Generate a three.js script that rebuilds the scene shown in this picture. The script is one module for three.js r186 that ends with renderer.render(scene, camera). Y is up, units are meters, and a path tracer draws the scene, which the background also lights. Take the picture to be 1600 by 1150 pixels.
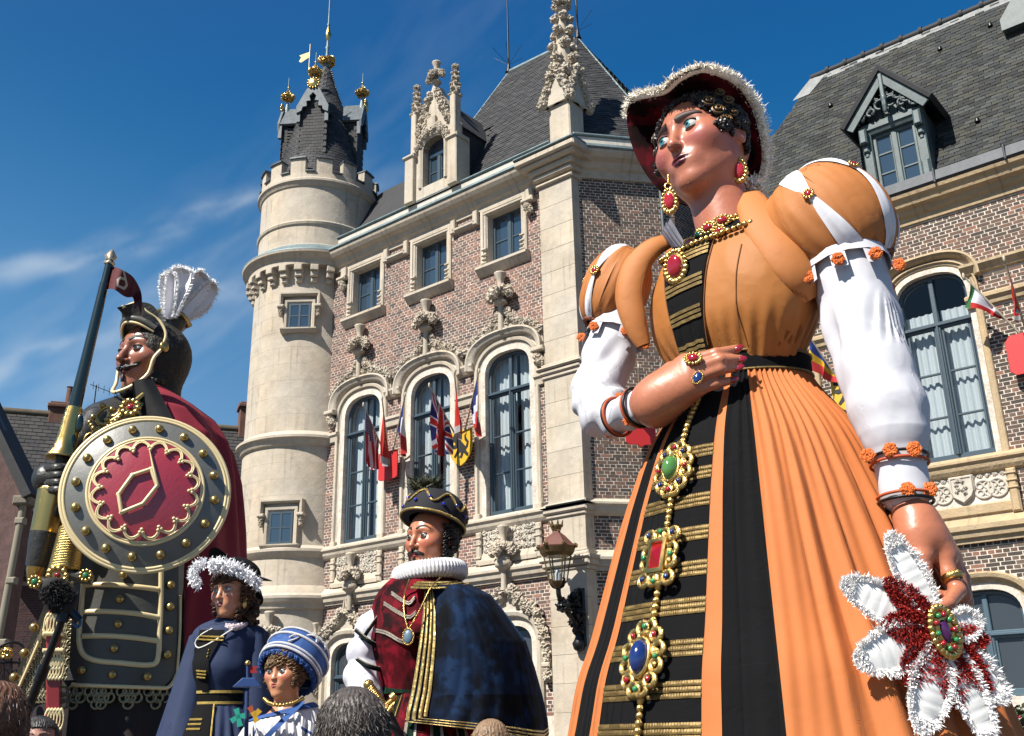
import * as THREE from 'three';
import { mergeGeometries, toCreasedNormals } from 'three/addons/utils/BufferGeometryUtils.js';
import { ImprovedNoise } from 'three/addons/math/ImprovedNoise.js';

// ---------------------------------------------------------------- camera, sky, sun, exposure
const W = 1600, H = 1150, FOC = 1595.7;
const DEG = Math.PI / 180;
const scene = new THREE.Scene();
const camera = new THREE.PerspectiveCamera(2 * Math.atan(H / 2 / FOC) * 180 / Math.PI, 1024 / 736, 0.1, 900);
camera.position.set(0, 1.7, 0);
const pit = 19.69 * Math.PI / 180, rol = -1.145 * Math.PI / 180;
const FWD = new THREE.Vector3(0, Math.sin(pit), -Math.cos(pit)), UP0 = new THREE.Vector3(0, Math.cos(pit), Math.sin(pit)), RT0 = new THREE.Vector3(1, 0, 0);
const RT = RT0.clone().multiplyScalar(Math.cos(rol)).addScaledVector(UP0, Math.sin(rol));
const UPV = UP0.clone().multiplyScalar(Math.cos(rol)).addScaledVector(RT0, -Math.sin(rol));
camera.quaternion.setFromRotationMatrix(new THREE.Matrix4().makeBasis(RT, UPV, FWD.clone().negate()));
camera.updateMatrixWorld(true);
const renderer = new THREE.WebGLRenderer({ antialias: true });
renderer.setSize(1024, 736);
renderer.toneMapping = THREE.LinearToneMapping;
renderer.toneMappingExposure = 1.88;
renderer.shadowMap.enabled = true;

const SUN = new THREE.Vector3(-0.50, 0.79, 0.46).normalize();
const sun = new THREE.DirectionalLight(new THREE.Color(1, 0.945, 0.86), 4.9);
sun.position.copy(SUN).multiplyScalar(60).add(new THREE.Vector3(0, 5, -15));
sun.target.position.set(0, 5, -15); sun.castShadow = true; sun.shadow.mapSize.set(4096, 4096);
Object.assign(sun.shadow.camera, { left: -32, right: 32, top: 32, bottom: -32, near: 1, far: 140 });
scene.add(sun, sun.target);

// ---------------------------------------------------------------- noise and textures
let SEED = 12345;
const rnd = () => { SEED = (SEED * 1664525 + 1013904223) >>> 0; return SEED / 4294967296; };
const rr = (a, b) => a + (b - a) * rnd();
const seed = s => { SEED = s >>> 0; rnd(); rnd(); };
const IN = new ImprovedNoise();
const nz = (x, y, z = 0) => IN.noise(x + 100.3, y + 70.7, z + 40.1);
const fbm = (x, y, z, o = 4) => { let s = 0, a = 0.5; for (let i = 0; i < o; i++) { s += a * nz(x, y, z); x *= 2.03; y *= 2.03; z *= 2.03; a *= 0.5; } return s; };
const sm = (a, b, x) => { const t = Math.min(1, Math.max(0, (x - a) / (b - a))); return t * t * (3 - 2 * t); };
const mix = (a, b, t) => a + (b - a) * t;
const clamp = (x, a, b) => Math.min(b, Math.max(a, x));
// noise that repeats after n cells
function tileNoise(n, sd) {
  const g = new Float32Array(n * n); let s = sd * 7919 + 17;
  for (let i = 0; i < g.length; i++) { s = (s * 1664525 + 1013904223) >>> 0; g[i] = s / 4294967296; }
  return (u, v) => {
    const x = u * n, y = v * n, x0 = Math.floor(x), y0 = Math.floor(y), fx = x - x0, fy = y - y0, ux = fx * fx * (3 - 2 * fx), uy = fy * fy * (3 - 2 * fy);
    const q = (i, j) => g[((j % n) + n) % n * n + ((i % n) + n) % n];
    return mix(mix(q(x0, y0), q(x0 + 1, y0), ux), mix(q(x0, y0 + 1), q(x0 + 1, y0 + 1), ux), uy);
  };
}
function tileFbm(base, oct, sd) {
  const l = []; for (let i = 0; i < oct; i++) l.push(tileNoise(base << i, sd + i));
  return (u, v) => { let s = 0, a = 0.5, t = 0; for (const f of l) { s += a * f(u, v); t += a; a *= 0.55; } return s / t; };
}
function tex(n, fn, srgb = false, rep = 1) {
  const d = new Uint8Array(n * n * 4);
  for (let j = 0; j < n; j++) for (let i = 0; i < n; i++) {
    const c = fn(i / n, j / n), k = (j * n + i) * 4;
    for (let q = 0; q < 3; q++) d[k + q] = clamp(Math.round(255 * (Array.isArray(c) ? c[q] : c)), 0, 255);
    d[k + 3] = 255;
  }
  const t = new THREE.DataTexture(d, n, n); t.wrapS = t.wrapT = THREE.RepeatWrapping; t.magFilter = THREE.LinearFilter; t.minFilter = THREE.LinearMipmapLinearFilter; t.generateMipmaps = true;
  if (srgb) t.colorSpace = THREE.SRGBColorSpace;
  t.repeat.set(rep, rep); t.needsUpdate = true; return t;
}
// sky: deep blue overhead, paler low down, thin cirrus to the left
{
  const w = 2048, h = 1024, d = new Float32Array(w * h * 4);
  // long thin cloud bands: through two directions (azimuth, elevation in degrees), width, strength
  const dv = (a, e) => new THREE.Vector3(Math.sin(a * DEG) * Math.cos(e * DEG), Math.sin(e * DEG), -Math.cos(a * DEG) * Math.cos(e * DEG));
  const BANDS = [[-29.5, 14.5, -14, 27, 0.06, 0.16, 1.3], [-29, 22.5, -23.5, 24.8, 0.011, 0.5, 7.7], [-29, 17.5, -24, 20, 0.012, 0.42, 4.1], [-31, 11, -17, 21, 0.03, 0.16, 9.2], [-6, 36, 6, 43, 0.05, 0.05, 5.5]].map(([a, e, a2, e2, wd, st, sd]) => { const p = dv(a, e), q = dv(a2, e2), n = p.clone().cross(q).normalize(), f = p.clone().add(q).normalize(), t = n.clone().cross(f); return [n.toArray(), t.toArray(), f.toArray(), wd, st, sd]; });
  for (let j = 0; j < h; j++) {
    const el = ((j + 0.5) / h - 0.5) * Math.PI, se = Math.sin(el), ce = Math.cos(el);
    for (let i = 0; i < w; i++) {
      const az = ((i + 0.5) / w - 0.5) * 2 * Math.PI, x = Math.cos(az) * ce, z = Math.sin(az) * ce, k = (j * w + i) * 4;
      let r, g, b;
      if (se >= -0.02) {
        const t = Math.pow(clamp(se, 0, 1), 0.62), mu = x * SUN.x + se * SUN.y + z * SUN.z;
        r = mix(0.36, 0.005, sm(0, 0.72, t)); g = mix(0.55, 0.094, sm(0, 0.82, t)); b = mix(0.8, 0.30, sm(0, 0.88, t));
        const gl = Math.pow(clamp((1 + mu) / 2, 0, 1), 6) * 0.35 + Math.pow(clamp(mu, 0, 1), 40) * 0.8;
        r += gl * 0.5; g += gl * 0.55; b += gl * 0.55;
        // the left of the view, low down, is hazier
        const s0 = Math.max(se, 0.03), px = x / s0, pz = z / s0;
        const lf = sm(-0.02, -0.6, x), band = sm(0.02, 0.2, se) * sm(0.62, 0.3, se);
        r += lf * band * 0.035; g += lf * band * 0.07; b += lf * band * 0.10;
        let c = 0;
        for (const [n, a, f, wd, st, sd] of BANDS) {
          const dn = x * n[0] + se * n[1] + z * n[2], al = Math.atan2(x * a[0] + se * a[1] + z * a[2], x * f[0] + se * f[1] + z * f[2]);
          const wob = 0.02 * nz(al * 9, sd) + 0.008 * nz(al * 30, sd), q = (dn + wob) / wd;
          if (Math.abs(q) > 3) continue;
          const s = fbm(al * 7 + sd, dn * 34 + al * 5 + 0.8 * nz(al * 14, dn * 50, 2), sd, 5), e = fbm(al * 24 + dn * 40, dn * 120, sd + 4, 5);
          c += Math.exp(-q * q) * st * sm(-0.32, 0.42, s + 0.35 * e) * sm(0.5, 0.0, Math.abs(al));
        }
        c = clamp(c, 0, 1);
        r = mix(r, 0.70, c); g = mix(g, 0.78, c); b = mix(b, 0.86, c);
      } else { r = 0.16; g = 0.15; b = 0.14; }
      d[k] = (r + 0.004) * 0.54; d[k + 1] = (g + 0.003) * 0.54; d[k + 2] = b * 0.535; d[k + 3] = 1;
    }
  }
  const t = new THREE.DataTexture(d, w, h, THREE.RGBAFormat, THREE.FloatType);
  t.mapping = THREE.EquirectangularReflectionMapping; t.magFilter = THREE.LinearFilter; t.minFilter = THREE.LinearFilter; t.needsUpdate = true;
  scene.background = t; scene.environment = t;
}

// ---------------------------------------------------------------- geometry helpers
const V = (x, y, z) => new THREE.Vector3(x, y, z);
// direction of a photograph pixel, and the point on it at a horizontal distance
function dirOf(px, py) { return RT.clone().multiplyScalar(px - W / 2).addScaledVector(UPV, -(py - H / 2)).addScaledVector(FWD, FOC).normalize(); }
function at(px, py, D) { const d = dirOf(px, py), s = D / Math.hypot(d.x, d.z); return d.multiplyScalar(s).add(camera.position); }
function pixel(p) { const d = p.clone().sub(camera.position), z = d.dot(FWD); return [W / 2 + FOC * d.dot(RT) / z, H / 2 - FOC * d.dot(UPV) / z, z]; }

function clean(g) {
  if (g.index) g = g.toNonIndexed();
  if (!g.attributes.normal) g.computeVertexNormals();
  for (const k of Object.keys(g.attributes)) if (!['position', 'normal', 'uv', 'color'].includes(k)) g.deleteAttribute(k);
  g.morphAttributes = {}; g.groups = [];
  return g;
}
function boxUV(g, s = 1) { // metres, by the main direction of each face
  const p = g.attributes.position, n = g.attributes.normal, uv = new Float32Array(p.count * 2);
  for (let i = 0; i < p.count; i++) {
    const a = Math.abs(n.getX(i)), b = Math.abs(n.getY(i)), c = Math.abs(n.getZ(i));
    let u, v; if (b > a && b > c) { u = p.getX(i); v = p.getZ(i); } else if (a > c) { u = p.getZ(i); v = p.getY(i); } else { u = p.getX(i); v = p.getY(i); }
    uv[2 * i] = u * s; uv[2 * i + 1] = v * s;
  }
  g.setAttribute('uv', new THREE.BufferAttribute(uv, 2)); return g;
}
function merge(gs, uv = true) {
  gs = gs.flat(Infinity).filter(Boolean).map(g => { g = clean(g); if (uv || !g.attributes.uv) boxUV(g); return g; });
  const col = gs.some(g => g.attributes.color);
  if (col) for (const g of gs) if (!g.attributes.color) g.setAttribute('color', new THREE.BufferAttribute(new Float32Array(g.attributes.position.count * 3).fill(1), 3));
  return gs.length === 1 ? gs[0] : mergeGeometries(gs, false);
}
const names = {};
function numbered(n) { names[n] = (names[n] ?? -1) + 1; return names[n] ? n + '_' + String(names[n]).padStart(3, '0') : n; }
function shade(m) { m.castShadow = m.receiveShadow = true; return m; }
function part(parent, name, gs, mat, o = {}) {
  const g = Array.isArray(gs) ? merge(gs, o.uv ?? true) : gs;
  const m = shade(new THREE.Mesh(g, mat)); m.name = name; parent.add(m);
  if (o.label) m.userData.label = o.label;
  if (o.kind) m.userData.kind = o.kind;
  return m;
}
function tag(o, label, category, group) { o.userData.label = label; o.userData.category = category; if (group) o.userData.group = group; return o; }
function thing(name, label, category, p = [0, 0, 0], turn = 0, group) {
  const o = new THREE.Group(); o.name = numbered(name); scene.add(o);
  o.position.set(...(p.isVector3 ? [p.x, p.y, p.z] : p)); o.rotation.y = turn; return tag(o, label, category, group);
}
function single(name, gs, mat, label, category, group) { const m = part(scene, numbered(name), gs, mat); return tag(m, label, category, group); }
function structure(name, gs, mat) { const m = part(scene, numbered(name), gs, mat); m.userData.kind = 'structure'; return m; }

function box(x0, x1, y0, y1, z0, z1) { const g = new THREE.BoxGeometry(x1 - x0, y1 - y0, z1 - z0); g.translate((x0 + x1) / 2, (y0 + y1) / 2, (z0 + z1) / 2); return g; }
// box with chamfered front edges
function slab(x0, x1, y0, y1, z0, z1, c = 0.012) {
  const s = new THREE.Shape([[x0 + c, y0 + c], [x1 - c, y0 + c], [x1 - c, y1 - c], [x0 + c, y1 - c]].map(q => new THREE.Vector2(...q)));
  const g = new THREE.ExtrudeGeometry(s, { depth: z1 - z0 - 2 * c, bevelEnabled: true, bevelThickness: c, bevelSize: c, bevelSegments: 1, curveSegments: 1 });
  g.translate(0, 0, z0 + c); return g;
}
function shapeOf(pts, holes = []) {
  const s = new THREE.Shape(pts.map(q => new THREE.Vector2(q[0], q[1])));
  for (const h of holes) s.holes.push(new THREE.Path(h.map(q => new THREE.Vector2(q[0], q[1]))));
  return s;
}
function extr(pts, z0, z1, holes = [], bevel = 0, seg = 1) {
  const g = new THREE.ExtrudeGeometry(shapeOf(pts, holes), { depth: z1 - z0 - 2 * bevel, bevelEnabled: bevel > 0, bevelThickness: bevel, bevelSize: bevel, bevelOffset: -bevel, bevelSegments: seg, curveSegments: 1 });
  g.translate(0, 0, z0 + bevel); return g;
}
// moulding: profile [y, z] drawn from the bottom outwards and up, along x
function mould(prof, x0, x1) {
  const n = prof.length, P = [], cx = (a, x) => [x, a[0], a[1]];
  for (let i = 0; i < n; i++) { const a = prof[i], b = prof[(i + 1) % n]; P.push(...cx(a, x0), ...cx(a, x1), ...cx(b, x1), ...cx(a, x0), ...cx(b, x1), ...cx(b, x0)); }
  const tri = THREE.ShapeUtils.triangulateShape(prof.map(q => new THREE.Vector2(q[1], q[0])), []);
  for (const [a, b, c] of tri) { P.push(...cx(prof[a], x0), ...cx(prof[b], x0), ...cx(prof[c], x0), ...cx(prof[c], x1), ...cx(prof[b], x1), ...cx(prof[a], x1)); }
  const g = new THREE.BufferGeometry(); g.setAttribute('position', new THREE.Float32BufferAttribute(P, 3));
  g.computeVertexNormals(); return g;
}
// profile [offset outwards, z] swept along an open or closed path of [x, y], mitred
function sweep(path, prof, closed = false, crease = 0.7) {
  path = path.filter((q, i) => !i || Math.hypot(q[0] - path[i - 1][0], q[1] - path[i - 1][1]) > 1e-6);
  const n = path.length, N = [];
  for (let i = 0; i < n; i++) {
    const a = path[closed ? (i + n - 1) % n : Math.max(0, i - 1)], b = path[i], c = path[closed ? (i + 1) % n : Math.min(n - 1, i + 1)];
    let d1 = [b[0] - a[0], b[1] - a[1]], d2 = [c[0] - b[0], c[1] - b[1]];
    const l1 = Math.hypot(...d1), l2 = Math.hypot(...d2); if (l1 < 1e-9) d1 = d2; if (l2 < 1e-9) d2 = d1;
    const u1 = d1.map(q => q / Math.hypot(...d1)), u2 = d2.map(q => q / Math.hypot(...d2));
    let m = [-(u1[1] + u2[1]), u1[0] + u2[0]]; const l = Math.hypot(...m) || 1; m = m.map(q => q / l);
    const cs = Math.max(0.4, m[0] * -u1[1] + m[1] * u1[0]); N.push([m[0] / cs, m[1] / cs]);
  }
  const P = [], pt = (i, q) => [path[i][0] + N[i][0] * q[0], path[i][1] + N[i][1] * q[0], q[1]], e = closed ? n : n - 1;
  for (let i = 0; i < e; i++) for (let k = 0; k < prof.length - 1; k++) {
    const j = (i + 1) % n, a = pt(i, prof[k]), b = pt(j, prof[k]), c = pt(j, prof[k + 1]), d = pt(i, prof[k + 1]);
    P.push(...a, ...b, ...c, ...a, ...c, ...d);
  }
  if (!closed) for (const [i, f] of [[0, 1], [n - 1, -1]]) {
    const tri = THREE.ShapeUtils.triangulateShape(prof.map(q => new THREE.Vector2(q[0], q[1])), []);
    for (const t of tri) { const [a, b, c] = f > 0 ? t : [t[2], t[1], t[0]]; P.push(...pt(i, prof[a]), ...pt(i, prof[b]), ...pt(i, prof[c])); }
  }
  const g = new THREE.BufferGeometry(); g.setAttribute('position', new THREE.Float32BufferAttribute(P, 3));
  g.computeVertexNormals(); return toCreasedNormals(g, crease);
}
// upper half outline of a flattened arch, left to right, standing on jambs from y0
function archPts(cx, y0, a, spring, top, n = 18, pw = 2.6) {
  const p = [[cx - a, y0]];
  for (let i = 0; i <= n; i++) { const t = Math.PI * (1 - i / n), c = Math.cos(t), s = Math.sin(t); p.push([cx + a * Math.sign(c) * Math.pow(Math.abs(c), 2 / pw), spring + (top - spring) * Math.pow(Math.max(0, s), 2 / pw)]); }
  p.push([cx + a, y0]); return p;
}
const tubeOf = (pts, r, rs = 6, closed = false, n) => { const c = new THREE.CatmullRomCurve3(pts.map(q => q.isVector3 ? q : V(...q)), closed, 'centripetal'); return new THREE.TubeGeometry(c, n ?? Math.max(3, pts.length * 3), r, rs, closed); };
function rod(a, b, r0, r1 = r0, n = 8) {
  a = a.isVector3 ? a : V(...a); b = b.isVector3 ? b : V(...b); const g = new THREE.CylinderGeometry(r1, r0, a.distanceTo(b), n);
  g.applyQuaternion(new THREE.Quaternion().setFromUnitVectors(V(0, 1, 0), b.clone().sub(a).normalize())); const m = a.clone().add(b).multiplyScalar(0.5); g.translate(m.x, m.y, m.z); return g;
}
const lathe = (pts, n = 16, a0 = 0, al = Math.PI * 2) => new THREE.LatheGeometry(pts.map(q => new THREE.Vector2(Math.max(1e-4, q[0]), q[1])), n, a0, al);
const ball = (x, y, z, r, sx = 1, sy = 1, sz = 1, d = 12) => { const g = new THREE.SphereGeometry(r, d, Math.max(6, d * 0.7 | 0)); g.scale(sx, sy, sz); g.translate(x, y, z); return g; };
const mv = (g, x, y, z) => { g.translate(x, y, z); return g; };
// a lobed carved leaf or crocket
function leafLump(r, sd, flat = 1) {
  const g = new THREE.IcosahedronGeometry(1, 4), p = g.attributes.position;
  for (let i = 0; i < p.count; i++) {
    const x = p.getX(i), y = p.getY(i), z = p.getZ(i);
    let k = 1.06 + 0.38 * nz(x * 1.9 + sd, y * 1.9, z * 1.9) - 0.5 * Math.pow(1 - Math.min(1, Math.abs(nz(x * 2.6, y * 2.6 + sd, z * 2.6)) * 3.2), 2.5) + 0.14 * nz(x * 6 + sd, y * 6, z * 6);
    p.setXYZ(i, x * k * r, y * k * r, z * k * r * flat);
  }
  g.computeVertexNormals(); return g;
}
// surface from a signed distance: surface nets over a narrow band
function sdf(f, lo, hi, cell, col) {
  const nx = Math.ceil((hi[0] - lo[0]) / cell) + 1, ny = Math.ceil((hi[1] - lo[1]) / cell) + 1, nzc = Math.ceil((hi[2] - lo[2]) / cell) + 1, B = 6;
  const F = new Float32Array(nx * ny * nzc).fill(1e3), id = (i, j, k) => (k * ny + j) * nx + i;
  for (let K = 0; K < nzc; K += B) for (let J = 0; J < ny; J += B) for (let I = 0; I < nx; I += B) {
    const c = f(lo[0] + (I + B / 2) * cell, lo[1] + (J + B / 2) * cell, lo[2] + (K + B / 2) * cell);
    const far = Math.abs(c) > cell * B * 1.5;
    for (let k = K; k < Math.min(K + B, nzc); k++) for (let j = J; j < Math.min(J + B, ny); j++) for (let i = I; i < Math.min(I + B, nx); i++)
      F[id(i, j, k)] = far ? c : f(lo[0] + i * cell, lo[1] + j * cell, lo[2] + k * cell);
  }
  const vid = new Int32Array(nx * ny * nzc).fill(-1), P = [], T = [];
  for (let k = 0; k < nzc - 1; k++) for (let j = 0; j < ny - 1; j++) for (let i = 0; i < nx - 1; i++) {
    let m = 0, sx = 0, sy = 0, sz = 0, n = 0; const q = [];
    for (let c = 0; c < 8; c++) { const v = F[id(i + (c & 1), j + (c >> 1 & 1), k + (c >> 2))]; q.push(v); if (v < 0) m |= 1 << c; }
    if (m === 0 || m === 255) continue;
    for (let a = 0; a < 8; a++) for (const s of [1, 2, 4]) { const b = a | s; if (b === a || (a & s)) continue; if ((q[a] < 0) !== (q[b] < 0)) { const t = q[a] / (q[a] - q[b]); sx += (a & 1) + (s === 1 ? t : 0); sy += (a >> 1 & 1) + (s === 2 ? t : 0); sz += (a >> 2) + (s === 4 ? t : 0); n++; } }
    vid[id(i, j, k)] = P.length / 3; P.push(lo[0] + (i + sx / n) * cell, lo[1] + (j + sy / n) * cell, lo[2] + (k + sz / n) * cell);
  }
  const quad = (a, b, c, d, fl) => { if (a < 0 || b < 0 || c < 0 || d < 0) return; fl ? T.push(a, c, b, a, d, c) : T.push(a, b, c, a, c, d); };
  for (let k = 1; k < nzc - 1; k++) for (let j = 1; j < ny - 1; j++) for (let i = 1; i < nx - 1; i++) {
    const s = F[id(i, j, k)] < 0, v = (a, b, c) => vid[id(i - a, j - b, k - c)];
    if (s !== F[id(i + 1, j, k)] < 0) quad(v(0, 0, 0), v(0, 1, 0), v(0, 1, 1), v(0, 0, 1), !s);
    if (s !== F[id(i, j + 1, k)] < 0) quad(v(0, 0, 0), v(0, 0, 1), v(1, 0, 1), v(1, 0, 0), !s);
    if (s !== F[id(i, j, k + 1)] < 0) quad(v(0, 0, 0), v(1, 0, 0), v(1, 1, 0), v(0, 1, 0), !s);
  }
  const g = new THREE.BufferGeometry(); g.setAttribute('position', new THREE.Float32BufferAttribute(P, 3)); g.setIndex(T);
  const N = new Float32Array(P.length), e = cell * 0.6;
  for (let i = 0; i < P.length; i += 3) {
    const x = P[i], y = P[i + 1], z = P[i + 2]; const a = f(x + e, y, z) - f(x - e, y, z), b = f(x, y + e, z) - f(x, y - e, z), c = f(x, y, z + e) - f(x, y, z - e), l = Math.hypot(a, b, c) || 1;
    N[i] = a / l; N[i + 1] = b / l; N[i + 2] = c / l;
  }
  g.setAttribute('normal', new THREE.BufferAttribute(N, 3));
  if (col) { const C = new Float32Array(P.length); for (let i = 0; i < P.length; i += 3) { const c = col(P[i], P[i + 1], P[i + 2], N[i], N[i + 1], N[i + 2]); C[i] = c[0]; C[i + 1] = c[1]; C[i + 2] = c[2]; } g.setAttribute('color', new THREE.BufferAttribute(C, 3)); }
  return g;
}
const smin = (a, b, k) => { const h = Math.max(k - Math.abs(a - b), 0) / k; return Math.min(a, b) - h * h * k * 0.25; };
const smax = (a, b, k) => -smin(-a, -b, k);
const sdEll = (x, y, z, cx, cy, cz, a, b, c) => { x = (x - cx) / a; y = (y - cy) / b; z = (z - cz) / c; const k0 = Math.hypot(x, y, z), k1 = Math.hypot(x / a, y / b, z / c); return k1 < 1e-9 ? -Math.min(a, b, c) : k0 * (k0 - 1) / k1; };
function sdCap(x, y, z, A, B, ra, rb) { const bx = B[0] - A[0], by = B[1] - A[1], bz = B[2] - A[2], px = x - A[0], py = y - A[1], pz = z - A[2]; const h = clamp((px * bx + py * by + pz * bz) / (bx * bx + by * by + bz * bz), 0, 1); return Math.hypot(px - bx * h, py - by * h, pz - bz * h) - mix(ra, rb, h); }
// grid surface from f(u, v) -> Vector3 or [x, y, z], u and v in 0..1
function grid(f, nu, nv, o = {}) {
  const P = [], U = [], C = [], T = [];
  for (let j = 0; j <= nv; j++) for (let i = 0; i <= nu; i++) { const q = f(i / nu, j / nv); P.push(...(q.isVector3 ? [q.x, q.y, q.z] : q.slice(0, 3))); U.push(i / nu * (o.us ?? 1), j / nv * (o.vs ?? 1)); if (o.col) C.push(...o.col(i / nu, j / nv)); }
  for (let j = 0; j < nv; j++) for (let i = 0; i < nu; i++) { const a = j * (nu + 1) + i, b = a + 1, c = a + nu + 1, d = c + 1; o.flip ? T.push(a, c, b, b, c, d) : T.push(a, b, c, b, d, c); }
  const g = new THREE.BufferGeometry(); g.setAttribute('position', new THREE.Float32BufferAttribute(P, 3)); g.setAttribute('uv', new THREE.Float32BufferAttribute(U, 2));
  if (o.col) g.setAttribute('color', new THREE.Float32BufferAttribute(C, 3));
  g.setIndex(T); g.computeVertexNormals();
  if (o.wrap) { const n = g.attributes.normal; for (let j = 0; j <= nv; j++) { const a = j * (nu + 1), b = a + nu, v = V(n.getX(a) + n.getX(b), n.getY(a) + n.getY(b), n.getZ(a) + n.getZ(b)).normalize(); n.setXYZ(a, v.x, v.y, v.z); n.setXYZ(b, v.x, v.y, v.z); } }
  return g;
}

// ---------------------------------------------------------------- materials
const lin = (r, g, b) => new THREE.Color().setRGB(r, g, b);
const tcA = tileFbm(3, 3, 131), tcB = tileFbm(6, 3, 177), f1 = tileFbm(4, 6, 3), f2 = tileFbm(8, 5, 21), f3 = tileFbm(32, 3, 40), f4 = tileFbm(3, 5, 77);
function tileNoise2(nx, ny, sd) { const g = new Float32Array(nx * ny); let s = sd * 7919 + 17; for (let i = 0; i < g.length; i++) { s = (s * 1664525 + 1013904223) >>> 0; g[i] = s / 4294967296; } return (u, v) => { const x = u * nx, y = v * ny, x0 = Math.floor(x), y0 = Math.floor(y), fx = x - x0, fy = y - y0, q = (i, j) => g[((j % ny) + ny) % ny * nx + ((i % nx) + nx) % nx], ux = fx * fx * (3 - 2 * fx), uy = fy * fy * (3 - 2 * fy); return mix(mix(q(x0, y0), q(x0 + 1, y0), ux), mix(q(x0, y0 + 1), q(x0 + 1, y0 + 1), ux), uy); }; }
const st1 = tileNoise2(56, 3, 5), st2 = tileNoise2(20, 2, 9);
// soft creases of hung cloth
const T_crease = tex(512, (u, v) => { const w = 0.06 * (f1(u, v) - 0.5), r = x => 1 - Math.abs(2 * x - 1), c = tcA(u + w, v + w), d = tcB(u - w, v + w * 2); return 0.5 + 0.55 * (Math.pow(r(c), 3) - 0.35) + 0.3 * (Math.pow(r(d), 3) - 0.35) + 0.06 * (f3(u, v) - 0.5); });
const T_stone = tex(512, (u, v) => { const a = f1(u, v), b = f3(u, v), s = Math.pow(f2(u * 1, v * 1), 2); const k = 0.84 + 0.17 * (a - 0.5) + 0.08 * (b - 0.5) - 0.05 * sm(0.35, 0.6, s) - 0.10 * sm(0.62, 0.95, st1(u, v)) * sm(0.4, 0.7, st2(u, v)); const w = 0.05 * (f4(u, v) - 0.5); return [k + w, k, k - w * 1.4]; }, true, 0.37);
const T_grain = tex(512, (u, v) => 0.5 + 0.5 * (f3(u, v) - 0.5) + 0.5 * (f2(u, v) - 0.5));
const T_weave = tex(256, (u, v) => 0.5 + 0.25 * Math.sin(u * Math.PI * 2 * 32) * Math.sin(v * Math.PI * 2 * 32) + 0.5 * (f3(u, v) - 0.5), false, 7);
const T_velvet = tex(512, (u, v) => { const a = sm(0.4, 0.66, f1(u, v * 0.5 + 0.2)), b = sm(0.45, 0.7, f2(u, v)); const k = 0.22 + 0.5 * a + 0.45 * b; return k; }, true);
const T_dirt = tex(512, (u, v) => { const k = 0.84 + 0.36 * (f1(u, v) - 0.5) + 0.26 * (f3(u, v) - 0.5); return k; }, true);
const M = {};
const ALB = 0.70, alb = (c, o) => lin(...(o.transmission ? c : c.map(v => v * ALB)));
const std = (c, rough, o = {}) => new THREE.MeshStandardMaterial({ color: alb(c, o), roughness: rough, ...o });
const phy = (c, rough, o = {}) => new THREE.MeshPhysicalMaterial({ color: alb(c, o), roughness: rough, ...o });
M.stone = std([0.885, 0.77, 0.61], 0.9, { map: T_stone, bumpMap: T_grain, bumpScale: 0.006 });
M.stonePale = std([0.96, 0.875, 0.745], 0.9, { map: T_stone, bumpMap: T_grain, bumpScale: 0.006 });
M.mortar = std([1.1, 0.97, 0.82], 0.95, { map: T_dirt });
M.lead = std([0.30, 0.40, 0.42], 0.6, { map: T_dirt, metalness: 0.3 });
M.zinc = std([0.17, 0.20, 0.22], 0.55, { map: T_dirt, metalness: 0.4 });
M.paint = std([0.050, 0.083, 0.110], 0.45, { bumpMap: T_grain, bumpScale: 0.002 });
M.paintPale = std([0.13, 0.185, 0.19], 0.5, { map: T_dirt });
M.glass = phy([0.93, 0.97, 1], 0.02, { transmission: 1, thickness: 0, ior: 1.5 });
M.glassBlue = phy([0.05, 0.09, 0.14], 0.04, { transmission: 0.5, thickness: 0, ior: 2.0, specularIntensity: 1 });
M.glassDark = phy([0.10, 0.12, 0.14], 0.05, { transmission: 0.6, thickness: 0, ior: 1.5 });
M.curtain = std([0.56, 0.60, 0.60], 0.95, { bumpMap: T_weave, bumpScale: 0.002 });
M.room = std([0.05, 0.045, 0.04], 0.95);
M.black = std([0.012, 0.012, 0.014], 0.4, { metalness: 0.3 });
M.gold = std([0.83, 0.56, 0.19], 0.28, { metalness: 1, bumpMap: T_grain, bumpScale: 0.002 });
M.goldSoft = std([0.78, 0.60, 0.30], 0.42, { metalness: 0.85 });
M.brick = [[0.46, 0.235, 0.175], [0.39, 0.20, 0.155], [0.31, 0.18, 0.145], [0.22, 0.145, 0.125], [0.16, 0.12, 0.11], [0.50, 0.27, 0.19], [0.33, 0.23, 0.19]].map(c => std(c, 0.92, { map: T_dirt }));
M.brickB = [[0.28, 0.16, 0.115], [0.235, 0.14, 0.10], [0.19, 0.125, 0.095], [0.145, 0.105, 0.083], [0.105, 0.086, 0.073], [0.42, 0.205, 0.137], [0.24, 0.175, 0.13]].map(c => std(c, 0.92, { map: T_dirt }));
M.slate = [[0.046, 0.048, 0.053], [0.034, 0.035, 0.04], [0.06, 0.06, 0.062], [0.025, 0.026, 0.03]].map(c => std(c, 0.75, { map: T_dirt }));
M.slateB = [[0.05, 0.057, 0.055], [0.034, 0.039, 0.038], [0.078, 0.085, 0.079], [0.02, 0.023, 0.022], [0.066, 0.067, 0.052], [0.042, 0.049, 0.05]].map(c => std(c, 0.85, { map: T_dirt }));

// ---------------------------------------------------------------- the square
structure('ground', [mv(new THREE.CylinderGeometry(400, 400, 0.2, 48), 0, -0.1, 0)], std([0.16, 0.15, 0.14], 0.9, { map: T_dirt }));

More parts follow.
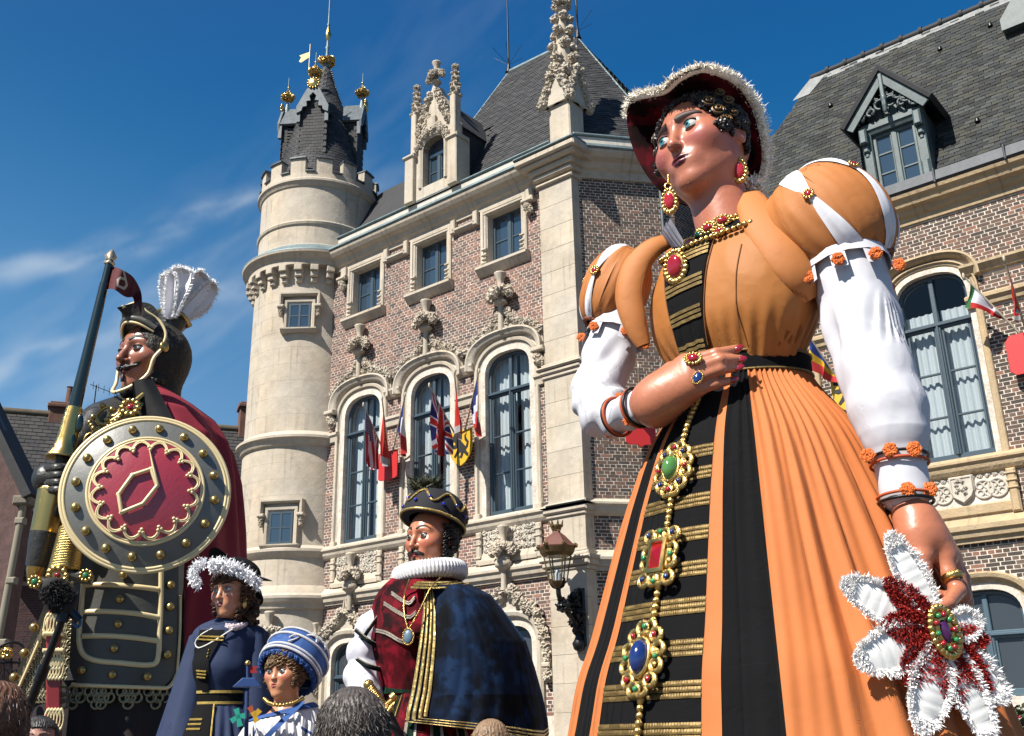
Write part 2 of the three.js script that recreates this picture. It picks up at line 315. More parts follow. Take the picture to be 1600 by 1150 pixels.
// ---------------------------------------------------------------- building helpers
// bricks in English cross bond on the face z = 0 of a wall; cut(y) lists the spans left out at that height
const BH = 0.0684, BL = 0.236;
const unitBrick = (() => { const g = new THREE.BoxGeometry(1, 1, 1); return g; })();
function layBricks(wall, X0, X1, Y0, Y1, cut, mats, ok, want = 300) {
  const L = [], rows = Math.floor((Y1 - Y0) / BH);
  for (let r = 0; r < rows; r++) {
    const y = Y0 + (r + 0.5) * BH, hd = r % 2, st = hd ? BL / 2 : BL; let x = X0 - (hd ? BL * 0.25 : (r % 4 === 0 ? 0 : BL / 2)) - rnd() * 0.012;
    const sp = cut(y);
    for (; x < X1; x += st) {
      let a = Math.max(X0, x + 0.007 + rnd() * 0.004), b = Math.min(X1, x + st - 0.007 - rnd() * 0.004);
      for (const [c, d] of sp) { if (c <= a && d >= b) { b = a; break; } if (c > a && c < b) b = c; else if (d > a && d < b) a = d; }
      if (b - a < 0.02) continue;
      const t = rnd(), n = 0.5 + 0.9 * nz(x * 0.5, y * 0.5, 3) + 0.25 * nz(x * 3, y * 3, 8);
      const m = clamp(Math.floor((t * 0.75 + n * 0.42) * 5.2 - 0.3), 0, 4), mm = rnd() < 0.07 ? 5 : rnd() < 0.08 ? 6 : m;
      L.push([(a + b) / 2, y + rr(-0.002, 0.002), b - a, BH - 0.0145 - rnd() * 0.003, 0.002 + rnd() * 0.003, mm]);
    }
  }
  wall.updateWorldMatrix(true, false);
  const sc = L.map((q, i) => { const w = V(q[0], q[1], 0).applyMatrix4(wall.matrixWorld), [px, py, z] = pixel(w); return [i, px > 0 && px < W && py > 0 && py < H && (!ok || ok(px, py)) ? q[2] / z : 0]; }).sort((a, b) => b[1] - a[1]);
  const pick = new Set(sc.slice(0, want).filter(q => q[1] > 0).map(q => q[0]));
  for (const i of pick) { const [x, y, l, h, z, m] = L[i]; const b = shade(new THREE.Mesh(unitBrick, mats[m])); b.name = 'brick'; b.position.set(x, y, z - 0.03); b.scale.set(l, h, 0.06); b.rotation.z = rr(-0.004, 0.004); wall.add(b); }
  for (let m = 0; m < mats.length; m++) {
    const S = L.filter((q, i) => q[5] === m && !pick.has(i)); if (!S.length) continue;
    const im = new THREE.InstancedMesh(unitBrick, mats[m], S.length), A = new THREE.Matrix4(), Q = new THREE.Quaternion();
    S.forEach(([x, y, l, h, z], i) => im.setMatrixAt(i, A.compose(V(x, y, z - 0.03), Q, V(l, h, 0.06))));
    im.name = 'bricks'; im.userData.kind = 'stuff'; shade(im); wall.add(im);
  }
}
const archHalf = (y, h) => { if (y < h.y0 || y > h.top) return 0; if (y <= h.spring) return h.a; return h.a * Math.pow(Math.max(0, 1 - Math.pow((y - h.spring) / (h.top - h.spring), 2.6)), 1 / 2.6); };
const cutter = holes => y => holes.map(h => { if (h.poly) { const e = []; for (let i = 0; i < h.poly.length; i++) { const a = h.poly[i], b = h.poly[(i + 1) % h.poly.length]; if ((a[1] > y) !== (b[1] > y)) e.push(a[0] + (b[0] - a[0]) * (y - a[1]) / (b[1] - a[1])); } return e.length > 1 ? [Math.min(...e), Math.max(...e)] : null; } if (h.a !== undefined) { const w = archHalf(y, h); return w ? [h.cx - w, h.cx + w] : null; } return y > h.y0 && y < h.y1 ? [h.x0, h.x1] : null; }).filter(Boolean);

// a pane is its own sub-part; arched top pieces are cut to the arch
function panes(win, cx, a, y0, spring, top, z, mull, rows, glass, name = 'pane') {
  for (const s of [-1, 1]) for (let i = 0; i < rows.length - 1; i++) {
    const b0 = rows[i], b1 = rows[i + 1], x0 = cx + s * mull, x1 = cx + s * (a + 0.01), pts = [];
    const hi = x => { const q = Math.abs(x - cx) / a; return Math.min(b1, q >= 1 ? spring : spring + (top - spring) * Math.pow(1 - Math.pow(q, 2.6), 1 / 2.6)); };
    pts.push([x0, b0], [x1, b0]); for (let k = 0; k <= 8; k++) { const x = mix(x1, x0, k / 8); pts.push([x, Math.max(b0 + 0.02, hi(x))]); }
    const g = new THREE.ShapeGeometry(shapeOf(s > 0 ? pts : pts.reverse())); g.translate(0, 0, z); g.rotateX(0);
    part(win, name, [g], glass);
  }
}
// blue casement with arched head: frame, mullion, transom and bars in one; panes and sill are children
function archWindow(root, h, z, transom, bars, o = {}) {
  const { cx, a, y0, spring, top } = h, m = 0.055, fr = 0.085, G = [];
  const outer = archPts(cx, y0, a, spring, top);
  const prof = [[0, z], [0, z + 0.06], [-0.03, z + 0.075], [-fr + 0.02, z + 0.065], [-fr, z + 0.03], [-fr, z]];
  G.push(sweep(outer, prof));
  G.push(slab(cx - a, cx + a, y0, y0 + 0.12, z, z + 0.07, 0.01), slab(cx - a, cx + a, transom - 0.065, transom + 0.065, z, z + 0.085, 0.015), slab(cx - a, cx + a, transom - 0.02, transom + 0.03, z + 0.08, z + 0.12, 0.01));
  G.push(slab(cx - m, cx + m, y0 + 0.1, transom, z, z + 0.09, 0.014), slab(cx - 0.022, cx + 0.022, y0 + 0.1, transom, z + 0.085, z + 0.115, 0.008), slab(cx - m * 0.8, cx + m * 0.8, transom, top - 0.05, z, z + 0.08, 0.012));
  for (const b of bars) for (const s of [-1, 1]) G.push(slab(Math.min(cx + s * m, cx + s * (a - fr)), Math.max(cx + s * m, cx + s * (a - fr)), b - 0.02, b + 0.02, z, z + 0.045, 0.008));
  // casement stiles and rails
  for (const s of [-1, 1]) for (const [q0, q1] of [[y0 + 0.12, transom - 0.06]]) { const xa = cx + s * (m - 0.005), xb = cx + s * (a - fr + 0.005); G.push(slab(Math.min(xa, xa + s * 0.04), Math.max(xa, xa + s * 0.04), q0, q1, z, z + 0.05, 0.006), slab(Math.min(xb, xb - s * 0.04), Math.max(xb, xb - s * 0.04), q0, q1, z, z + 0.05, 0.006)); }
  const win = part(root, 'window', G, o.paint ?? M.paint);
  panes(win, cx, a - 0.03, y0 + 0.05, spring, top - 0.02, z + 0.02, 0.02, [y0 + 0.05, ...bars, transom, top], o.glass ?? M.glass);
  return win;
}
function rectWindow(root, x0, x1, y0, y1, z, rows, o = {}) {
  const c = (x0 + x1) / 2, fr = o.fr ?? 0.06, m = o.m ?? 0.05, G = [sweep([[x0, y0], [x0, y1], [x1, y1], [x1, y0]], [[0, z], [0, z + 0.06], [-fr + 0.015, z + 0.06], [-fr, z + 0.04], [-fr, z]], true)];
  G.push(slab(c - m, c + m, y0 + 0.03, y1 - 0.03, z, z + 0.075, 0.012));
  for (const b of rows) G.push(slab(x0 + 0.04, c - m + 0.01, b - 0.02, b + 0.02, z, z + 0.04, 0.008), slab(c + m - 0.01, x1 - 0.04, b - 0.02, b + 0.02, z, z + 0.04, 0.008));
  for (const x of [c - m - 0.03, c + m]) G.push(slab(x, x + 0.03, y0 + 0.05, y1 - 0.05, z, z + 0.05, 0.008));
  const win = part(root, 'window', G, o.paint ?? M.paint), R = [y0 + 0.02, ...rows, y1 - 0.02];
  for (let i = 0; i < R.length - 1; i++) for (const [a, b] of [[x0 + 0.02, c], [c, x1 - 0.02]]) { const g = new THREE.PlaneGeometry(b - a, R[i + 1] - R[i]); g.translate((a + b) / 2, (R[i] + R[i + 1]) / 2, z + 0.02); part(win, 'pane', [g], o.glass ?? M.glassBlue); }
  return win;
}
// vertical folds of a curtain
function curtain(win, x0, x1, y0, y1, z, mat = M.curtain, sd = 1, name = 'curtain') {
  const n = Math.max(24, Math.round((x1 - x0) / 0.018));
  return part(win, name, [grid((u, v) => [mix(x0, x1, u), mix(y0, y1, v), z + 0.022 * Math.sin(u * (x1 - x0) * 52 + 1.5 * nz(u * 9, sd)) + 0.012 * nz(u * 30, v * 1.5, sd)], n, 6, { us: x1 - x0, vs: y1 - y0 })], mat);
}
// carved cross-shaped flower that ends a stem: stands at (x, y) on a face at depth z
function fleuron(x, y, z, s = 1, up = 1, sd = 1) {
  const G = [lathe([[0.075, -0.45], [0.062, 0.14], [0.09, 0.2], [0.155, 0.235], [0.172, 0.28], [0.15, 0.325], [0.075, 0.35], [0.066, 0.5], [0.09, 0.62], [0.07, 0.74], [0.095, 0.86], [0.145, 1.0], [0.15, 1.04], [0.1, 1.06], [0, 1.07]], 8)];
  for (const [dx, dy, dz, r] of [[-0.24, 0.52, 0.02, 0.13], [0.24, 0.52, 0.02, 0.13], [0, 0.5, 0.22, 0.13], [-0.3, 0.42, 0.05, 0.10], [0.3, 0.42, 0.05, 0.10], [0.02, 0.4, 0.28, 0.10], [-0.13, 0.56, 0.1, 0.11], [0.13, 0.56, 0.1, 0.11]]) G.push(mv(leafLump(r, sd + dx * 7 + dz * 3), dx, dy, dz));
  const g = merge(G); g.scale(s, s * up, s); g.translate(x, y, z); return g;
}
// crockets along a line of [x, y] points on a face
function crockets(pts, step, r, z, sd) {
  const c = new THREE.CatmullRomCurve3(pts.map(q => V(q[0], q[1], z))), n = Math.max(2, Math.round(c.getLength() / step)), G = [];
  for (let i = 0; i <= n; i++) { const p = c.getPointAt(i / n); G.push(mv(leafLump(r * rr(0.85, 1.2), sd + i * 1.7), p.x, p.y, p.z), mv(leafLump(r * 0.6, sd + i * 2.3), p.x + rr(-0.05, 0.05), p.y - r * 0.9, p.z + 0.02)); }
  return G;
}
function carvedPanel(x0, x1, y0, y1, z, step, r, sd) {
  const G = []; for (let x = x0 + step / 2; x < x1; x += step) for (let y = y0 + step / 2; y < y1; y += step) G.push(mv(leafLump(r * rr(0.7, 1.15), sd + x * 9 + y * 5, 0.7), x + rr(-0.02, 0.02), y + rr(-0.02, 0.02), z));
  return G;
}
// square, crocketed pinnacle: base centre, half width, spire height
function pinnacle(x, y, z, hw, h, n, sd) {
  const G = []; const sp = new THREE.CylinderGeometry(hw * 0.22, hw * 0.72, h, 8); sp.translate(x, y + h / 2, z); G.push(sp);
  for (let i = 0; i < n; i++) { const t = (i + 0.4) / n, rad = mix(hw * 0.85, hw * 0.42, t), yy = y + t * h; for (let k = 0; k < 4; k++) { const a = k * Math.PI / 2 + (i % 2) * Math.PI / 4 + Math.PI / 4; G.push(mv(leafLump(hw * mix(0.4, 0.27, t), sd + i * 3 + k), x + Math.cos(a) * rad, yy, z + Math.sin(a) * rad)); } }
  G.push(mv(lathe([[hw * 0.22, 0], [hw * 0.45, hw * 0.12], [hw * 0.22, hw * 0.3], [hw * 0.2, hw * 0.7], [hw * 0.42, hw * 1.0], [hw * 0.36, hw * 1.1], [0, hw * 1.12]], 8), x, y + h, z));
  for (let k = 0; k < 4; k++) { const a = k * Math.PI / 2; G.push(mv(leafLump(hw * 0.3, sd + 50 + k), x + Math.cos(a) * hw * 0.45, y + h + hw * 0.55, z + Math.sin(a) * hw * 0.45)); }
  return G;
}
// roof tiles laid on a quad: P0 -> P1 along the eave, up towards P2/P3; each row runs between the two side lines
function laySlates(holder, e0, e1, t0, t1, exp, wid, mats, pickN, ok, sd) {
  seed(sd);
  const up0 = t0.clone().sub(e0), up1 = t1.clone().sub(e1), rows = Math.floor(up0.length() / exp * 1), N = e1.clone().sub(e0).cross(up0).normalize(), L = [];
  const X = e1.clone().sub(e0).normalize(), Y = N.clone().cross(X);
  holder.updateWorldMatrix(true, false);
  for (let r = 0; r < rows; r++) {
    const a = e0.clone().addScaledVector(up0, (r + 0.5) / rows), b = e1.clone().addScaledVector(up1, (r + 0.5) / rows), len = a.distanceTo(b), s0 = a.clone().sub(e0).dot(X);
    let x = Math.ceil(s0 / wid - 0.5) * wid - (r % 2) * wid / 2 - wid * 0.2;
    for (; x < s0 + len; x += wid) { const l = Math.max(x, s0), rgt = Math.min(x + wid, s0 + len); if (rgt - l < 0.03) continue; const p = a.clone().addScaledVector(X, (l + rgt) / 2 - s0); if (ok && !ok(p)) continue; L.push([p, rgt - l - 0.013, clamp(Math.floor((rnd() * 0.7 + 0.35 + 0.5 * nz(p.x * 1.1, p.y * 0.22, p.z * 0.3) + 0.4 * nz(p.x * 0.4, p.y * 0.5, 7)) * mats.length), 0, mats.length - 1), rr(-0.004, 0.004)]); }
  }
  const g = laySlates.g ?? (laySlates.g = new THREE.BoxGeometry(1, 1, 1)), hgt = up0.length() / rows * 1.5;
  const Q = new THREE.Quaternion().setFromRotationMatrix(new THREE.Matrix4().makeBasis(X, Y, N)).multiply(new THREE.Quaternion().setFromAxisAngle(V(1, 0, 0), -0.085));
  const sc = L.map((q, i) => { const [px, py, z] = pixel(q[0].clone().applyMatrix4(holder.matrixWorld)); return [i, px > 0 && px < W && py > 0 && py < H ? q[1] / z : 0]; }).sort((a, b) => b[1] - a[1]);
  const pick = new Set(sc.slice(0, pickN).filter(q => q[1] > 0).map(q => q[0])), pos = q => q[0].clone().addScaledVector(N, 0.008 + q[3]);
  for (const i of pick) { const q = L[i], b = shade(new THREE.Mesh(g, mats[q[2]])); b.name = 'slate'; b.position.copy(pos(q)); b.quaternion.copy(Q); b.scale.set(q[1], hgt, 0.03); holder.add(b); }
  mats.forEach((mt, m) => { const S = L.filter((q, i) => q[2] === m && !pick.has(i)); if (!S.length) return; const im = new THREE.InstancedMesh(g, mt, S.length), A = new THREE.Matrix4(); S.forEach((q, i) => im.setMatrixAt(i, A.compose(pos(q), Q, V(q[1], hgt, 0.03)))); im.name = 'slates'; im.userData.kind = 'stuff'; shade(im); holder.add(im); });
}
const quadGeo = (a, b, c, d) => { const g = new THREE.BufferGeometry(); g.setAttribute('position', new THREE.Float32BufferAttribute([a, b, c, a, c, d].flatMap(p => [p.x, p.y, p.z]), 3)); g.computeVertexNormals(); return g; };
const triGeo = (a, b, c) => { const g = new THREE.BufferGeometry(); g.setAttribute('position', new THREE.Float32BufferAttribute([a, b, c].flatMap(p => [p.x, p.y, p.z]), 3)); g.computeVertexNormals(); return g; };

// ---------------------------------------------------------------- town hall: corner pavilion with two brick fronts
const HALL = V(1.367, 0, -19.452), TURN = -39.4 * DEG;
const hall = thing('town_hall', 'brick and cream stone corner pavilion with three arched windows and steep slate roof', 'building', HALL, TURN);
const hallW = (x, y, z = 0) => V(x, y, z).applyAxisAngle(V(0, 1, 0), TURN).add(HALL);
{
  seed(5);
  const XC = [-1.92, -4.2, -6.48], F1 = XC.map(cx => ({ cx, a: 0.63, y0: 5.95, spring: 9.02, top: 9.5 })), GX = [-1.95, -4.25, -6.72], F0 = GX.map(cx => ({ cx, a: 0.55, y0: 0.8, spring: 3.3, top: 3.7 })), U = XC.map(cx => ({ x0: cx - 0.5, x1: cx + 0.5, y0: 11.66, y1: 12.95 }));
  const holes = [...F1.map(h => archPts(h.cx, h.y0, h.a - 0.01, h.spring, h.top)), ...F0.map(h => archPts(h.cx, h.y0, h.a - 0.01, h.spring, h.top)), ...U.map(q => [[q.x0, q.y0], [q.x0, q.y1], [q.x1, q.y1], [q.x1, q.y0]])].map(h => h.reverse());
  const wallA = part(hall, 'wall', [extr([[-9.4, 0], [0.02, 0], [0.02, 13.3], [-9.4, 13.3]], -0.4, -0.001, holes)], M.mortar, { uv: true });
  // ogee outlines over the first floor windows
  const og = cx => [[-1.08, 9.42], [-1.02, 9.72], [-0.8, 9.93], [-0.5, 10.03], [-0.26, 10.16], [-0.13, 10.34], [-0.08, 10.5]].map(q => [cx + q[0], q[1]]);
  const ogR = cx => og(cx).map(q => [2 * cx - q[0], q[1]]).reverse();
  const cutA = cutter([
    ...F1.map(h => ({ cx: h.cx, a: 0.88, y0: 5.8, spring: 9.2, top: 9.86 })), ...F1.map(h => ({ poly: [...og(h.cx), ...ogR(h.cx)] })),
    ...F0.map(h => ({ cx: h.cx, a: 0.86, y0: 0, spring: 3.3, top: 4.02 })), ...F0.map(h => ({ poly: [[-0.85, 3.6], [-0.45, 3.95], [-0.15, 4.2], [0, 4.6], [0.15, 4.2], [0.45, 3.95], [0.85, 3.6]].map(q => [h.cx + q[0], q[1]]) })),
    ...U.map(q => ({ x0: q.x0 - 0.19, x1: q.x1 + 0.19, y0: 11.5, y1: 13.3 })),
    ...XC.map(cx => ({ x0: cx - 0.82, x1: cx + 0.82, y0: 4.9, y1: 5.8 }))]);
  layBricks(wallA, -8.2, -0.76, 2.0, 13.3, cutA, M.brick, (px, py) => px > 495 && px < 905 && !(px > 540 && py > 870 && px < 760) && !(py > 1000 && px < 600), 190);

  // stone dressings, front A
  const S = [];
  const strings = (x0, x1, zs = 0) => [
    mould([[5.62, zs], [5.66, zs + 0.06], [5.72, zs + 0.1], [5.8, zs + 0.12], [5.83, zs + 0.16], [5.87, zs + 0.16], [5.95, zs + 0.02], [5.95, zs]], x0, x1),
    mould([[4.56, zs], [4.56, zs + 0.07], [4.63, zs + 0.08], [4.64, zs + 0.13], [4.74, zs + 0.15], [4.76, zs + 0.19], [4.81, zs + 0.19], [4.96, zs + 0.03], [4.96, zs]], x0, x1)];
  S.push(strings(-9.3, -0.7));
  const cornice = (x0, x1, zs = 0) => mould([[13.1, zs], [13.1, zs + 0.05], [13.2, zs + 0.06], [13.24, zs + 0.12], [13.36, zs + 0.18], [13.42, zs + 0.3], [13.5, zs + 0.36], [13.56, zs + 0.38], [13.56, zs - 0.3], [13.1, zs - 0.3]], x0, x1);
  S.push(cornice(-9.3, -0.62));
  for (const h of F1) {
    S.push(sweep(archPts(h.cx, h.y0 - 0.02, h.a, h.spring, h.top, 20), [[-0.012, -0.22], [0, -0.1], [0.07, -0.06], [0.085, -0.02], [0.13, 0.005], [0.17, 0.0], [0.19, 0.055], [0.25, 0.065], [0.27, 0.04], [0.27, -0.05]]));
    S.push(sweep(archPts(h.cx, 9.22, 0.9, 9.3, 9.8, 22), [[-0.02, 0], [-0.02, 0.07], [0.03, 0.13], [0.07, 0.14], [0.12, 0.19], [0.16, 0.18], [0.17, 0]]));
    const o = og(h.cx), q = ogR(h.cx), low = archPts(h.cx, 9.4, 1.03, 9.42, 9.86, 16).slice(1, -1).reverse();
    S.push(extr([...o, ...q, ...low], -0.01, 0.08));
    S.push(crockets(o.slice(1, -1), 0.17, 0.085, 0.1, h.cx), crockets(q.slice(1, -1), 0.17, 0.085, 0.1, h.cx + 5));
    for (let i = 0; i < 16; i++) { const x = rr(-0.55, 0.55), y = 9.95 + (0.3 - Math.abs(x) * 0.35) * rnd(); S.push(mv(leafLump(rr(0.05, 0.075), i + h.cx, 0.8), h.cx + x, y, 0.1)); }
    S.push(fleuron(h.cx, 10.32, 0.16, 0.93, 1, h.cx * 3));
    // jamb colonnette bases
    for (const s of [-1, 1]) { const x = h.cx + s * 0.82; S.push(slab(Math.min(x - 0.09, x + 0.09), x + 0.09, 5.86, 6.02, -0.02, 0.1, 0.015)); }
  }
  for (const x of [-1.92 + 1.0, -6.48 - 1.0]) S.push(slab(x - 0.16, x + 0.16, 9.18, 9.28, 0, 0.24, 0.02), ...[0, 1, 2, 3, 4].map(i => mv(leafLump(0.1, x + i * 3), x + rr(-0.07, 0.07), 9.1 - i * 0.035, 0.1 + rr(-0.02, 0.03))));
  for (const [a, b] of [[-3.32, -2.8], [-5.6, -5.08]]) S.push(mould([[9.17, 0], [9.2, 0.06], [9.26, 0.1], [9.34, 0.15], [9.39, 0.15], [9.42, 0]], a, b), mould([[8.48, 0], [8.5, 0.06], [8.62, 0.08], [8.66, 0.12], [8.72, 0.12], [8.76, 0]], a - 0.02, b + 0.02));
  for (const [a, b] of [[-1.12, -0.7], [-9.2, -7.28]]) S.push(mould([[8.48, 0], [8.5, 0.06], [8.62, 0.08], [8.66, 0.12], [8.72, 0.12], [8.76, 0]], a, b));
  for (const u of U) {
    S.push(sweep([[u.x0, u.y0], [u.x0, u.y1], [u.x1, u.y1], [u.x1, u.y0]], [[-0.01, -0.28], [0, -0.02], [0.03, 0.03], [0.075, 0.035], [0.085, 0.06], [0.15, 0.065], [0.18, 0.04], [0.18, -0.03]]));
    S.push(mould([[11.42, 0], [11.44, 0.05], [11.54, 0.14], [11.58, 0.18], [11.64, 0.18], [11.68, -0.3], [11.42, -0.3]], u.x0 - 0.24, u.x1 + 0.24));
    for (const s of [-1, 1]) { const x = s < 0 ? u.x0 - 0.06 : u.x1 + 0.06; for (const [y, r] of [[11.72, 0.075], [11.82, 0.062], [11.92, 0.075], [12.06, 0.07]]) S.push(slab(x - r, x + r, y, y + 0.05, 0, 0.085, 0.015)); }
    S.push(box(u.x0 - 0.17, u.x1 + 0.17, 12.98, 13.12, -0.02, 0.05));
  }
  // square label mouldings between the small windows
  const lab = (a, b) => { S.push(mould([[12.77, 0], [12.79, 0.08], [12.84, 0.13], [12.89, 0.13], [12.9, 0]], a, b)); for (const x of [a, b]) S.push(slab(x - 0.07, x + 0.07, 12.78, 13.14, 0, 0.13, 0.02)); };
  for (let i = 0; i < 2; i++) lab(U[i + 1].x1 + 0.29, U[i].x0 - 0.29);
  for (const x of [U[0].x1 + 0.3, U[2].x0 - 0.3]) { S.push(slab(x - 0.1, x + 0.1, 12.86, 13.14, 0, 0.1, 0.02), slab(x - 0.17, x + 0.17, 12.76, 12.86, 0, 0.2, 0.03)); for (let i = 0; i < 6; i++) S.push(mv(leafLump(0.09 - i * 0.006, i + x), x + rr(-0.06, 0.06), 12.7 - i * 0.035, 0.1)); }
  // carved balcony panels
  const CP = [];
  for (const cx of XC) {
    CP.push(slab(cx - 0.74, cx + 0.74, 4.98, 5.66, -0.06, 0.01, 0.01), carvedPanel(cx - 0.68, cx + 0.68, 5.2, 5.66, 0.02, 0.115, 0.075, cx));
    S.push(mould([[4.95, 0], [4.95, 0.1], [5.03, 0.1], [5.2, 0.02], [5.2, 0]], cx - 0.76, cx + 0.76));
    for (const s of [-1, 1]) { const x = cx + s * 0.79; S.push(slab(x - 0.075, x + 0.075, 4.94, 5.64, 0, 0.09, 0.03)); for (const y of [5.08, 5.36, 5.5]) S.push(slab(x - 0.085, x + 0.085, y, y + 0.04, 0, 0.11, 0.01)); }
    S.push(fleuron(cx, 4.76, 0.2, 0.86, 1, cx * 5), mv(lathe([[0, -0.3], [0.16, -0.2], [0.19, -0.1], [0.1, 0], [0.06, 0.2]], 8), cx, 5.02, 0.2));
  }
  for (const h of F0) {
    S.push(sweep(archPts(h.cx, 0.5, h.a, h.spring, h.top, 18), [[-0.01, -0.2], [0, -0.1], [0.08, -0.05], [0.1, 0], [0.16, 0.02], [0.19, 0.08], [0.26, 0.1], [0.3, 0.06], [0.3, -0.05]]));
    const L = [[-0.9, 3.45], [-0.74, 3.84], [-0.45, 4.02], [-0.2, 4.18], [-0.06, 4.4], [0, 4.74]], R = L.map(q => [-q[0], q[1]]).reverse();
    const P = [...L, ...R.slice(1)].map(q => [h.cx + q[0], q[1]]);
    S.push(sweep(P, [[-0.06, 0], [-0.06, 0.08], [-0.02, 0.13], [0.03, 0.13], [0.05, 0]]));
    S.push(extr([...P, ...archPts(h.cx, 3.44, 0.84, 3.46, 3.98, 14).slice(1, -1).reverse()], -0.01, 0.035));
    S.push(crockets([[-0.92, 3.5], [-0.74, 3.92], [-0.42, 4.12], [-0.14, 4.36]].map(q => [h.cx + q[0], q[1]]), 0.2, 0.11, 0.1, h.cx), crockets([[0.92, 3.5], [0.74, 3.92], [0.42, 4.12], [0.14, 4.36]].map(q => [h.cx + q[0], q[1]]), 0.2, 0.11, 0.1, h.cx + 3));
    for (const s of [-1, 1]) { S.push(crockets([[s * 0.95, 3.4], [s * 0.97, 3.0]].map(q => [h.cx + q[0], q[1]]), 0.16, 0.09, 0.08, h.cx + s), slab(h.cx + s * 0.98 - 0.1, h.cx + s * 0.98 + 0.1, 2.86, 2.95, 0, 0.18, 0.02)); for (let i = 0; i < 4; i++) S.push(mv(leafLump(0.1, i + s), h.cx + s * 0.98, 2.8 - i * 0.04, 0.08)); }
  }
  part(hall, 'stone_dressing', S, M.stone, { uv: true });
  part(hall, 'carved_panels', CP, M.stonePale, { uv: true });

  M.blocks = [1, 0.96, 1.03].map(k => { const m = M.stone.clone(); m.color.multiplyScalar(k); return m; });
  // corner pilaster and its mouldings
  const Pl = [], px0 = -0.78, px1 = 0.1, pz = 0.17, ring = (y0, y1, e) => slab(px0 - e, px1 + e, y0, y1, -0.3, pz + e, Math.min(0.03, e * 0.5));
  const blk = (y0, y1, z) => { const n = Math.round((y1 - y0) / 0.5); for (let i = 0; i < n; i++) part(hall, 'stone_block', [slab(px0 + rr(0, 0.003), px1, mix(y0, y1, i / n) + 0.002, mix(y0, y1, (i + 1) / n) - 0.002, -0.3, z + rr(-0.001, 0.001), 0.0035)], M.blocks[i * 7 % 3]); };
  blk(0, 4.58, pz + 0.03); blk(4.98, 5.62, pz); blk(5.92, 8.5, pz); blk(8.82, 12.95, pz - 0.02);
  Pl.push(ring(4.58, 4.66, 0.06), ring(4.66, 4.78, 0.12), ring(4.78, 4.83, 0.16), ring(4.83, 4.92, 0.08), ring(4.92, 4.98, 0.03), ring(5.62, 5.7, 0.04), ring(5.7, 5.8, 0.09), ring(5.8, 5.86, 0.13), ring(5.86, 5.92, 0.05), ring(8.5, 8.58, 0.04), ring(8.58, 8.68, 0.08), ring(8.68, 8.75, 0.13), ring(8.75, 8.82, 0.05));
  Pl.push(ring(12.95, 13.03, 0.05), ring(13.1, 13.22, 0.09), ring(13.22, 13.36, 0.16), ring(13.36, 13.45, 0.3), ring(13.45, 13.6, 0.38));
  Pl.push(slab(-0.6, -0.02, 13.6, 15.16, -0.62, -0.06, 0.03), slab(-0.66, 0.04, 13.6, 14.0, -0.68, 0.0, 0.04));
  // gablets on the four sides of the pedestal, then the crocketed spire
  for (let k = 0; k < 4; k++) { const g = merge([extr([[-0.36, -0.05], [0.36, -0.05], [0, 0.82]], 0.26, 0.36), sweep([[-0.4, -0.12], [0, 0.86], [0.4, -0.12]], [[0, 0.3], [0, 0.4], [0.03, 0.42], [0.07, 0.4], [0.08, 0.3]]), ...crockets([[-0.42, 0], [-0.22, 0.42], [-0.06, 0.85]], 0.2, 0.1, 0.36, k), ...crockets([[0.42, 0], [0.22, 0.42], [0.06, 0.85]], 0.2, 0.1, 0.36, k + 9)]); g.rotateY(k * Math.PI / 2); g.translate(-0.31, 15.1, -0.34); Pl.push(g); }
  Pl.push(mv(new THREE.CylinderGeometry(0.2, 0.36, 0.9, 8), -0.31, 15.5, -0.34), pinnacle(-0.31, 15.75, -0.34, 0.37, 2.02, 5, 4));
  part(hall, 'corner_pilaster', Pl, M.stone, { uv: true });

  // parapet, gutter lip
  part(hall, 'parapet', [slab(-9.3, -0.6, 13.56, 14.16, -0.32, -0.06, 0.02)], M.stonePale);
  const lead = [mould([[13.56, -0.32], [13.56, 0.36], [13.6, 0.42], [13.66, 0.41], [13.64, 0.1], [13.58, -0.06]], -9.3, -0.62), slab(-9.3, -0.6, 14.16, 14.22, -0.36, -0.01, 0.02)];
  { const e = 0.38; lead.push(slab(px0 - e, px1 + e, 13.6, 13.66, -0.3, pz + e + 0.04, 0.02)); }

  // ---- front C, turned, with its brick
  const CT = 50.4 * DEG, CLn = 2.28;
  const wallC = part(hall, 'wall', [box(-0.05, CLn, 0, 13.2, -0.4, -0.001)], M.mortar);
  wallC.rotation.y = CT;
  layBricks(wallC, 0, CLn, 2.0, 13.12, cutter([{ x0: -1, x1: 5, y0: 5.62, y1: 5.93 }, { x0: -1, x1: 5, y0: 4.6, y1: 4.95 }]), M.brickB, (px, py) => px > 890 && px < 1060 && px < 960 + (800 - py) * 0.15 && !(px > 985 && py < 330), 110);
  for (const g of [...strings(0.0, CLn + 0.1, 0), cornice(0.0, CLn + 0.3, 0), slab(0, CLn, 13.02, 13.12, 0, 0.05, 0.02)]) part(hall, 'string_course', [g], M.stone).rotation.y = CT;
  const parC = part(hall, 'parapet', [slab(0, CLn + 0.1, 13.56, 14.16, -0.32, -0.1, 0.02)], M.stonePale); parC.rotation.y = CT;
  const leadC = [mould([[13.56, -0.32], [13.56, 0.36], [13.6, 0.42], [13.66, 0.41], [13.64, 0.1], [13.58, -0.06]], 0.25, CLn + 0.3), slab(0.1, CLn + 0.1, 14.16, 14.22, -0.36, -0.05, 0.02)].map(g => { g = clean(g); g.rotateY(CT); return g; });
  part(hall, 'gutter', [...lead, ...leadC], M.lead);
  const pipe = part(hall, 'downpipe', [rod([1.98, 2, 0.07], [1.98, 13.2, 0.07], 0.045), ...[4, 7, 10, 12.4].map(y => rod([1.98, y, 0.07], [1.98, y + 0.08, 0.07], 0.06))], M.zinc); pipe.rotation.y = CT;
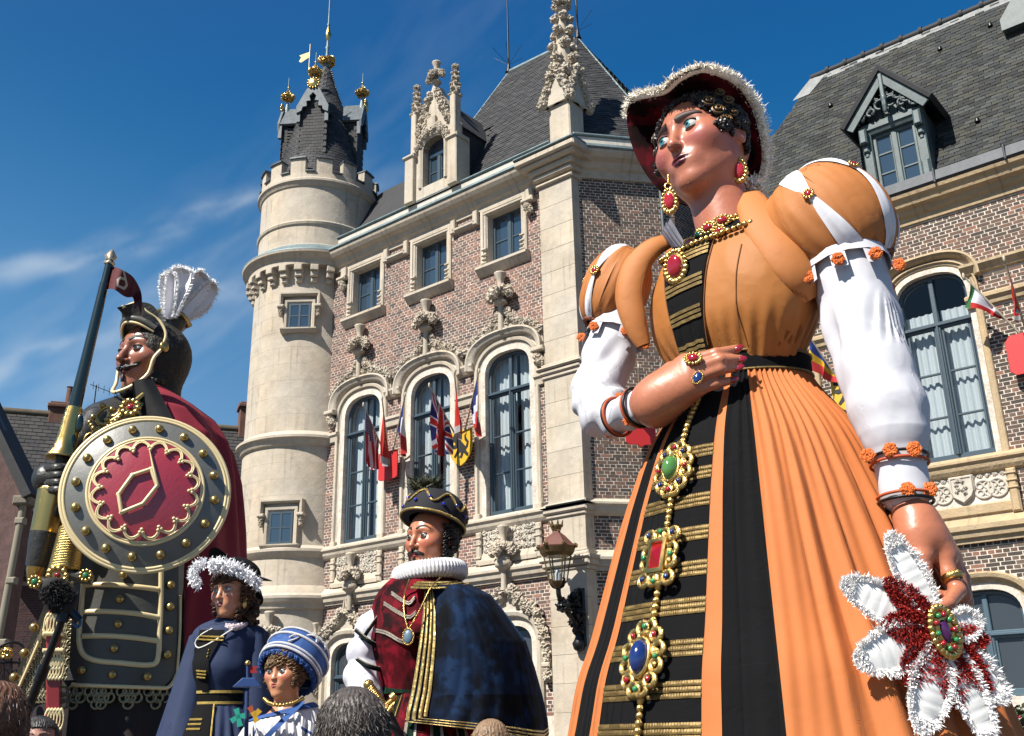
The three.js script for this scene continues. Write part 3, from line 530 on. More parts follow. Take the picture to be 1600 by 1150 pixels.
  // narrow return to the wing behind
  const ex = CLn * Math.cos(CT), ez = -CLn * Math.sin(CT);
  const wallD = part(hall, 'wall', [box(-3, 0, 0, 13.2, -0.4, -0.001)], M.mortar); wallD.position.set(ex, 0, ez); wallD.rotation.y = Math.PI / 2; wallD.scale.x = -1;
  wallD.scale.x = 1; wallD.geometry.translate(3, 0, 0);
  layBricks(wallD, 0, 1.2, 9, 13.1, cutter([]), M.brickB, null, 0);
  // rest of the shell so that the rooms are dark
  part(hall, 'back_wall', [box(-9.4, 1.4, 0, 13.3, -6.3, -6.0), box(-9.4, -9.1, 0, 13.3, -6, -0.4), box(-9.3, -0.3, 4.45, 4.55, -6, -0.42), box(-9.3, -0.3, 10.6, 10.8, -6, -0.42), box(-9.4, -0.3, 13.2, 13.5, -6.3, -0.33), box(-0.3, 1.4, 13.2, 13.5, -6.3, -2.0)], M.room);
  // windows
  seed(77);
  F1.forEach((h, i) => { const w = archWindow(hall, h, -0.2, 8.62, [6.86, 7.67]); curtain(w, h.cx - 0.62, h.cx + 0.02, 5.95, 9.5, -0.36, M.curtain, i); curtain(w, h.cx + 0.05, h.cx + 0.62, 5.95, 9.5, -0.4, M.curtain, i + 5); });
  F0.forEach(h => archWindow(hall, h, -0.2, 2.95, [2.0], { glass: M.glassDark }));
  U.forEach(u => rectWindow(hall, u.x0 + 0.01, u.x1 - 0.01, u.y0, u.y1, -0.26, [12.31]));

  // roof over the pavilion
  const e0 = V(-5.75, 14.15, -0.36), e1 = V(-0.16, 14.15, -0.36), rL = V(-4.3, 19.5, -3.2), rR = V(-1.85, 19.42, -3.2);
  const c1 = V(CLn * Math.cos(CT), 14.15, -CLn * Math.sin(CT)).add(V(-0.1, 0, -0.3)), bk = V(1.2, 14.15, -6), bl = V(-5.75, 14.15, -6), eX = V(-9.3, 14.15, -0.36), eY = V(-9.3, 14.15, -3);
  const roof = part(hall, 'roof', [quadGeo(e0, e1, rR, rL), triGeo(e1, c1, rR), triGeo(c1, bk, rR), triGeo(e0, rL, bl), quadGeo(rL, rR, bk, bl), quadGeo(eX, e0, V(-5.2, 16.2, -1.5), V(-9.3, 16.2, -1.6))], M.slate[1]);
  const inDorm = p => !(p.x > -4.75 && p.x < -3.62 && p.y < 16.7);
  laySlates(roof, e0, e1, rL, rR, 0.11, 0.2, M.slate, 60, inDorm, 3);
  laySlates(roof, e1, c1, rR, rR.clone().add(V(0.001, 0, 0)), 0.11, 0.2, M.slate, 40, null, 4);
  laySlates(roof, c1, bk, rR, rR.clone().add(V(0.001, 0, -0.001)), 0.11, 0.2, M.slate, 0, null, 5);
  part(hall, 'ridge_capping', [rod(rL, rR, 0.07), rod(e1, rR, 0.03), rod(c1, rR, 0.035), rod(e0, rL, 0.03)], M.lead);
  for (const p of [rL, rR]) part(hall, 'lightning_rod', [rod(p, p.clone().add(V(0, 4.2, 0)), 0.03, 0.016), mv(lathe([[0.1, 0], [0.06, 0.15], [0.03, 0.3]], 8), p.x, p.y, p.z), ...[0, 1, 2, 3, 4, 5].map(k => rod(p.clone().add(V(0, 0.25, 0)), p.clone().add(V(Math.cos(k) * 0.5, 0.7, Math.sin(k) * 0.5)), 0.006))], M.black);

  // stone dormer
  const cx = -4.19, D = [], dz = -0.02;
  D.push(extr([[cx - 0.86, 14.16], [cx + 0.86, 14.16], [cx + 0.86, 15.55], [cx + 0.62, 15.6], [cx + 0.62, 16.1], [cx + 0.3, 16.75], [cx + 0.1, 17.15], [cx, 17.4], [cx - 0.1, 17.15], [cx - 0.3, 16.75], [cx - 0.62, 16.1], [cx - 0.62, 15.6], [cx - 0.86, 15.55]], dz - 0.4, dz, [archPts(cx, 14.5, 0.36, 15.5, 15.82, 14).reverse()]));
  D.push(sweep(archPts(cx, 14.5, 0.36, 15.5, 15.82, 14), [[0, -0.3], [0, dz - 0.02], [0.05, dz + 0.04], [0.1, dz + 0.05], [0.13, dz]]));
  for (const s of [-1, 1]) { D.push(slab(cx + s * 0.74 - 0.15, cx + s * 0.74 + 0.15, 14.16, 15.5, dz - 0.3, dz + 0.12, 0.02), slab(cx + s * 0.74 - 0.2, cx + s * 0.74 + 0.2, 15.42, 15.52, dz - 0.34, dz + 0.17, 0.03), slab(cx + s * 0.68 - 0.09, cx + s * 0.68 + 0.09, 15.5, 16.75, dz - 0.2, dz + 0.04, 0.02), pinnacle(cx + s * 0.68, 16.7, dz - 0.08, 0.15, 0.82, 5, s)); }
  D.push(crockets([[cx - 0.52, 16.15], [cx - 0.3, 16.65], [cx - 0.12, 17.1]], 0.16, 0.1, dz, 3), crockets([[cx + 0.52, 16.15], [cx + 0.3, 16.65], [cx + 0.12, 17.1]], 0.16, 0.1, dz, 8), fleuron(cx, 17.25, dz - 0.1, 0.8, 1, 9));
  D.push(extr([[cx - 0.14, 16.0], [cx, 15.95], [cx + 0.14, 16.0], [cx + 0.14, 16.35], [cx - 0.14, 16.35]], dz, dz + 0.1, [], 0.015));
  for (let i = 0; i < 40; i++) { const a = rr(0.15, 2.99), r = rr(0.5, 0.62); D.push(mv(leafLump(0.07, i), cx + Math.cos(a) * r * 0.95, 15.5 + Math.sin(a) * r * 0.9, dz + 0.04)); }
  for (let i = 0; i < 14; i++) D.push(mv(leafLump(0.08, i + 70, 0.7), cx + rr(-0.36, 0.36), rr(16.05, 16.6), dz + 0.02));
  const dm = part(hall, 'dormer', D, M.stone, { uv: true });
  part(dm, 'dormer_roof', [extr([[cx - 0.66, 16.0], [cx + 0.66, 16.0], [cx, 17.1]], -2.3, dz - 0.4), box(cx - 0.6, cx + 0.6, 14.2, 16.0, -1.6, dz - 0.38)], M.slate[1]);
  const w = rectWindow(hall, cx - 0.36, cx + 0.36, 14.5, 15.42, -0.3, [14.97]); part(hall, 'window', [sweep(archPts(cx, 15.4, 0.36, 15.5, 15.82, 14), [[0, -0.3], [0, -0.24], [-0.05, -0.24], [-0.05, -0.3]]), slab(cx - 0.36, cx + 0.36, 15.38, 15.48, -0.3, -0.22, 0.01), new THREE.ShapeGeometry(shapeOf(archPts(cx, 15.42, 0.34, 15.5, 15.82, 14).reverse())).translate(0, 0, -0.29)], M.glassBlue);
}

// ---------------------------------------------------------------- round stair tower
{
  seed(31);
  const TD = 26.3, TA = -11.8 * DEG, TC = V(TD * Math.sin(TA), 0, -TD * Math.cos(TA));
  const tw = thing('round_tower', 'round cream stone tower with battlements and dark slate spire with gilded finials', 'tower', TC);
  const crs = (y0, y1, r0, r1) => { const o = [], n = Math.round((y1 - y0) / 0.44); for (let i = 1; i < n; i++) { const y = mix(y0, y1, i / n), r = mix(r0, r1, i / n); o.push([r, y - 0.004], [r - 0.003, y], [r, y + 0.004]); } return o; };
  const R = 1.62, body = [[1.7, 0], [1.7, 4.5], [1.78, 4.52], [1.8, 4.62], [1.86, 4.66], [1.9, 4.74], [1.9, 4.8], [1.82, 4.86], [1.78, 4.95], [1.7, 5.05], [1.68, 5.4], [1.66, 5.68], [1.7, 5.72], [1.78, 5.84], [1.78, 5.9], [1.64, 5.98], [R, 6.0], ...crs(6.0, 8.42, R, R), [R, 8.42], [1.68, 8.46], [1.74, 8.58], [1.8, 8.62], [1.8, 8.68], [1.7, 8.76], [1.61, 8.82], ...crs(8.82, 13.24, 1.61, 1.6), [1.6, 13.24], [1.8, 13.26], [1.8, 13.4], [1.84, 13.44], [1.9, 13.52], [1.96, 13.55], [1.97, 13.6]];
  part(tw, 'wall', [toCreasedNormals(lathe(body, 72), 0.4)], M.stone, { uv: true });
  part(tw, 'lead_skirt', [lathe([[1.97, 13.6], [1.98, 13.63], [1.7, 13.86], [1.62, 13.92]], 64)], M.lead);
  part(tw, 'upper_drum', [toCreasedNormals(lathe([[1.62, 13.9], [1.59, 13.95], [1.59, 14.5], [1.63, 14.52], [1.65, 14.58], [1.63, 14.62], [1.585, 14.64], [1.585, 15.66], [1.62, 15.68], [1.66, 15.76], [1.7, 15.8], [1.7, 15.86], [1.63, 15.92], [1.62, 16.08], [1.42, 16.08], [1.42, 15.2], [0.1, 15.2]], 72), 0.4)], M.stone, { uv: true });
  const ringBlock = (a0, a1, r0, r1, y0, y1) => { const n = 5, P = []; for (let i = 0; i <= n; i++) P.push([Math.sin(mix(a0, a1, i / n)) * r1, Math.cos(mix(a0, a1, i / n)) * r1]); for (let i = n; i >= 0; i--) P.push([Math.sin(mix(a0, a1, i / n)) * r0, Math.cos(mix(a0, a1, i / n)) * r0]); const g = new THREE.ExtrudeGeometry(shapeOf(P), { depth: y1 - y0, bevelEnabled: false }); g.rotateX(Math.PI / 2); g.translate(0, y1, 0); return g; };
  const nm = 14, off = -11 * DEG;
  for (let i = 0; i < nm; i++) {
    const a = off + i * 2 * Math.PI / nm, w = 0.13;
    const m = part(tw, 'merlon', [ringBlock(a - w, a + w, 1.4, 1.62, 16.08, 16.5)], M.stone);
    part(m, 'merlon_cap', [ringBlock(a - w - 0.01, a + w + 0.01, 1.37, 1.67, 16.5, 16.545)], M.zinc);
    part(tw, 'crenel_sill', [ringBlock(a + w + 0.01, a + 2 * Math.PI / nm - w - 0.01, 1.38, 1.67, 16.085, 16.12)], M.zinc);
  }
  for (let i = 0; i < 27; i++) {
    const a = (i - 13) * 13.4 * DEG - 3 * DEG, g = merge([slab(-0.105, 0.105, 13.08, 13.24, 1.5, 1.84, 0.015), slab(-0.095, 0.095, 12.93, 13.08, 1.5, 1.77, 0.02), slab(-0.085, 0.085, 12.8, 12.93, 1.5, 1.69, 0.03)]); g.rotateY(a);
    part(tw, 'corbel', g, M.stone);
  }
  // two small windows with square hood moulds
  for (const [a, y0, y1, w] of [[-1, 11.52, 12.2, 0.28], [-7, 6.03, 6.8, 0.29]]) {
    const z = 1.5, r = R + 0.01, dirs = g => { g = clean(g); g.rotateY(a * DEG); return g; };
    const fr = part(tw, 'window_surround', [sweep([[-w, y0], [-w, y1], [w, y1], [w, y0]], [[-0.01, z - 0.1], [0, r - 0.02], [0.05, r + 0.03], [0.11, r + 0.035], [0.12, r - 0.1]]), mould([[y0 - 0.13, r - 0.1], [y0 - 0.12, r + 0.05], [y0 - 0.05, r + 0.13], [y0 - 0.02, r + 0.13], [y0 + 0.01, z]], -w - 0.18, w + 0.18),
      sweep([[-w - 0.16, y1 - 0.06], [-w - 0.16, y1 + 0.2], [w + 0.16, y1 + 0.2], [w + 0.16, y1 - 0.06]], [[0, r - 0.12], [0, r + 0.06], [0.04, r + 0.12], [0.08, r + 0.12], [0.09, r - 0.12]]), ...[-1, 1].flatMap(s => [slab(s * (w + 0.2) - 0.09, s * (w + 0.2) + 0.09, y1 - 0.13, y1 - 0.05, r - 0.1, r + 0.13, 0.02), ...[0, 1, 2, 3].map(i => mv(leafLump(0.075 - i * 0.008, i + s), s * (w + 0.2), y1 - 0.17 - i * 0.05, r + 0.02))])].map(dirs), M.stone);
    const rec = box(-w, w, y0, y1, z - 0.3, z - 0.02 + 0.135);
    const win = part(tw, 'window', [sweep([[-w, y0], [-w, y1], [w, y1], [w, y0]], [[0, r], [0, r + 0.016], [-0.05, r + 0.016], [-0.05, r]], true), box(-0.025, 0.025, y0, y1, r, r + 0.018), box(-w, w, (y0 + y1) / 2 - 0.015, (y0 + y1) / 2 + 0.015, r, r + 0.015)].map(dirs), M.paint);
    for (const s of [0, 1]) for (const t of [0, 1]) part(win, 'pane', [dirs(box(-w + s * w + 0.01, s * w - 0.01, mix(y0, y1, t / 2), mix(y0, y1, t / 2 + 0.5), r - 0.06, r + 0.005))], M.glassBlue);
  }
  // blind tracery fleurons on the ground storey
  const fl = (a, y, s, k) => { const g = merge([fleuron(0, y, 1.86, s, 1, k)]); g.rotateY(a * DEG); return g; };
  part(tw, 'carved_ornament', [fl(-9, 3.55, 0.85, 1), fl(24, 3.6, 0.55, 2), fl(-42, 3.5, 0.85, 3), ...[-18, 0].map((a, i) => { const g = leafLump(0.2, i); g.translate(0, 3.1, 1.76); g.rotateY(a * DEG); return g; }), ...[-14, -4].map((a, i) => { const g = merge([slab(-0.05, 0.05, 2.4, 3.2, 1.7, 1.82, 0.02)]); g.rotateZ(i ? 0.16 : -0.16); g.rotateY(a * DEG); return g; })], M.stone);
  // slate spire with four dormers
  const cone = [[1.38, 15.9], [1.22, 16.6], [1.06, 17.4], [0.86, 18.2], [0.62, 18.9], [0.4, 19.5], [0.24, 20.0], [0.12, 20.55]];
  const rad = y => { for (let i = 1; i < cone.length; i++) if (y <= cone[i][1]) { const t = (y - cone[i - 1][1]) / (cone[i][1] - cone[i - 1][1]); return mix(cone[i - 1][0], cone[i][0], t); } return 0.1; };
  const sp = part(tw, 'spire', [lathe(cone, 40)], M.slate[3]);
  const SL = [[], [], [], []], A = new THREE.Matrix4(), Q = new THREE.Quaternion(), E = new THREE.Euler();
  for (let y = 15.95; y < 20.45; y += 0.092) { const r = rad(y), n = Math.max(8, Math.round(2 * Math.PI * r / 0.17)), sl = Math.atan2(rad(y) - rad(y + 0.1), 0.1); for (let i = 0; i < n; i++) { const a = (i + (Math.round(y / 0.092) % 2) / 2) / n * 2 * Math.PI; Q.setFromEuler(E.set(-sl - 0.06, a, 0, 'YXZ')); SL[rnd() * 4 | 0].push(A.compose(V(Math.sin(a) * (r + 0.008), y, Math.cos(a) * (r + 0.008)), Q, V(2 * Math.PI * r / n - 0.006, 0.14, 0.012)).clone()); } }
  // dormer cheeks and faces, slated too
  const dorm = a => {
    const rot = g => { g = clean(g); g.rotateY(a); return g; };
    const d = part(sp, 'spire_dormer', [rot(extr([[-0.36, 17.0], [0.36, 17.0], [0.36, 18.5], [0, 19.1], [-0.36, 18.5]], 0.2, 1.1))], M.slate[0]);
    for (let y = 17.05; y < 18.7; y += 0.098) for (let i = -2; i < 3; i++) { const x = i * 0.165 + (Math.round(y / 0.098) % 2) * 0.08; if (Math.abs(x) > 0.34 - Math.max(0, (y - 18.4) * 0.6)) continue; Q.setFromEuler(E.set(-0.06, a, 0, 'YXZ')); const p = V(x, y, 1.11).applyAxisAngle(V(0, 1, 0), a); SL[rnd() * 4 | 0].push(A.compose(p, Q, V(0.16, 0.14, 0.012)).clone()); }
    for (const s of [-1, 1]) for (let y = 17.1; y < 18.5; y += 0.098) for (let z = 0.95; z > 0.3; z -= 0.165) { Q.setFromEuler(E.set(0, a + s * Math.PI / 2, 0, 'YXZ')); const p = V(s * 0.366, y, z + (Math.round(y / 0.098) % 2) * 0.08).applyAxisAngle(V(0, 1, 0), a); SL[rnd() * 4 | 0].push(A.compose(p, Q, V(0.16, 0.14, 0.012)).clone()); }
    // scalloped barge boards hung in front of the gable
    const edge = [[-0.47, 18.42], [-0.45, 18.2], [-0.3, 18.28], [-0.27, 18.4], [-0.15, 18.42], [-0.17, 18.58], [-0.05, 18.6], [-0.09, 18.75], [0, 18.86], [0.09, 18.75], [0.05, 18.6], [0.17, 18.58], [0.15, 18.42], [0.27, 18.4], [0.3, 18.28], [0.45, 18.2], [0.47, 18.42], [0.2, 18.98], [0, 19.22], [-0.2, 18.98]];
    const b = [extr(edge, 1.16, 1.24, [], 0.012), extr([[-0.47, 18.4], [0, 19.2], [0.47, 18.4], [0.42, 18.36], [0, 19.08], [-0.42, 18.36]], 0.3, 1.2)];
    for (const s of [-1, 1]) b.push(box(s * 0.4 - 0.05, s * 0.4 + 0.05, 17.95, 18.35, 1.1, 1.2));
    part(sp, 'barge_board', b.map(rot), M.zinc);
    const f = [rod([0, 19.0, 1.12], [0, 19.45, 1.12], 0.1, 0.03), rod([0, 19.4, 1.12], [0, 20.3, 1.12], 0.026, 0.012)].map(rot);
    part(sp, 'finial_rod', f, M.lead);
    const gg = [mv(lathe([[0, -0.05], [0.13, -0.02], [0.15, 0], [0.13, 0.02], [0, 0.05]], 12).rotateX(Math.PI / 2), 0, 19.17, 1.26)];
    for (let k = 0; k < 12; k++) gg.push(mv(ball(0, 0, 0, 0.035), Math.cos(k * Math.PI / 6) * 0.165, 19.17 + Math.sin(k * Math.PI / 6) * 0.165, 1.25));
    for (let k = 0; k < 7; k++) gg.push(mv(leafLump(0.085, k + a), Math.cos(k * 0.9) * 0.13, 19.62 + 0.03 * Math.sin(k * 3), 1.12 + Math.sin(k * 0.9) * 0.13));
    gg.push(mv(leafLump(0.06, 3), 0, 19.8, 1.12), ball(0, 19.95, 1.12, 0.035));
    part(sp, 'gilded_finial', gg.map(rot), M.gold);
  };
  for (const a of [-4, 86, 176, 266]) dorm(a * DEG);
  SL.forEach((S, m) => { const im = new THREE.InstancedMesh(new THREE.BoxGeometry(1, 1, 1), M.slate[m], S.length); S.forEach((q, i) => im.setMatrixAt(i, q)); im.name = 'slates'; im.userData.kind = 'stuff'; shade(im); sp.add(im); });
  // hip roll of little crockets on the right of the spire, vane, main finial
  part(sp, 'spire_finial', [lathe([[0.13, 20.4], [0.09, 20.7], [0.05, 20.9], [0.08, 20.95], [0.05, 21.0], [0.035, 21.25], [0.07, 21.3], [0.035, 21.36], [0.03, 21.55], [0.03, 22.1], [0.05, 22.14], [0.024, 22.2], [0.012, 24.2]], 10), ...Array.from({ length: 16 }, (_, i) => ball(rad(19.3 + i * 0.075) + 0.02, 19.3 + i * 0.075, 0.05, 0.035, 1, 1, 1, 6))], M.lead);
  part(sp, 'gilded_finial', [lathe([[0.03, 21.55], [0.06, 21.62], [0.1, 21.78], [0.05, 21.98], [0.03, 22.05]], 10), ...Array.from({ length: 9 }, (_, k) => mv(leafLump(0.095, k), Math.cos(k * 0.7) * 0.17, 20.82 + 0.05 * Math.cos(k * 5), Math.sin(k * 0.7) * 0.17))], M.gold);
  part(sp, 'weather_vane', [rod([-0.32, 19.9, 0.9], [-0.32, 20.75, 0.9], 0.012), extr([[-0.33, 20.3], [-0.55, 20.12], [-0.62, 20.15], [-0.56, 20.3], [-0.62, 20.36], [-0.33, 20.48]], 0.89, 0.905)], M.goldSoft);
}

// ---------------------------------------------------------------- wing set back on the right
const WING = hallW(6.62, 0, -1.94);
const wing = thing('town_hall_wing', 'brown brick wing with blue arched windows and mossy grey slate roof', 'building', WING, TURN);
{
  seed(9);
  const BX = [-3.27, -0.23, 2.81, 5.85], F1 = BX.map(cx => ({ cx, a: 0.63, y0: 5.95, spring: 8.86, top: 9.38 })), F0 = BX.map(cx => ({ cx, a: 0.6, y0: 2.1, spring: 3.3, top: 3.76 }));
  const holes = [...F1, ...F0].map(h => archPts(h.cx, h.y0, h.a - 0.01, h.spring, h.top).reverse());
  const x0 = -5.15, x1 = 8;
  const wall = part(wing, 'wall', [extr([[x0, 0], [x1, 0], [x1, 10.6], [x0, 10.6]], -0.4, -0.001, holes)], M.mortar);
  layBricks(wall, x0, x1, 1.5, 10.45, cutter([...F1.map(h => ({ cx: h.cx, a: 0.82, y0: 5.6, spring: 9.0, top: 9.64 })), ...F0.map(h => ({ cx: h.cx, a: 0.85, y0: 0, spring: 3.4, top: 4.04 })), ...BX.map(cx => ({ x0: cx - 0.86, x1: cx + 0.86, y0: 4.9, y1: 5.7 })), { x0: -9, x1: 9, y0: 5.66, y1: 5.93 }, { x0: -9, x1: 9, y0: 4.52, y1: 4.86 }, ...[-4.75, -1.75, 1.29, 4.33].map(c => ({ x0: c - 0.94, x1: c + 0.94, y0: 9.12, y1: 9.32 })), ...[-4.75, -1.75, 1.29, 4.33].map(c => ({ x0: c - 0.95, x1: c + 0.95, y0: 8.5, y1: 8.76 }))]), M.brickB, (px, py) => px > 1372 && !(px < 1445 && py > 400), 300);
  const S = [mould([[5.62, 0], [5.66, 0.06], [5.72, 0.1], [5.8, 0.12], [5.83, 0.16], [5.87, 0.16], [5.95, 0.02], [5.95, 0]], x0, x1), mould([[4.5, 0], [4.5, 0.07], [4.58, 0.08], [4.59, 0.13], [4.68, 0.15], [4.7, 0.19], [4.78, 0.19], [4.92, 0.03], [4.92, 0]], x0, x1)];
  S.push(mould([[10.42, -0.3], [10.42, 0.05], [10.54, 0.07], [10.58, 0.13], [10.66, 0.16], [10.7, 0.26], [10.8, 0.3], [10.84, 0.36], [10.9, 0.38], [10.9, -0.3]], x0, x1));
  const CP = [];
  for (const h of F1) {
    S.push(sweep(archPts(h.cx, h.y0 - 0.02, h.a, h.spring, h.top, 20), [[-0.012, -0.22], [0, -0.1], [0.06, -0.05], [0.08, -0.01], [0.12, 0.02], [0.15, 0.015], [0.17, 0.06], [0.2, 0.05], [0.2, -0.05]]));
    S.push(sweep(archPts(h.cx, 9.1, 0.82, 9.1, 9.62, 20), [[-0.02, 0], [-0.02, 0.06], [0.02, 0.12], [0.06, 0.16], [0.1, 0.15], [0.11, 0]]));
    for (const s of [-1, 1]) { const x = h.cx + s * 0.78; S.push(slab(x - 0.06, x + 0.06, 5.9, 8.55, 0, 0.05, 0.02)); }
    // carved balcony: shield between pierced quatrefoils
    S.push(slab(h.cx - 0.74, h.cx + 0.74, 4.95, 5.13, -0.02, 0.05, 0.02));
    for (const s of [-1, 1]) { const x = h.cx + s * 0.8; S.push(slab(x - 0.075, x + 0.075, 4.92, 5.64, 0, 0.1, 0.03)); for (const y of [5.3, 5.42, 5.54]) S.push(slab(x - 0.085, x + 0.085, y, y + 0.035, 0, 0.12, 0.01)); }
    CP.push(slab(h.cx - 0.73, h.cx + 0.73, 5.12, 5.64, -0.06, -0.01, 0.01));
    for (const s of [-1, 1]) for (const d of [-0.1, 0.1]) { const c = [h.cx + s * 0.44 + d * 1.1, 5.37], g = new THREE.TorusGeometry(0.15, 0.03, 6, 18); g.translate(c[0], c[1], 0); CP.push(g); for (let k = 0; k < 4; k++) CP.push(mv(new THREE.TorusGeometry(0.05, 0.018, 5, 10), c[0] + Math.cos(k * 1.57 + 0.78) * 0.085, c[1] + Math.sin(k * 1.57 + 0.78) * 0.085, 0.005)); }
    CP.push(extr([[-0.2, 0.24], [-0.2, -0.02], [-0.16, -0.12], [0, -0.24], [0.16, -0.12], [0.2, -0.02], [0.2, 0.24]].map(q => [h.cx + q[0], 5.4 + q[1]]), -0.01, 0.06, [], 0.02));
    CP.push(sweep([[-0.16, 0.2], [-0.16, -0.02], [-0.12, -0.1], [0, -0.19], [0.12, -0.1], [0.16, -0.02], [0.16, 0.2]].map(q => [h.cx + q[0], 5.4 + q[1]]).reverse(), [[0, 0.055], [0, 0.075], [0.02, 0.075], [0.02, 0.055]], true));
    for (let i = 0; i < 9; i++) CP.push(mv(leafLump(0.035, i), h.cx + rr(-0.11, 0.11), 5.4 + rr(-0.08, 0.17), 0.06));
    for (let x = -0.66; x < 0.7; x += 0.12) CP.push(mv(leafLump(0.045, x * 9, 0.6), h.cx + x, 5.6, 0));
  }
  for (const h of F0) S.push(sweep(archPts(h.cx, 0.5, h.a, h.spring, h.top, 20), [[-0.012, -0.22], [0, -0.1], [0.07, -0.05], [0.1, 0], [0.16, 0.02], [0.19, 0.1], [0.25, 0.12], [0.28, 0.08], [0.28, -0.05]]));
  for (const c of [-4.75, -1.75, 1.29, 4.33]) S.push(mould([[9.12, 0], [9.14, 0.05], [9.2, 0.09], [9.26, 0.15], [9.31, 0.15], [9.33, 0]], Math.max(x0, c - 0.93), c + 0.93), mould([[8.5, 0], [8.52, 0.06], [8.6, 0.08], [8.64, 0.13], [8.7, 0.13], [8.76, 0.02], [8.76, 0]], Math.max(x0, c - 0.93), c + 0.93));
  part(wing, 'stone_dressing', S, M.stoneWarm = std([0.80, 0.60, 0.36], 0.9, { map: T_stone, bumpMap: T_grain, bumpScale: 0.012 }));
  part(wing, 'carved_panels', CP, M.stonePale);
  F1.forEach((h, i) => { if (i > 2) return; const w = archWindow(wing, h, -0.2, 8.42, [6.75, 7.55]); curtain(w, h.cx - 0.6, h.cx - 0.04, 5.95, 8.75, -0.32, M.curtain, i); curtain(w, h.cx + 0.04, h.cx + 0.6, 5.95, 8.75, -0.32, M.curtain, i + 5); });
  F0.forEach((h, i) => { if (i < 3) archWindow(wing, h, -0.2, 3.05, [2.2], { glass: M.glassDark, paint: M.paintMid ?? (M.paintMid = std([0.085, 0.14, 0.18], 0.45)) }); });
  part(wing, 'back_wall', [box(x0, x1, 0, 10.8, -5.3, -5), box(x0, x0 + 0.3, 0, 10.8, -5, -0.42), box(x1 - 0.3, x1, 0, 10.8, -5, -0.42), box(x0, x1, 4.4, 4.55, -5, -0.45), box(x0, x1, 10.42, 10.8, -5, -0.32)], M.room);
  part(wing, 'gutter', [mould([[10.9, -0.3], [10.9, 0.36], [10.95, 0.42], [11.16, 0.38], [11.2, 0.3], [11.22, -0.06], [11.22, -0.3]], x0, x1), ...[-3.4, -2.1, -0.9, 0.3, 1.5].map(x => slab(x - 0.02, x + 0.02, 10.9, 11.19, 0.36, 0.43, 0.01))], M.gutterB = std([0.075, 0.088, 0.108], 0.6, { map: T_dirt, metalness: 0.15 }));
  // roof
  const sl = (x, v) => V(x, v, -0.06 - (v - 11.2) * 0.43);
  const rT = 15.72, e0 = sl(-5.1, 11.2), e1 = sl(8, 11.2), t0 = sl(-2.5, rT), t1 = sl(8, rT);
  const roof = part(wing, 'roof', [quadGeo(e0, e1, t1, t0), quadGeo(V(-5.1, 11.2, -5), e0, t0, V(-2.5, rT, -3)), quadGeo(t0, t1, V(8, rT - 0.4, -5.2), V(-2.5, rT - 0.4, -5.2))], M.slateB[3]);
  laySlates(roof, e0, e1, t0, t1, 0.11, 0.2, M.slateB, 300, p => !(p.x > -0.98 && p.x < 0.22 && p.y < 13.1), 8);
  const rg = [];
  for (let x = -2.55; x < 4; x += 0.42) rg.push(rod(sl(x, rT + 0.04), sl(x + 0.4, rT + 0.04), 0.085, 0.085, 10), rod(sl(x + 0.37, rT + 0.05), sl(x + 0.44, rT + 0.05), 0.115, 0.115, 10));
  for (const g of rg) part(roof, 'ridge_tile', [g], M.slate[3]);
  part(wing, 'ridge_flashing', [quadGeo(sl(-2.6, rT - 0.2), sl(8, rT - 0.2), sl(8, rT), sl(-2.55, rT)).translate(0, 0, 0.03), quadGeo(sl(-2.95, rT - 0.55), sl(-2.55, rT - 0.55), sl(-2.2, rT - 0.1), sl(-2.55, rT)).translate(0, 0.02, 0.035)], std([0.36, 0.37, 0.37], 0.6, { map: T_dirt }));
  for (const [x, v] of [[-2.0, 14.5], [0.35, 14.9], [1.35, 15.0], [1.0, 12.35]]) part(wing, 'roof_vent', [mv(lathe([[0.05, -0.04], [0.045, 0.015], [0.03, 0.04], [0, 0.05]], 10), x, v, sl(x, v).z + 0.06)], M.black);
  // timber dormer
  const cx = -0.39, P = M.paintPale, z = 0.02;
  const dm = part(wing, 'dormer', [slab(cx - 0.6, cx - 0.41, 11.24, 12.6, z - 0.12, z + 0.05, 0.02), slab(cx + 0.41, cx + 0.6, 11.24, 12.6, z - 0.12, z + 0.05, 0.02), slab(cx + 0.43, cx + 0.58, 11.24, 11.6, z, z + 0.09, 0.03), slab(cx - 0.62, cx + 0.62, 12.58, 12.76, z - 0.14, z + 0.09, 0.03), mould([[12.5, z - 0.1], [12.52, z + 0.03], [12.58, z + 0.06], [12.6, z - 0.1]], cx - 0.45, cx + 0.45), box(cx - 0.6, cx + 0.6, 11.22, 12.7, -0.75, -0.16), box(cx - 0.6, cx - 0.42, 11.22, 12.7, -0.75, 0), box(cx + 0.42, cx + 0.6, 11.22, 12.7, -0.75, 0)], P);
  rectWindow(wing, cx - 0.41, cx + 0.41, 11.26, 12.5, -0.08, [11.66, 12.08], { paint: P, fr: 0.07, m: 0.055 });
  for (const s of [-1, 1]) part(dm, 'bracket', [slab(cx + s * 0.52 - 0.075, cx + s * 0.52 + 0.075, 12.3, 12.62, z, z + 0.2, 0.03), slab(cx + s * 0.52 - 0.06, cx + s * 0.52 + 0.06, 12.14, 12.3, z, z + 0.11, 0.03), slab(cx + s * 0.52 - 0.04, cx + s * 0.52 + 0.04, 12.05, 12.14, z, z + 0.07, 0.02)], P);
  part(dm, 'gable_boards', [-3, -2, -1, 0, 1, 2].map(i => slab(cx + i * 0.15 + 0.005, cx + i * 0.15 + 0.145, 12.76, 13.55 - Math.abs(i + 0.5) * 0.17, -0.1, 0.0 + (i % 2) * 0.012, 0.008)), P);
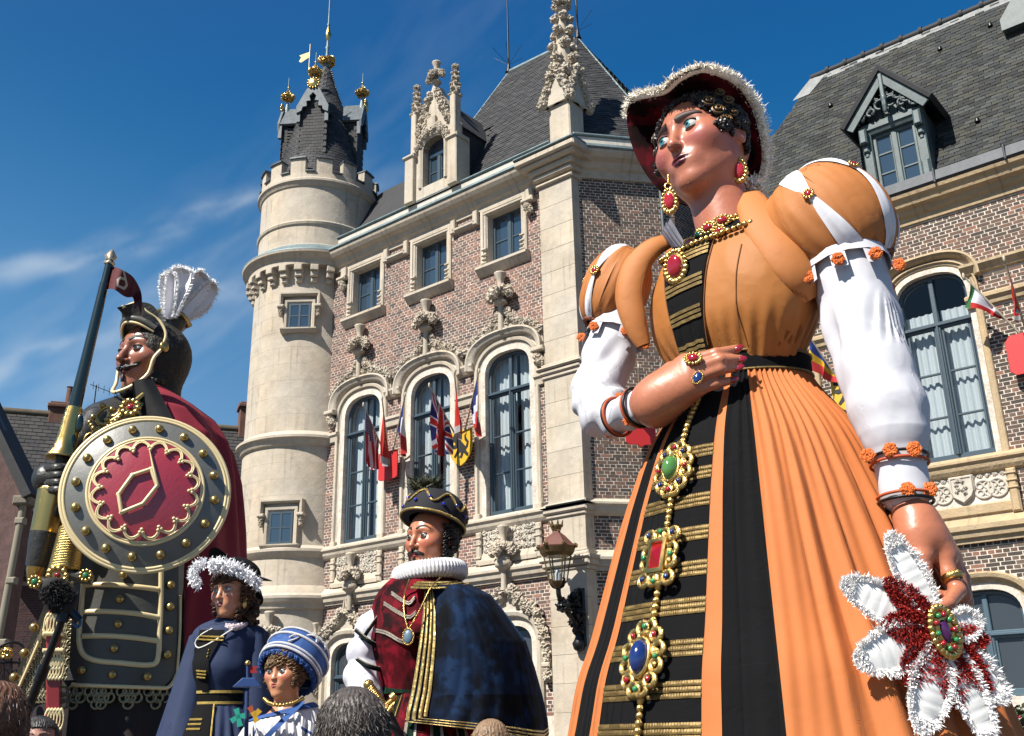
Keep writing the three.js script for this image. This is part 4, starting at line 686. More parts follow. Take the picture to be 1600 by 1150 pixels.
  const gr = part(dm, 'dormer_roof', [sweep([[cx - 0.86, 12.72], [cx, 13.76], [cx + 0.86, 12.72]], [[-0.05, -0.9], [-0.05, 0.32], [0.02, 0.34], [0.05, 0.32], [0.05, -0.9]], false, 0.3)], M.slate[1]);
  part(dm, 'barge_board', [sweep([[cx - 0.8, 12.7], [cx, 13.68], [cx + 0.8, 12.7]], [[-0.16, 0.22], [-0.16, 0.26], [0, 0.27], [0, 0.22]], false, 0.3), slab(cx - 0.04, cx + 0.04, 12.9, 13.62, 0.22, 0.3, 0.015), lathe([[0, 12.74], [0.05, 12.8], [0.045, 13.0], [0.07, 13.06], [0.05, 13.12]], 8).translate(cx, 0, 0.26)], P);
  const tr = [];
  for (const s of [-1, 1]) for (const [x, y, r] of [[0.12, 13.24, 0.11], [0.26, 13.1, 0.1], [0.4, 12.98, 0.11], [0.54, 12.84, 0.1], [0.1, 13.0, 0.1], [0.3, 12.9, 0.07]]) tr.push(mv(new THREE.TorusGeometry(r, 0.028, 6, 16, 5).rotateZ(s * 0.3), cx + s * x, y, 0.2), mv(leafLump(0.035, x + s), cx + s * (x - r * 0.7), y - r * 0.5, 0.2));
  part(dm, 'tracery', tr, M.paintDark ?? (M.paintDark = std([0.07, 0.095, 0.10], 0.5)));
  part(dm, 'vent_pipe', [rod([cx - 0.02, 13.74, -0.5], [cx - 0.02, 14.25, -1.05], 0.045), ball(cx - 0.02, 13.74, -0.48, 0.055)], M.zinc);
  // small upper dormer at the very edge
  part(wing, 'roof_dormer', [extr([[1.6, 14.5], [2.3, 14.5], [2.3, 14.75], [1.95, 15.2], [1.6, 14.75]], -1.9, -1.25)], M.paintPale);
  // flower box under the ground floor window
}
{
  const fb = thing('flower_box', 'window box of small white and pink flowers under the lower blue window at right edge', 'flower box', WING.clone(), TURN);
  seed(14);
  part(fb, 'planter', [slab(-0.95, 0.5, 1.55, 1.82, 0.02, 0.32, 0.02)], std([0.08, 0.05, 0.04], 0.8));
  const leaf = new THREE.PlaneGeometry(0.06, 0.045), L = [], F = [], Pk = [];
  for (let i = 0; i < 1500; i++) { const g = leaf.clone(); g.rotateX(rr(-1.5, 1.5)); g.rotateY(rr(0, 6.3)); const x = rr(-1, 0.55), t = rnd(); g.translate(x, 1.5 + 0.62 * Math.pow(t, 0.8) * (0.75 + 0.35 * nz(x * 4, 1)), 0.2 + rr(-0.2, 0.3)); const r = rnd(); (r < 0.78 ? L : r < 0.95 ? F : Pk).push(g); }
  part(fb, 'foliage', L, std([0.045, 0.075, 0.025], 0.8)); part(fb, 'white_flowers', F, std([0.75, 0.75, 0.62], 0.8)); part(fb, 'pink_flowers', Pk, std([0.5, 0.03, 0.12], 0.8));
}

// ---------------------------------------------------------------- brick house at the far left
{
  const D = 33, A0 = at(-160, 1081, D), A1 = at(470, 1081, D), L = V(A0.x, 0, A0.z), dir = V(A1.x - A0.x, 0, A1.z - A0.z).normalize(), ang = Math.atan2(-dir.z, dir.x);
  const hs = thing('brick_house', 'purple brick house under a dark slate roof behind the knight, mostly hidden', 'house', L, ang);
  const loc = (px, py, w) => { const o = L.clone(), d = dirOf(px, py), n = V(-dir.z, 0, dir.x); if (n.z < 0) n.negate(); const t = (o.clone().addScaledVector(n, w).sub(camera.position)).dot(n) / d.dot(n), p = camera.position.clone().addScaledVector(d, t).sub(o); return [p.dot(dir), p.y, w]; };
  const eave = loc(200, 862, 0.3)[1], rd = loc(150, 655, -4)[1], X1 = loc(470, 800, 0)[0];
  const brickM = std([0.20, 0.115, 0.105], 0.92, { map: T_dirt }); seed(41);
  const wl = part(hs, 'wall', [box(-6, X1, 0, eave, -0.4, -0.001)], std([0.30, 0.2, 0.17], 0.95, { map: T_dirt }));
  const gx = loc(62, 800, 0)[0];
  layBricks(wl, gx - 2.6, X1, 2.2, eave, cutter([]), [0, 1, 2, 3, 4, 5, 6].map(i => std([0.20 - i * 0.012, 0.105 - i * 0.004, 0.098], 0.92, { map: T_dirt })), null, 0);
  const e0 = V(-6, eave, 0.35), e1 = V(X1, eave, 0.35), t0 = V(-6, rd, -4), t1 = V(X1, rd, -4);
  const roof = part(hs, 'roof', [quadGeo(e0, e1, t1, t0), quadGeo(t0, t1, V(X1, eave, -8), V(-6, eave, -8))], M.slate[1]);
  laySlates(roof, e0, e1, t0, t1, 0.2, 0.3, [std([0.034, 0.032, 0.032], 0.8), std([0.026, 0.025, 0.027], 0.8), std([0.045, 0.041, 0.038], 0.8)], 60, null, 4);
  part(hs, 'ridge', [rod(t0.clone().add(V(0, 0.03, 0)), t1.clone().add(V(0, 0.03, 0)), 0.14)], std([0.16, 0.13, 0.085], 0.9, { map: T_dirt }));
  for (const px of [96, 390]) { const c = loc(px, 640, -4), y = c[1]; part(hs, 'chimney', [slab(c[0] - 0.35, c[0] + 0.35, rd - 0.5, y + 0.2, -4.4, -3.7, 0.02), slab(c[0] - 0.42, c[0] + 0.42, y - 0.02, y + 0.12, -4.45, -3.62, 0.03), lathe([[0.13, y + 0.2], [0.11, y + 0.8], [0.14, y + 0.82]], 10).translate(c[0] + 0.2, 0, -4)], std([0.25, 0.12, 0.08], 0.9, { map: T_dirt })); }
  const an = loc(146, 640, -4); part(hs, 'aerial', [rod([an[0], rd, -4], [an[0], an[1] + 0.9, -4], 0.02), rod([an[0] - 0.2, an[1] + 0.9, -4], [an[0] + 0.9, an[1] + 0.55, -4], 0.012), ...[0, 1, 2, 3, 4, 5].map(i => rod([an[0] + i * 0.18 - 0.1, an[1] + 0.8 - i * 0.06, -4.2], [an[0] + i * 0.18 - 0.1, an[1] + 0.95 - i * 0.06, -3.8], 0.008))], M.black);
  // timber framed dormer stack in the gap, stone band
  const a = loc(28, 792, 0.5), b = loc(72, 792, 0.5), y1 = a[1], y0 = loc(40, 905, 0.5)[1], TB = std([0.15, 0.19, 0.21], 0.6);
  const dw = part(hs, 'timber_bay', [box(a[0], b[0], y0, y1, 0, 0.4)], std([0.07, 0.065, 0.06], 0.8));
  for (const t of [0, 0.42, 0.75]) part(dw, 'beam', [slab(a[0] - 0.1, b[0] + 0.1, mix(y1, y0, t) - 0.14, mix(y1, y0, t) + 0.1, 0.3, 0.6, 0.03)], t < 0.6 ? TB : std([0.14, 0.12, 0.1], 0.8));
  for (const t of [0.2, 0.56, 0.86]) part(dw, 'shutter', [sweep([[a[0] + 0.2, mix(y1, y0, t) - 0.2], [a[0] + 0.2, mix(y1, y0, t) + 0.22], [b[0] - 0.15, mix(y1, y0, t) + 0.22], [b[0] - 0.15, mix(y1, y0, t) - 0.2]], [[0, 0.4], [0, 0.47], [-0.06, 0.47], [-0.06, 0.4]], true), ...[-2, -1, 0, 1, 2].map(i => slab(a[0] + 0.2, b[0] - 0.15, mix(y1, y0, t) + i * 0.08 - 0.03, mix(y1, y0, t) + i * 0.08 + 0.03, 0.4, 0.43, 0.01))], std([0.15, 0.125, 0.1], 0.8));
  part(hs, 'stone_band', [slab(-2, X1, loc(50, 900, 0)[1] - 0.28, loc(50, 900, 0)[1], -0.05, 0.06, 0.02)], M.stonePale.clone());
  // gabled front nearer to us at the very edge
  const D2 = 27, q = (px, py) => { const p = at(px, py, D2); return p; };
  const g0 = thing('gabled_house', 'brick gable with pale green bargeboard and drainpipe at the left edge', 'house', [0, 0, 0]);
  const pt = (px, py, d = 0) => { const p = at(px, py, D2 - d); return [p.x, p.y, p.z]; };
  const zz = at(0, 900, D2).z, xr = at(22, 900, D2).x, top = at(-40, 600, D2).y, ev = at(18, 765, D2).y;
  part(g0, 'wall', [extr([[xr - 5, 0], [xr, 0], [xr, ev], [xr - 2.5, ev + 4.2], [xr - 5, ev]], zz - 0.6, zz)], brickM);
  part(g0, 'bargeboard', [sweep([[xr - 2.55, ev + 4.4], [xr + 0.1, ev - 0.15]], [[0, zz], [0, zz + 0.2], [0.2, zz + 0.2], [0.2, zz]], false, 0.3)], std([0.06, 0.085, 0.08], 0.6));
  part(g0, 'roof', [extr([[xr - 2.6, ev + 4.75], [xr + 0.4, ev - 0.2], [xr + 0.2, ev - 0.3], [xr - 2.6, ev + 4.4]], zz - 0.5, zz + 0.45)], M.slate[1]);
  part(g0, 'corbel', [slab(xr - 0.1, xr + 0.32, ev - 0.42, ev - 0.2, zz - 0.2, zz + 0.3, 0.04)], std([0.3, 0.26, 0.2], 0.9, { map: T_dirt }));
  part(g0, 'drainpipe', [rod([xr + 0.1, ev - 0.4, zz + 0.12], [xr - 0.1, 2, zz + 0.12], 0.085), ...[0.8, 2.2, 3.6].map(k => slab(xr - 0.02, xr + 0.2, ev - k - 0.08, ev - k + 0.08, zz, zz + 0.22, 0.03))], std([0.3, 0.27, 0.2], 0.8));
  const gt = thing('iron_gate', 'wrought iron gate top with gilt ornaments at the lower left edge', 'gate', [0, 0, 0]);
  const Z = (px, py) => at(px, py, 22), bar = [];
  for (let x = -30; x < 40; x += 12) bar.push(rod(Z(x, 1028), Z(x, 1150), 0.02));
  bar.push(rod(Z(-40, 1035), Z(45, 1035), 0.025), rod(Z(-40, 1095), Z(45, 1095), 0.025), tubeOf([Z(-30, 1030), Z(0, 1010), Z(20, 1003), Z(36, 1010), Z(36, 1025)], 0.025), tubeOf([Z(2, 1060), Z(8, 1045), Z(16, 1060), Z(10, 1075), Z(4, 1068)], 0.014), tubeOf([Z(30, 1060), Z(24, 1045), Z(18, 1060), Z(24, 1075), Z(30, 1068)], 0.014));
  part(gt, 'bars', bar, M.black);
  seed(3); part(gt, 'gilt_ornament', [0, 1, 2, 3, 4, 5].map(i => { const p = Z(6 + (i % 3) * 4, 1017 + (i / 3 | 0) * 7); return mv(leafLump(0.06, i), p.x, p.y, p.z); }), M.gold);
}

// ---------------------------------------------------------------- on the fronts: lantern, flags, shields
const onPlane = (O, turn, px, py, w) => { const n = V(0, 0, 1).applyAxisAngle(V(0, 1, 0), turn), d = dirOf(px, py), t = O.clone().addScaledVector(n, w).sub(camera.position).dot(n) / d.dot(n); return camera.position.clone().addScaledVector(d, t).sub(O).applyAxisAngle(V(0, 1, 0), -turn); };
const onHall = (px, py, w = 0) => onPlane(HALL, TURN, px, py, w), onWing = (px, py, w = 0) => onPlane(WING, TURN, px, py, w);
{
  // wall lantern on the pilaster
  const c = onHall(871, 880, 0.85), top = onHall(872, 823, 0.85).y, y = c.y, x = c.x, z = 0.85;
  const L = thing('wall_lantern', 'crowned copper lantern on a black scroll bracket on the corner pilaster', 'lantern', hallW(x, 0, 0), TURN);
  const h = top - y; // crown top above glass middle
  const y0 = y - 0.16, hex = (r0, r1, a, b, n = 6) => { const g = new THREE.CylinderGeometry(r1, r0, b - a, n, 1); g.translate(0, (a + b) / 2, z); return g; };
  const br = std([0.30, 0.20, 0.085], 0.5, { metalness: 0.7, map: T_dirt }), cu = std([0.24, 0.085, 0.06], 0.6, { map: T_dirt });
  part(L, 'roof', [toCreasedNormals(lathe([[0.34, y + 0.27], [0.35, y + 0.3], [0.27, y + 0.38], [0.16, y + 0.5], [0.08, y + 0.56], [0.07, y + 0.6]], 6), 0.3).translate(0, 0, z)], cu);
  part(L, 'cornice', [hex(0.25, 0.31, y + 0.12, y + 0.18), hex(0.31, 0.345, y + 0.18, y + 0.28), ...Array.from({ length: 6 }, (_, i) => mv(leafLump(0.045, i), Math.sin(i * Math.PI / 3) * 0.34, y + 0.31, z + Math.cos(i * Math.PI / 3) * 0.34))], br);
  part(L, 'crown', [mv(lathe([[0.08, y + 0.6], [0.105, y + 0.66], [0.12, y + 0.7], [0.10, y + 0.7], [0.09, y + 0.66]], 14), 0, 0, z), ...Array.from({ length: 7 }, (_, i) => rod([Math.sin(i * 0.9) * 0.11, y + 0.68, z + Math.cos(i * 0.9) * 0.11], [Math.sin(i * 0.9) * 0.135, y + 0.79, z + Math.cos(i * 0.9) * 0.135], 0.03, 0.008, 5))], br);
  const bars = []; for (let i = 0; i < 6; i++) { const a = i * Math.PI / 3; bars.push(rod([Math.sin(a) * 0.25, y + 0.13, z + Math.cos(a) * 0.25], [Math.sin(a) * 0.16, y - 0.34, z + Math.cos(a) * 0.16], 0.014)); }
  part(L, 'frame', [...bars, hex(0.15, 0.17, y - 0.37, y - 0.33), hex(0.05, 0.14, y - 0.46, y - 0.37)], br);
  for (let i = 0; i < 6; i++) { const a = i * Math.PI / 3, b = a + Math.PI / 3, q = (t, r, yy) => V(Math.sin(t) * r, yy, z + Math.cos(t) * r); part(L, 'pane', [quadGeo(q(a, 0.16, y - 0.33), q(b, 0.16, y - 0.33), q(b, 0.245, y + 0.13), q(a, 0.245, y + 0.13))], M.glass); }
  part(L, 'lamp', [mv(lathe([[0.06, y - 0.34], [0.06, y - 0.2], [0.03, y - 0.12], [0, y - 0.1]], 10), 0, 0, z)], std([0.6, 0.6, 0.58], 0.3));
  const S = (pts, r) => tubeOf(pts, r, 6);
  part(L, 'bracket', [S([[0, y - 0.44, z], [0, y - 0.6, z - 0.02], [0, y - 0.72, z - 0.2], [0, y - 0.68, z - 0.42], [0, y - 0.5, 0.28], [0, y - 0.42, 0.2]], 0.05), S([[0, y - 0.62, z - 0.1], [0.0, y - 0.85, z - 0.25], [0, y - 1.0, 0.4], [0, y - 1.25, 0.26]], 0.055), ...[[0, y - 0.62, 0.4], [0, y - 0.75, 0.34], [0.06, y - 0.9, 0.34], [-0.05, y - 1.0, 0.3], [0, y - 1.15, 0.26], [0, y - 0.75, z - 0.12]].map((p, i) => mv(leafLump(0.12, i), ...p)), slab(-0.12, 0.12, y - 1.45, y - 0.4, 0.17, 0.24, 0.03), mv(lathe([[0, -0.16], [0.1, -0.1], [0.13, 0], [0.08, 0.08], [0.04, 0.2]], 10), 0, y - 1.4, 0.28), ...[-1, 1].map(s => S([[0, y - 0.46, z], [s * 0.12, y - 0.42, z], [s * 0.17, y - 0.3, z + 0.03], [s * 0.12, y - 0.28, z]], 0.02))], M.black);
}
const flagTex = fn => tex(128, fn, true);
const RED = [0.72, 0.09, 0.08], WHT = [0.86, 0.86, 0.9], BLU = [0.07, 0.12, 0.42];
const FT = {
  french: flagTex((u, v) => v < 1 / 3 ? BLU : v < 2 / 3 ? WHT : RED),
  stripes: flagTex((u, v) => (v < 0.42 && u < 0.54) ? (Math.pow(((u * 20) % 1) - 0.5, 2) + Math.pow(((v * 24 + (Math.floor(u * 20) % 2) * 0.5) % 1) - 0.5, 2) < 0.07 ? WHT : [0.1, 0.11, 0.35]) : Math.floor(u * 13) % 2 ? WHT : [0.66, 0.08, 0.16]),
  union: flagTex((u, v) => { const x = v - 0.5, y = u - 0.5, d1 = Math.abs(x - y) / 1.41, d2 = Math.abs(x + y) / 1.41; if (Math.abs(x) < 0.055 || Math.abs(y) < 0.09) return RED; if (Math.abs(x) < 0.09 || Math.abs(y) < 0.15) return WHT; if (d1 < 0.03 || d2 < 0.03) return RED; if (d1 < 0.09 || d2 < 0.09) return WHT; return BLU; }),
  red: flagTex((u, v) => { const x = (u - 0.5) * 2, y = (v - 0.45) * 2, r = Math.hypot(x, y); const k = f3(u, v) > 0.55 && r < 0.55 && r > 0.12; return k ? [0.75, 0.5, 0.3] : v > 0.86 ? [0.66, 0.66, 0.66] : [0.78, 0.12, 0.09]; }),
  romanian: flagTex((u, v) => v < 0.33 ? [0.05, 0.2, 0.5] : v < 0.62 ? [0.85, 0.68, 0.08] : [0.8, 0.2, 0.2]),
  green: flagTex((u, v) => u < 0.12 ? [0.1, 0.4, 0.2] : v < 0.7 ? WHT : RED),
};
// a pole from the wall and a flag gathered on it, hanging straight down in folds
function flag(O, turn, base, tip, low, wide, mat, label, group, sd, low2 = 0.62) {
  const L = thing('flag', label, 'flag', O, turn, group); seed(sd * 77 + 5);
  part(L, 'pole', [rod(base, tip.clone().addScaledVector(tip.clone().sub(base).normalize(), 0.12), 0.02, 0.015), mv(ball(0, 0, 0, 0.03, 0.8, 2, 0.8), ...tip.clone().addScaledVector(tip.clone().sub(base).normalize(), 0.16).toArray())], std([0.55, 0.48, 0.36], 0.5));
  const dir = base.clone().sub(tip), a = tip.clone(), b = tip.clone().addScaledVector(dir, low2);
  part(L, 'cloth', [grid((u, v) => { // u along the pole, v outwards along the cloth, which falls
    const p = a.clone().lerp(b, u * (1 - 0.35 * v)), len = low * (1 - 0.28 * u * u), k = v * len;
    p.y -= k * (0.96 - 0.2 * u * (1 - v)); p.x += wide * (v * (u - 0.35)) + 0.05 * Math.sin(u * 9 + sd + v * 3) * v; p.z += 0.07 * Math.sin(u * 14 + sd * 2 + v * 1.5) * Math.min(1, v * 1.8) - 0.18 * v * u; return p;
  }, 40, 40)], mat, { uv: false });
}
const cloth = t => std([1, 1, 1], 0.85, { map: t, side: THREE.DoubleSide });
{
  const fl = (bx, by, tx, ty, tz, low, wide, t, label, sd, l2) => flag(HALL, TURN, onHall(bx, by, 0.16), onHall(tx, ty, tz), low, wide, cloth(FT[t]), label, 'flags fanned out on poles between the arched windows', sd, l2);
  fl(604, 716, 572, 642, 0.95, 1.25, -0.15, 'stripes', 'flag of red and white stripes with starred blue corner, leftmost on the brick front', 1, 0.6);
  fl(607, 714, 598, 632, 0.95, 1.35, -0.05, 'red', 'red flag hanging right above the plain red shield', 2, 0.5);
  fl(612, 714, 631, 626, 0.7, 1.15, 0.0, 'french', 'narrow blue, white and red flag right of the plain red shield', 3, 0.5);
  fl(716, 688, 676, 612, 0.95, 1.3, 0.1, 'union', 'blue flag with red and white crosses in front of the middle arched window', 4, 0.65);
  fl(719, 686, 711, 592, 0.95, 1.2, -0.1, 'red', 'red flag hanging left above the yellow lion shield', 5, 0.5);
  fl(724, 684, 746, 590, 0.75, 1.15, 0.05, 'french', 'blue, white and red flag right of the yellow lion shield', 6, 0.5);
  const fw = (bx, by, tx, ty, tz, low, wide, t, label, sd, l2) => flag(WING, TURN, onWing(bx, by, 0.16), onWing(tx, ty, tz), low, wide, cloth(FT[t]), label, 'flags on the brown brick wing', sd, l2);
  fw(1604, 520, 1573, 418, 0.8, 0.75, -0.1, 'red', 'red flag on a dark pole at the right edge above a red shield', 7, 0.5);
  fw(1592, 520, 1516, 442, 0.6, 0.4, 0.35, 'green', 'rolled green, white and red flag beside the right arched window', 8, 0.7);
  fw(1312, 598, 1266, 528, 0.7, 0.62, 0.3, 'romanian', 'blue, yellow and red flag beside the white sleeve', 9, 0.8);
  // painted shields
  const shield = (O, turn, p, w, h, pts, mat, label, group, tilt = 0) => { const s = thing('shield', label, 'shield', O, turn, group); const g = extr(pts.map(q => [q[0] * w, q[1] * h]), 0, 0.03, [], 0.006); g.rotateX(tilt); g.translate(p.x, p.y, p.z); part(s, 'board', [g], mat); return s; };
  const sq = [[-0.5, 0.48], [0, 0.5], [0.5, 0.48], [0.5, -0.36], [0.42, -0.42], [0.12, -0.43], [0, -0.5], [-0.12, -0.43], [-0.42, -0.42], [-0.5, -0.36]];
  const hs = [[-0.5, 0.5], [-0.3, 0.47], [0, 0.5], [0.3, 0.47], [0.5, 0.5], [0.5, 0], [0.42, -0.22], [0.2, -0.42], [0, -0.5], [-0.2, -0.42], [-0.42, -0.22], [-0.5, 0]];
  const rs = [[-0.5, 0.36], [-0.36, 0.5], [0.36, 0.5], [0.5, 0.36], [0.5, -0.36], [0.36, -0.47], [0.1, -0.47], [0, -0.5], [-0.1, -0.47], [-0.36, -0.47], [-0.5, -0.36]];
  const rm = std([0.62, 0.025, 0.025], 0.5), ym = std([0.80, 0.47, 0.02], 0.5);
  const p1 = onHall(607, 729, 0.2), p2 = onHall(721, 700, 0.2);
  shield(HALL, TURN, p1, 0.62, 0.72, sq, rm, 'plain red shield between the left and middle arched windows', 'painted flag shields');
  const ys = shield(HALL, TURN, p2, 0.66, 0.8, hs, ym, 'yellow shield with black rampant lion between the middle and right arched windows', 'painted flag shields');
  const lion = [[-0.30, 0.22], [-0.22, 0.34], [-0.1, 0.36], [-0.02, 0.28], [-0.02, 0.18], [0.06, 0.08], [0.14, 0.0], [0.2, -0.06], [0.24, 0.04], [0.16, 0.12], [0.15, 0.24], [0.24, 0.3], [0.2, 0.22], [0.24, 0.14], [0.31, 0.06], [0.28, -0.06], [0.2, -0.14], [0.24, -0.2], [0.3, -0.24], [0.28, -0.32], [0.2, -0.28], [0.12, -0.2], [0.08, -0.28], [0.04, -0.34], [-0.04, -0.3], [0.02, -0.24], [0, -0.16], [-0.08, -0.2], [-0.2, -0.3], [-0.24, -0.26], [-0.14, -0.14], [-0.1, -0.04], [-0.22, -0.06], [-0.3, -0.02], [-0.28, 0.04], [-0.18, 0.04], [-0.2, 0.12], [-0.3, 0.14]];
  part(ys, 'lion', [extr(lion.map(q => [q[0] * 0.78 + p2.x, q[1] * 0.85 + 0.05 + p2.y]), p2.z + 0.025, p2.z + 0.04)], std([0.012, 0.012, 0.012], 0.6));
  shield(WING, TURN, onWing(1606, 552, 0.2), 0.62, 0.72, rs, rm, 'plain red shield at the right edge of the picture on the brown wing', 'painted flag shields');
  const p3 = onWing(1326, 612, 0.2), y3 = shield(WING, TURN, p3, 0.62, 0.78, hs, ym, 'yellow shield peeping out left of the long white sleeve', 'painted flag shields');
  part(y3, 'lion', [extr(lion.map(q => [q[0] * 0.85 + p3.x, q[1] * 0.9 + 0.04 + p3.y]), p3.z + 0.025, p3.z + 0.04)], std([0.012, 0.012, 0.012], 0.6));
  // on front C, behind the lady's arm
  const CTURN = TURN + 50.4 * DEG, onC = (x, y, w) => onPlane(HALL, CTURN, x, y, w);
  shield(HALL, CTURN, onC(1000, 672, 0.25), 0.62, 0.72, sq, rm, 'red shield peeping out under the raised forearm', 'painted flag shields');
  flag(HALL, CTURN, onC(1000, 660, 0.16), onC(998, 585, 0.7), 0.8, 0, cloth(FT.red), 'red flag peeping out behind the raised forearm', 'flags peeping out behind the giant lady', 11, 0.5);
  flag(HALL, CTURN, onC(1010, 660, 0.16), onC(1034, 566, 0.7), 0.8, 0, cloth(FT.french), 'blue edged flag peeping out above the raised hand', 'flags peeping out behind the giant lady', 12, 0.5);
}

// ---------------------------------------------------------------- figures: shared builders
// a figure stands on the ground under a photograph pixel at a distance; its own z points to the camera
function figure(px, py, D) {
  const p = at(px, py, D), O = V(p.x, 0, p.z), turn = Math.atan2(-p.x, -p.z);
  return { O, turn, P: (x, y, z = 0) => onPlane(O, turn, x, y, z) };
}
const yaw = (a, p = 0, r = 0) => new THREE.Quaternion().setFromEuler(new THREE.Euler(p, a, r, 'YXZ'));
const place = (g, pos, q, s = 1) => { g = clean(g); if (s !== 1) g.scale(s, s, s); if (q) g.applyQuaternion(q); g.translate(pos.x, pos.y, pos.z); return g; };
// head in units of its own height: chin at -0.5, crown at 0.5, looking along +z
function headField(o) {
  const ex = o.ex ?? 0.14, ey = o.ey ?? 0.02, jw = o.jaw ?? 1, nl = o.nose ?? 1, ck = o.cheek ?? 1, fat = o.fat ?? 0;
  return (x, y, z) => {
    const ax = Math.abs(x);
    if (Math.hypot(x, y * 0.8 + (y < 0 ? 0.1 : 0), z) > 1.6) return Math.hypot(x, y * 0.8, z) - 1.2;
    let d = sdEll(x, y, z, 0, 0.12, -0.07, 0.345 + fat * 0.3, 0.385, 0.425);
    d = smin(d, sdEll(x, y, z, 0, -0.13, 0.055, (0.275 + fat) * jw, 0.365, 0.305), 0.12);
    d = smin(d, sdCap(ax, y, z, [0.195 * jw, -0.25, 0.0], [0.03, -0.405, 0.215], 0.085, 0.085), 0.12);
    d = smin(d, Math.hypot(x * 0.9, y + 0.415, z - 0.245) - 0.085, 0.09);
    d = smin(d, Math.hypot(ax - 0.185, (y + 0.085) * 1.1, z - 0.2) - 0.115 * ck - fat * 0.5, 0.12);
    d = smin(d, sdCap(ax, y, z, [0.03, ey + 0.085, 0.335], [0.19, ey + 0.095, 0.255], 0.048, 0.045), 0.07);
    d = smax(d, -(Math.hypot((ax - ex) * 0.85, (y - ey) * 1.05, z - 0.42) - 0.088), 0.06);
    // nose
    d = smin(d, sdCap(x, y, z, [0, ey + 0.06, 0.335], [0, -0.125, 0.335 + 0.105 * nl], 0.032, 0.042), 0.05);
    d = smin(d, sdEll(x, y, z, 0, -0.142, 0.335 + 0.1 * nl, 0.046, 0.04, 0.05), 0.025);
    const wg = o.wing ?? 1; d = smin(d, sdEll(ax, y, z, 0.046 * wg, -0.15, 0.372, 0.032 * wg, 0.03, 0.045), 0.028);
    d = smax(d, -(Math.hypot((ax - 0.03) * 1.1, y + 0.182, (z - 0.4) * 0.7) - 0.018), 0.015);
    // mouth
    d = smin(d, sdEll(x, y, z, 0, -0.265, 0.285, 0.14, 0.09, 0.085), 0.07);
    const mw = o.mouth ?? 0.098, zm = 0.372 - x * x * 3.2;
    d = smin(d, sdEll(x, y, z, 0, -0.243 - Math.max(0, 0.012 - ax * 0.4) - ax * ax * 0.9, zm - 0.012, mw, 0.021, 0.034), 0.016);
    d = smin(d, sdEll(x, y, z, 0, -0.288 + ax * ax * 1.4, zm - 0.014, mw * 0.82, 0.024, 0.034), 0.02);
    d = smax(d, -sdEll(x, y, z, 0, -0.2645 - ax * 0.03, zm + 0.03, mw * 0.98, 0.006 + (o.open ?? 0), 0.045), 0.012);
    // ears
    if (!o.noEars) { const e = sdEll(ax, y, z, 0.345 + fat * 0.3, -0.02, -0.06, 0.032, 0.105, 0.065); d = smin(d, smax(e, -sdEll(ax, y, z, 0.378 + fat * 0.3, -0.01, -0.045, 0.022, 0.065, 0.035), 0.02), 0.03); }
    // neck
    if (!o.noNeck) { const nr = o.neckR ?? 0.2; d = smin(d, sdCap(x, y, z, [0, -0.3, -0.06], [0, -(o.neckL ?? 0.9), -0.13], nr, nr * 1.08), 0.09); }
    if (o.chest) { const c = o.chest; d = smin(d, sdEll(x, y, z, c[0], c[1], c[2], c[3], c[4], c[5]), 0.18); }
    return d;
  };
}
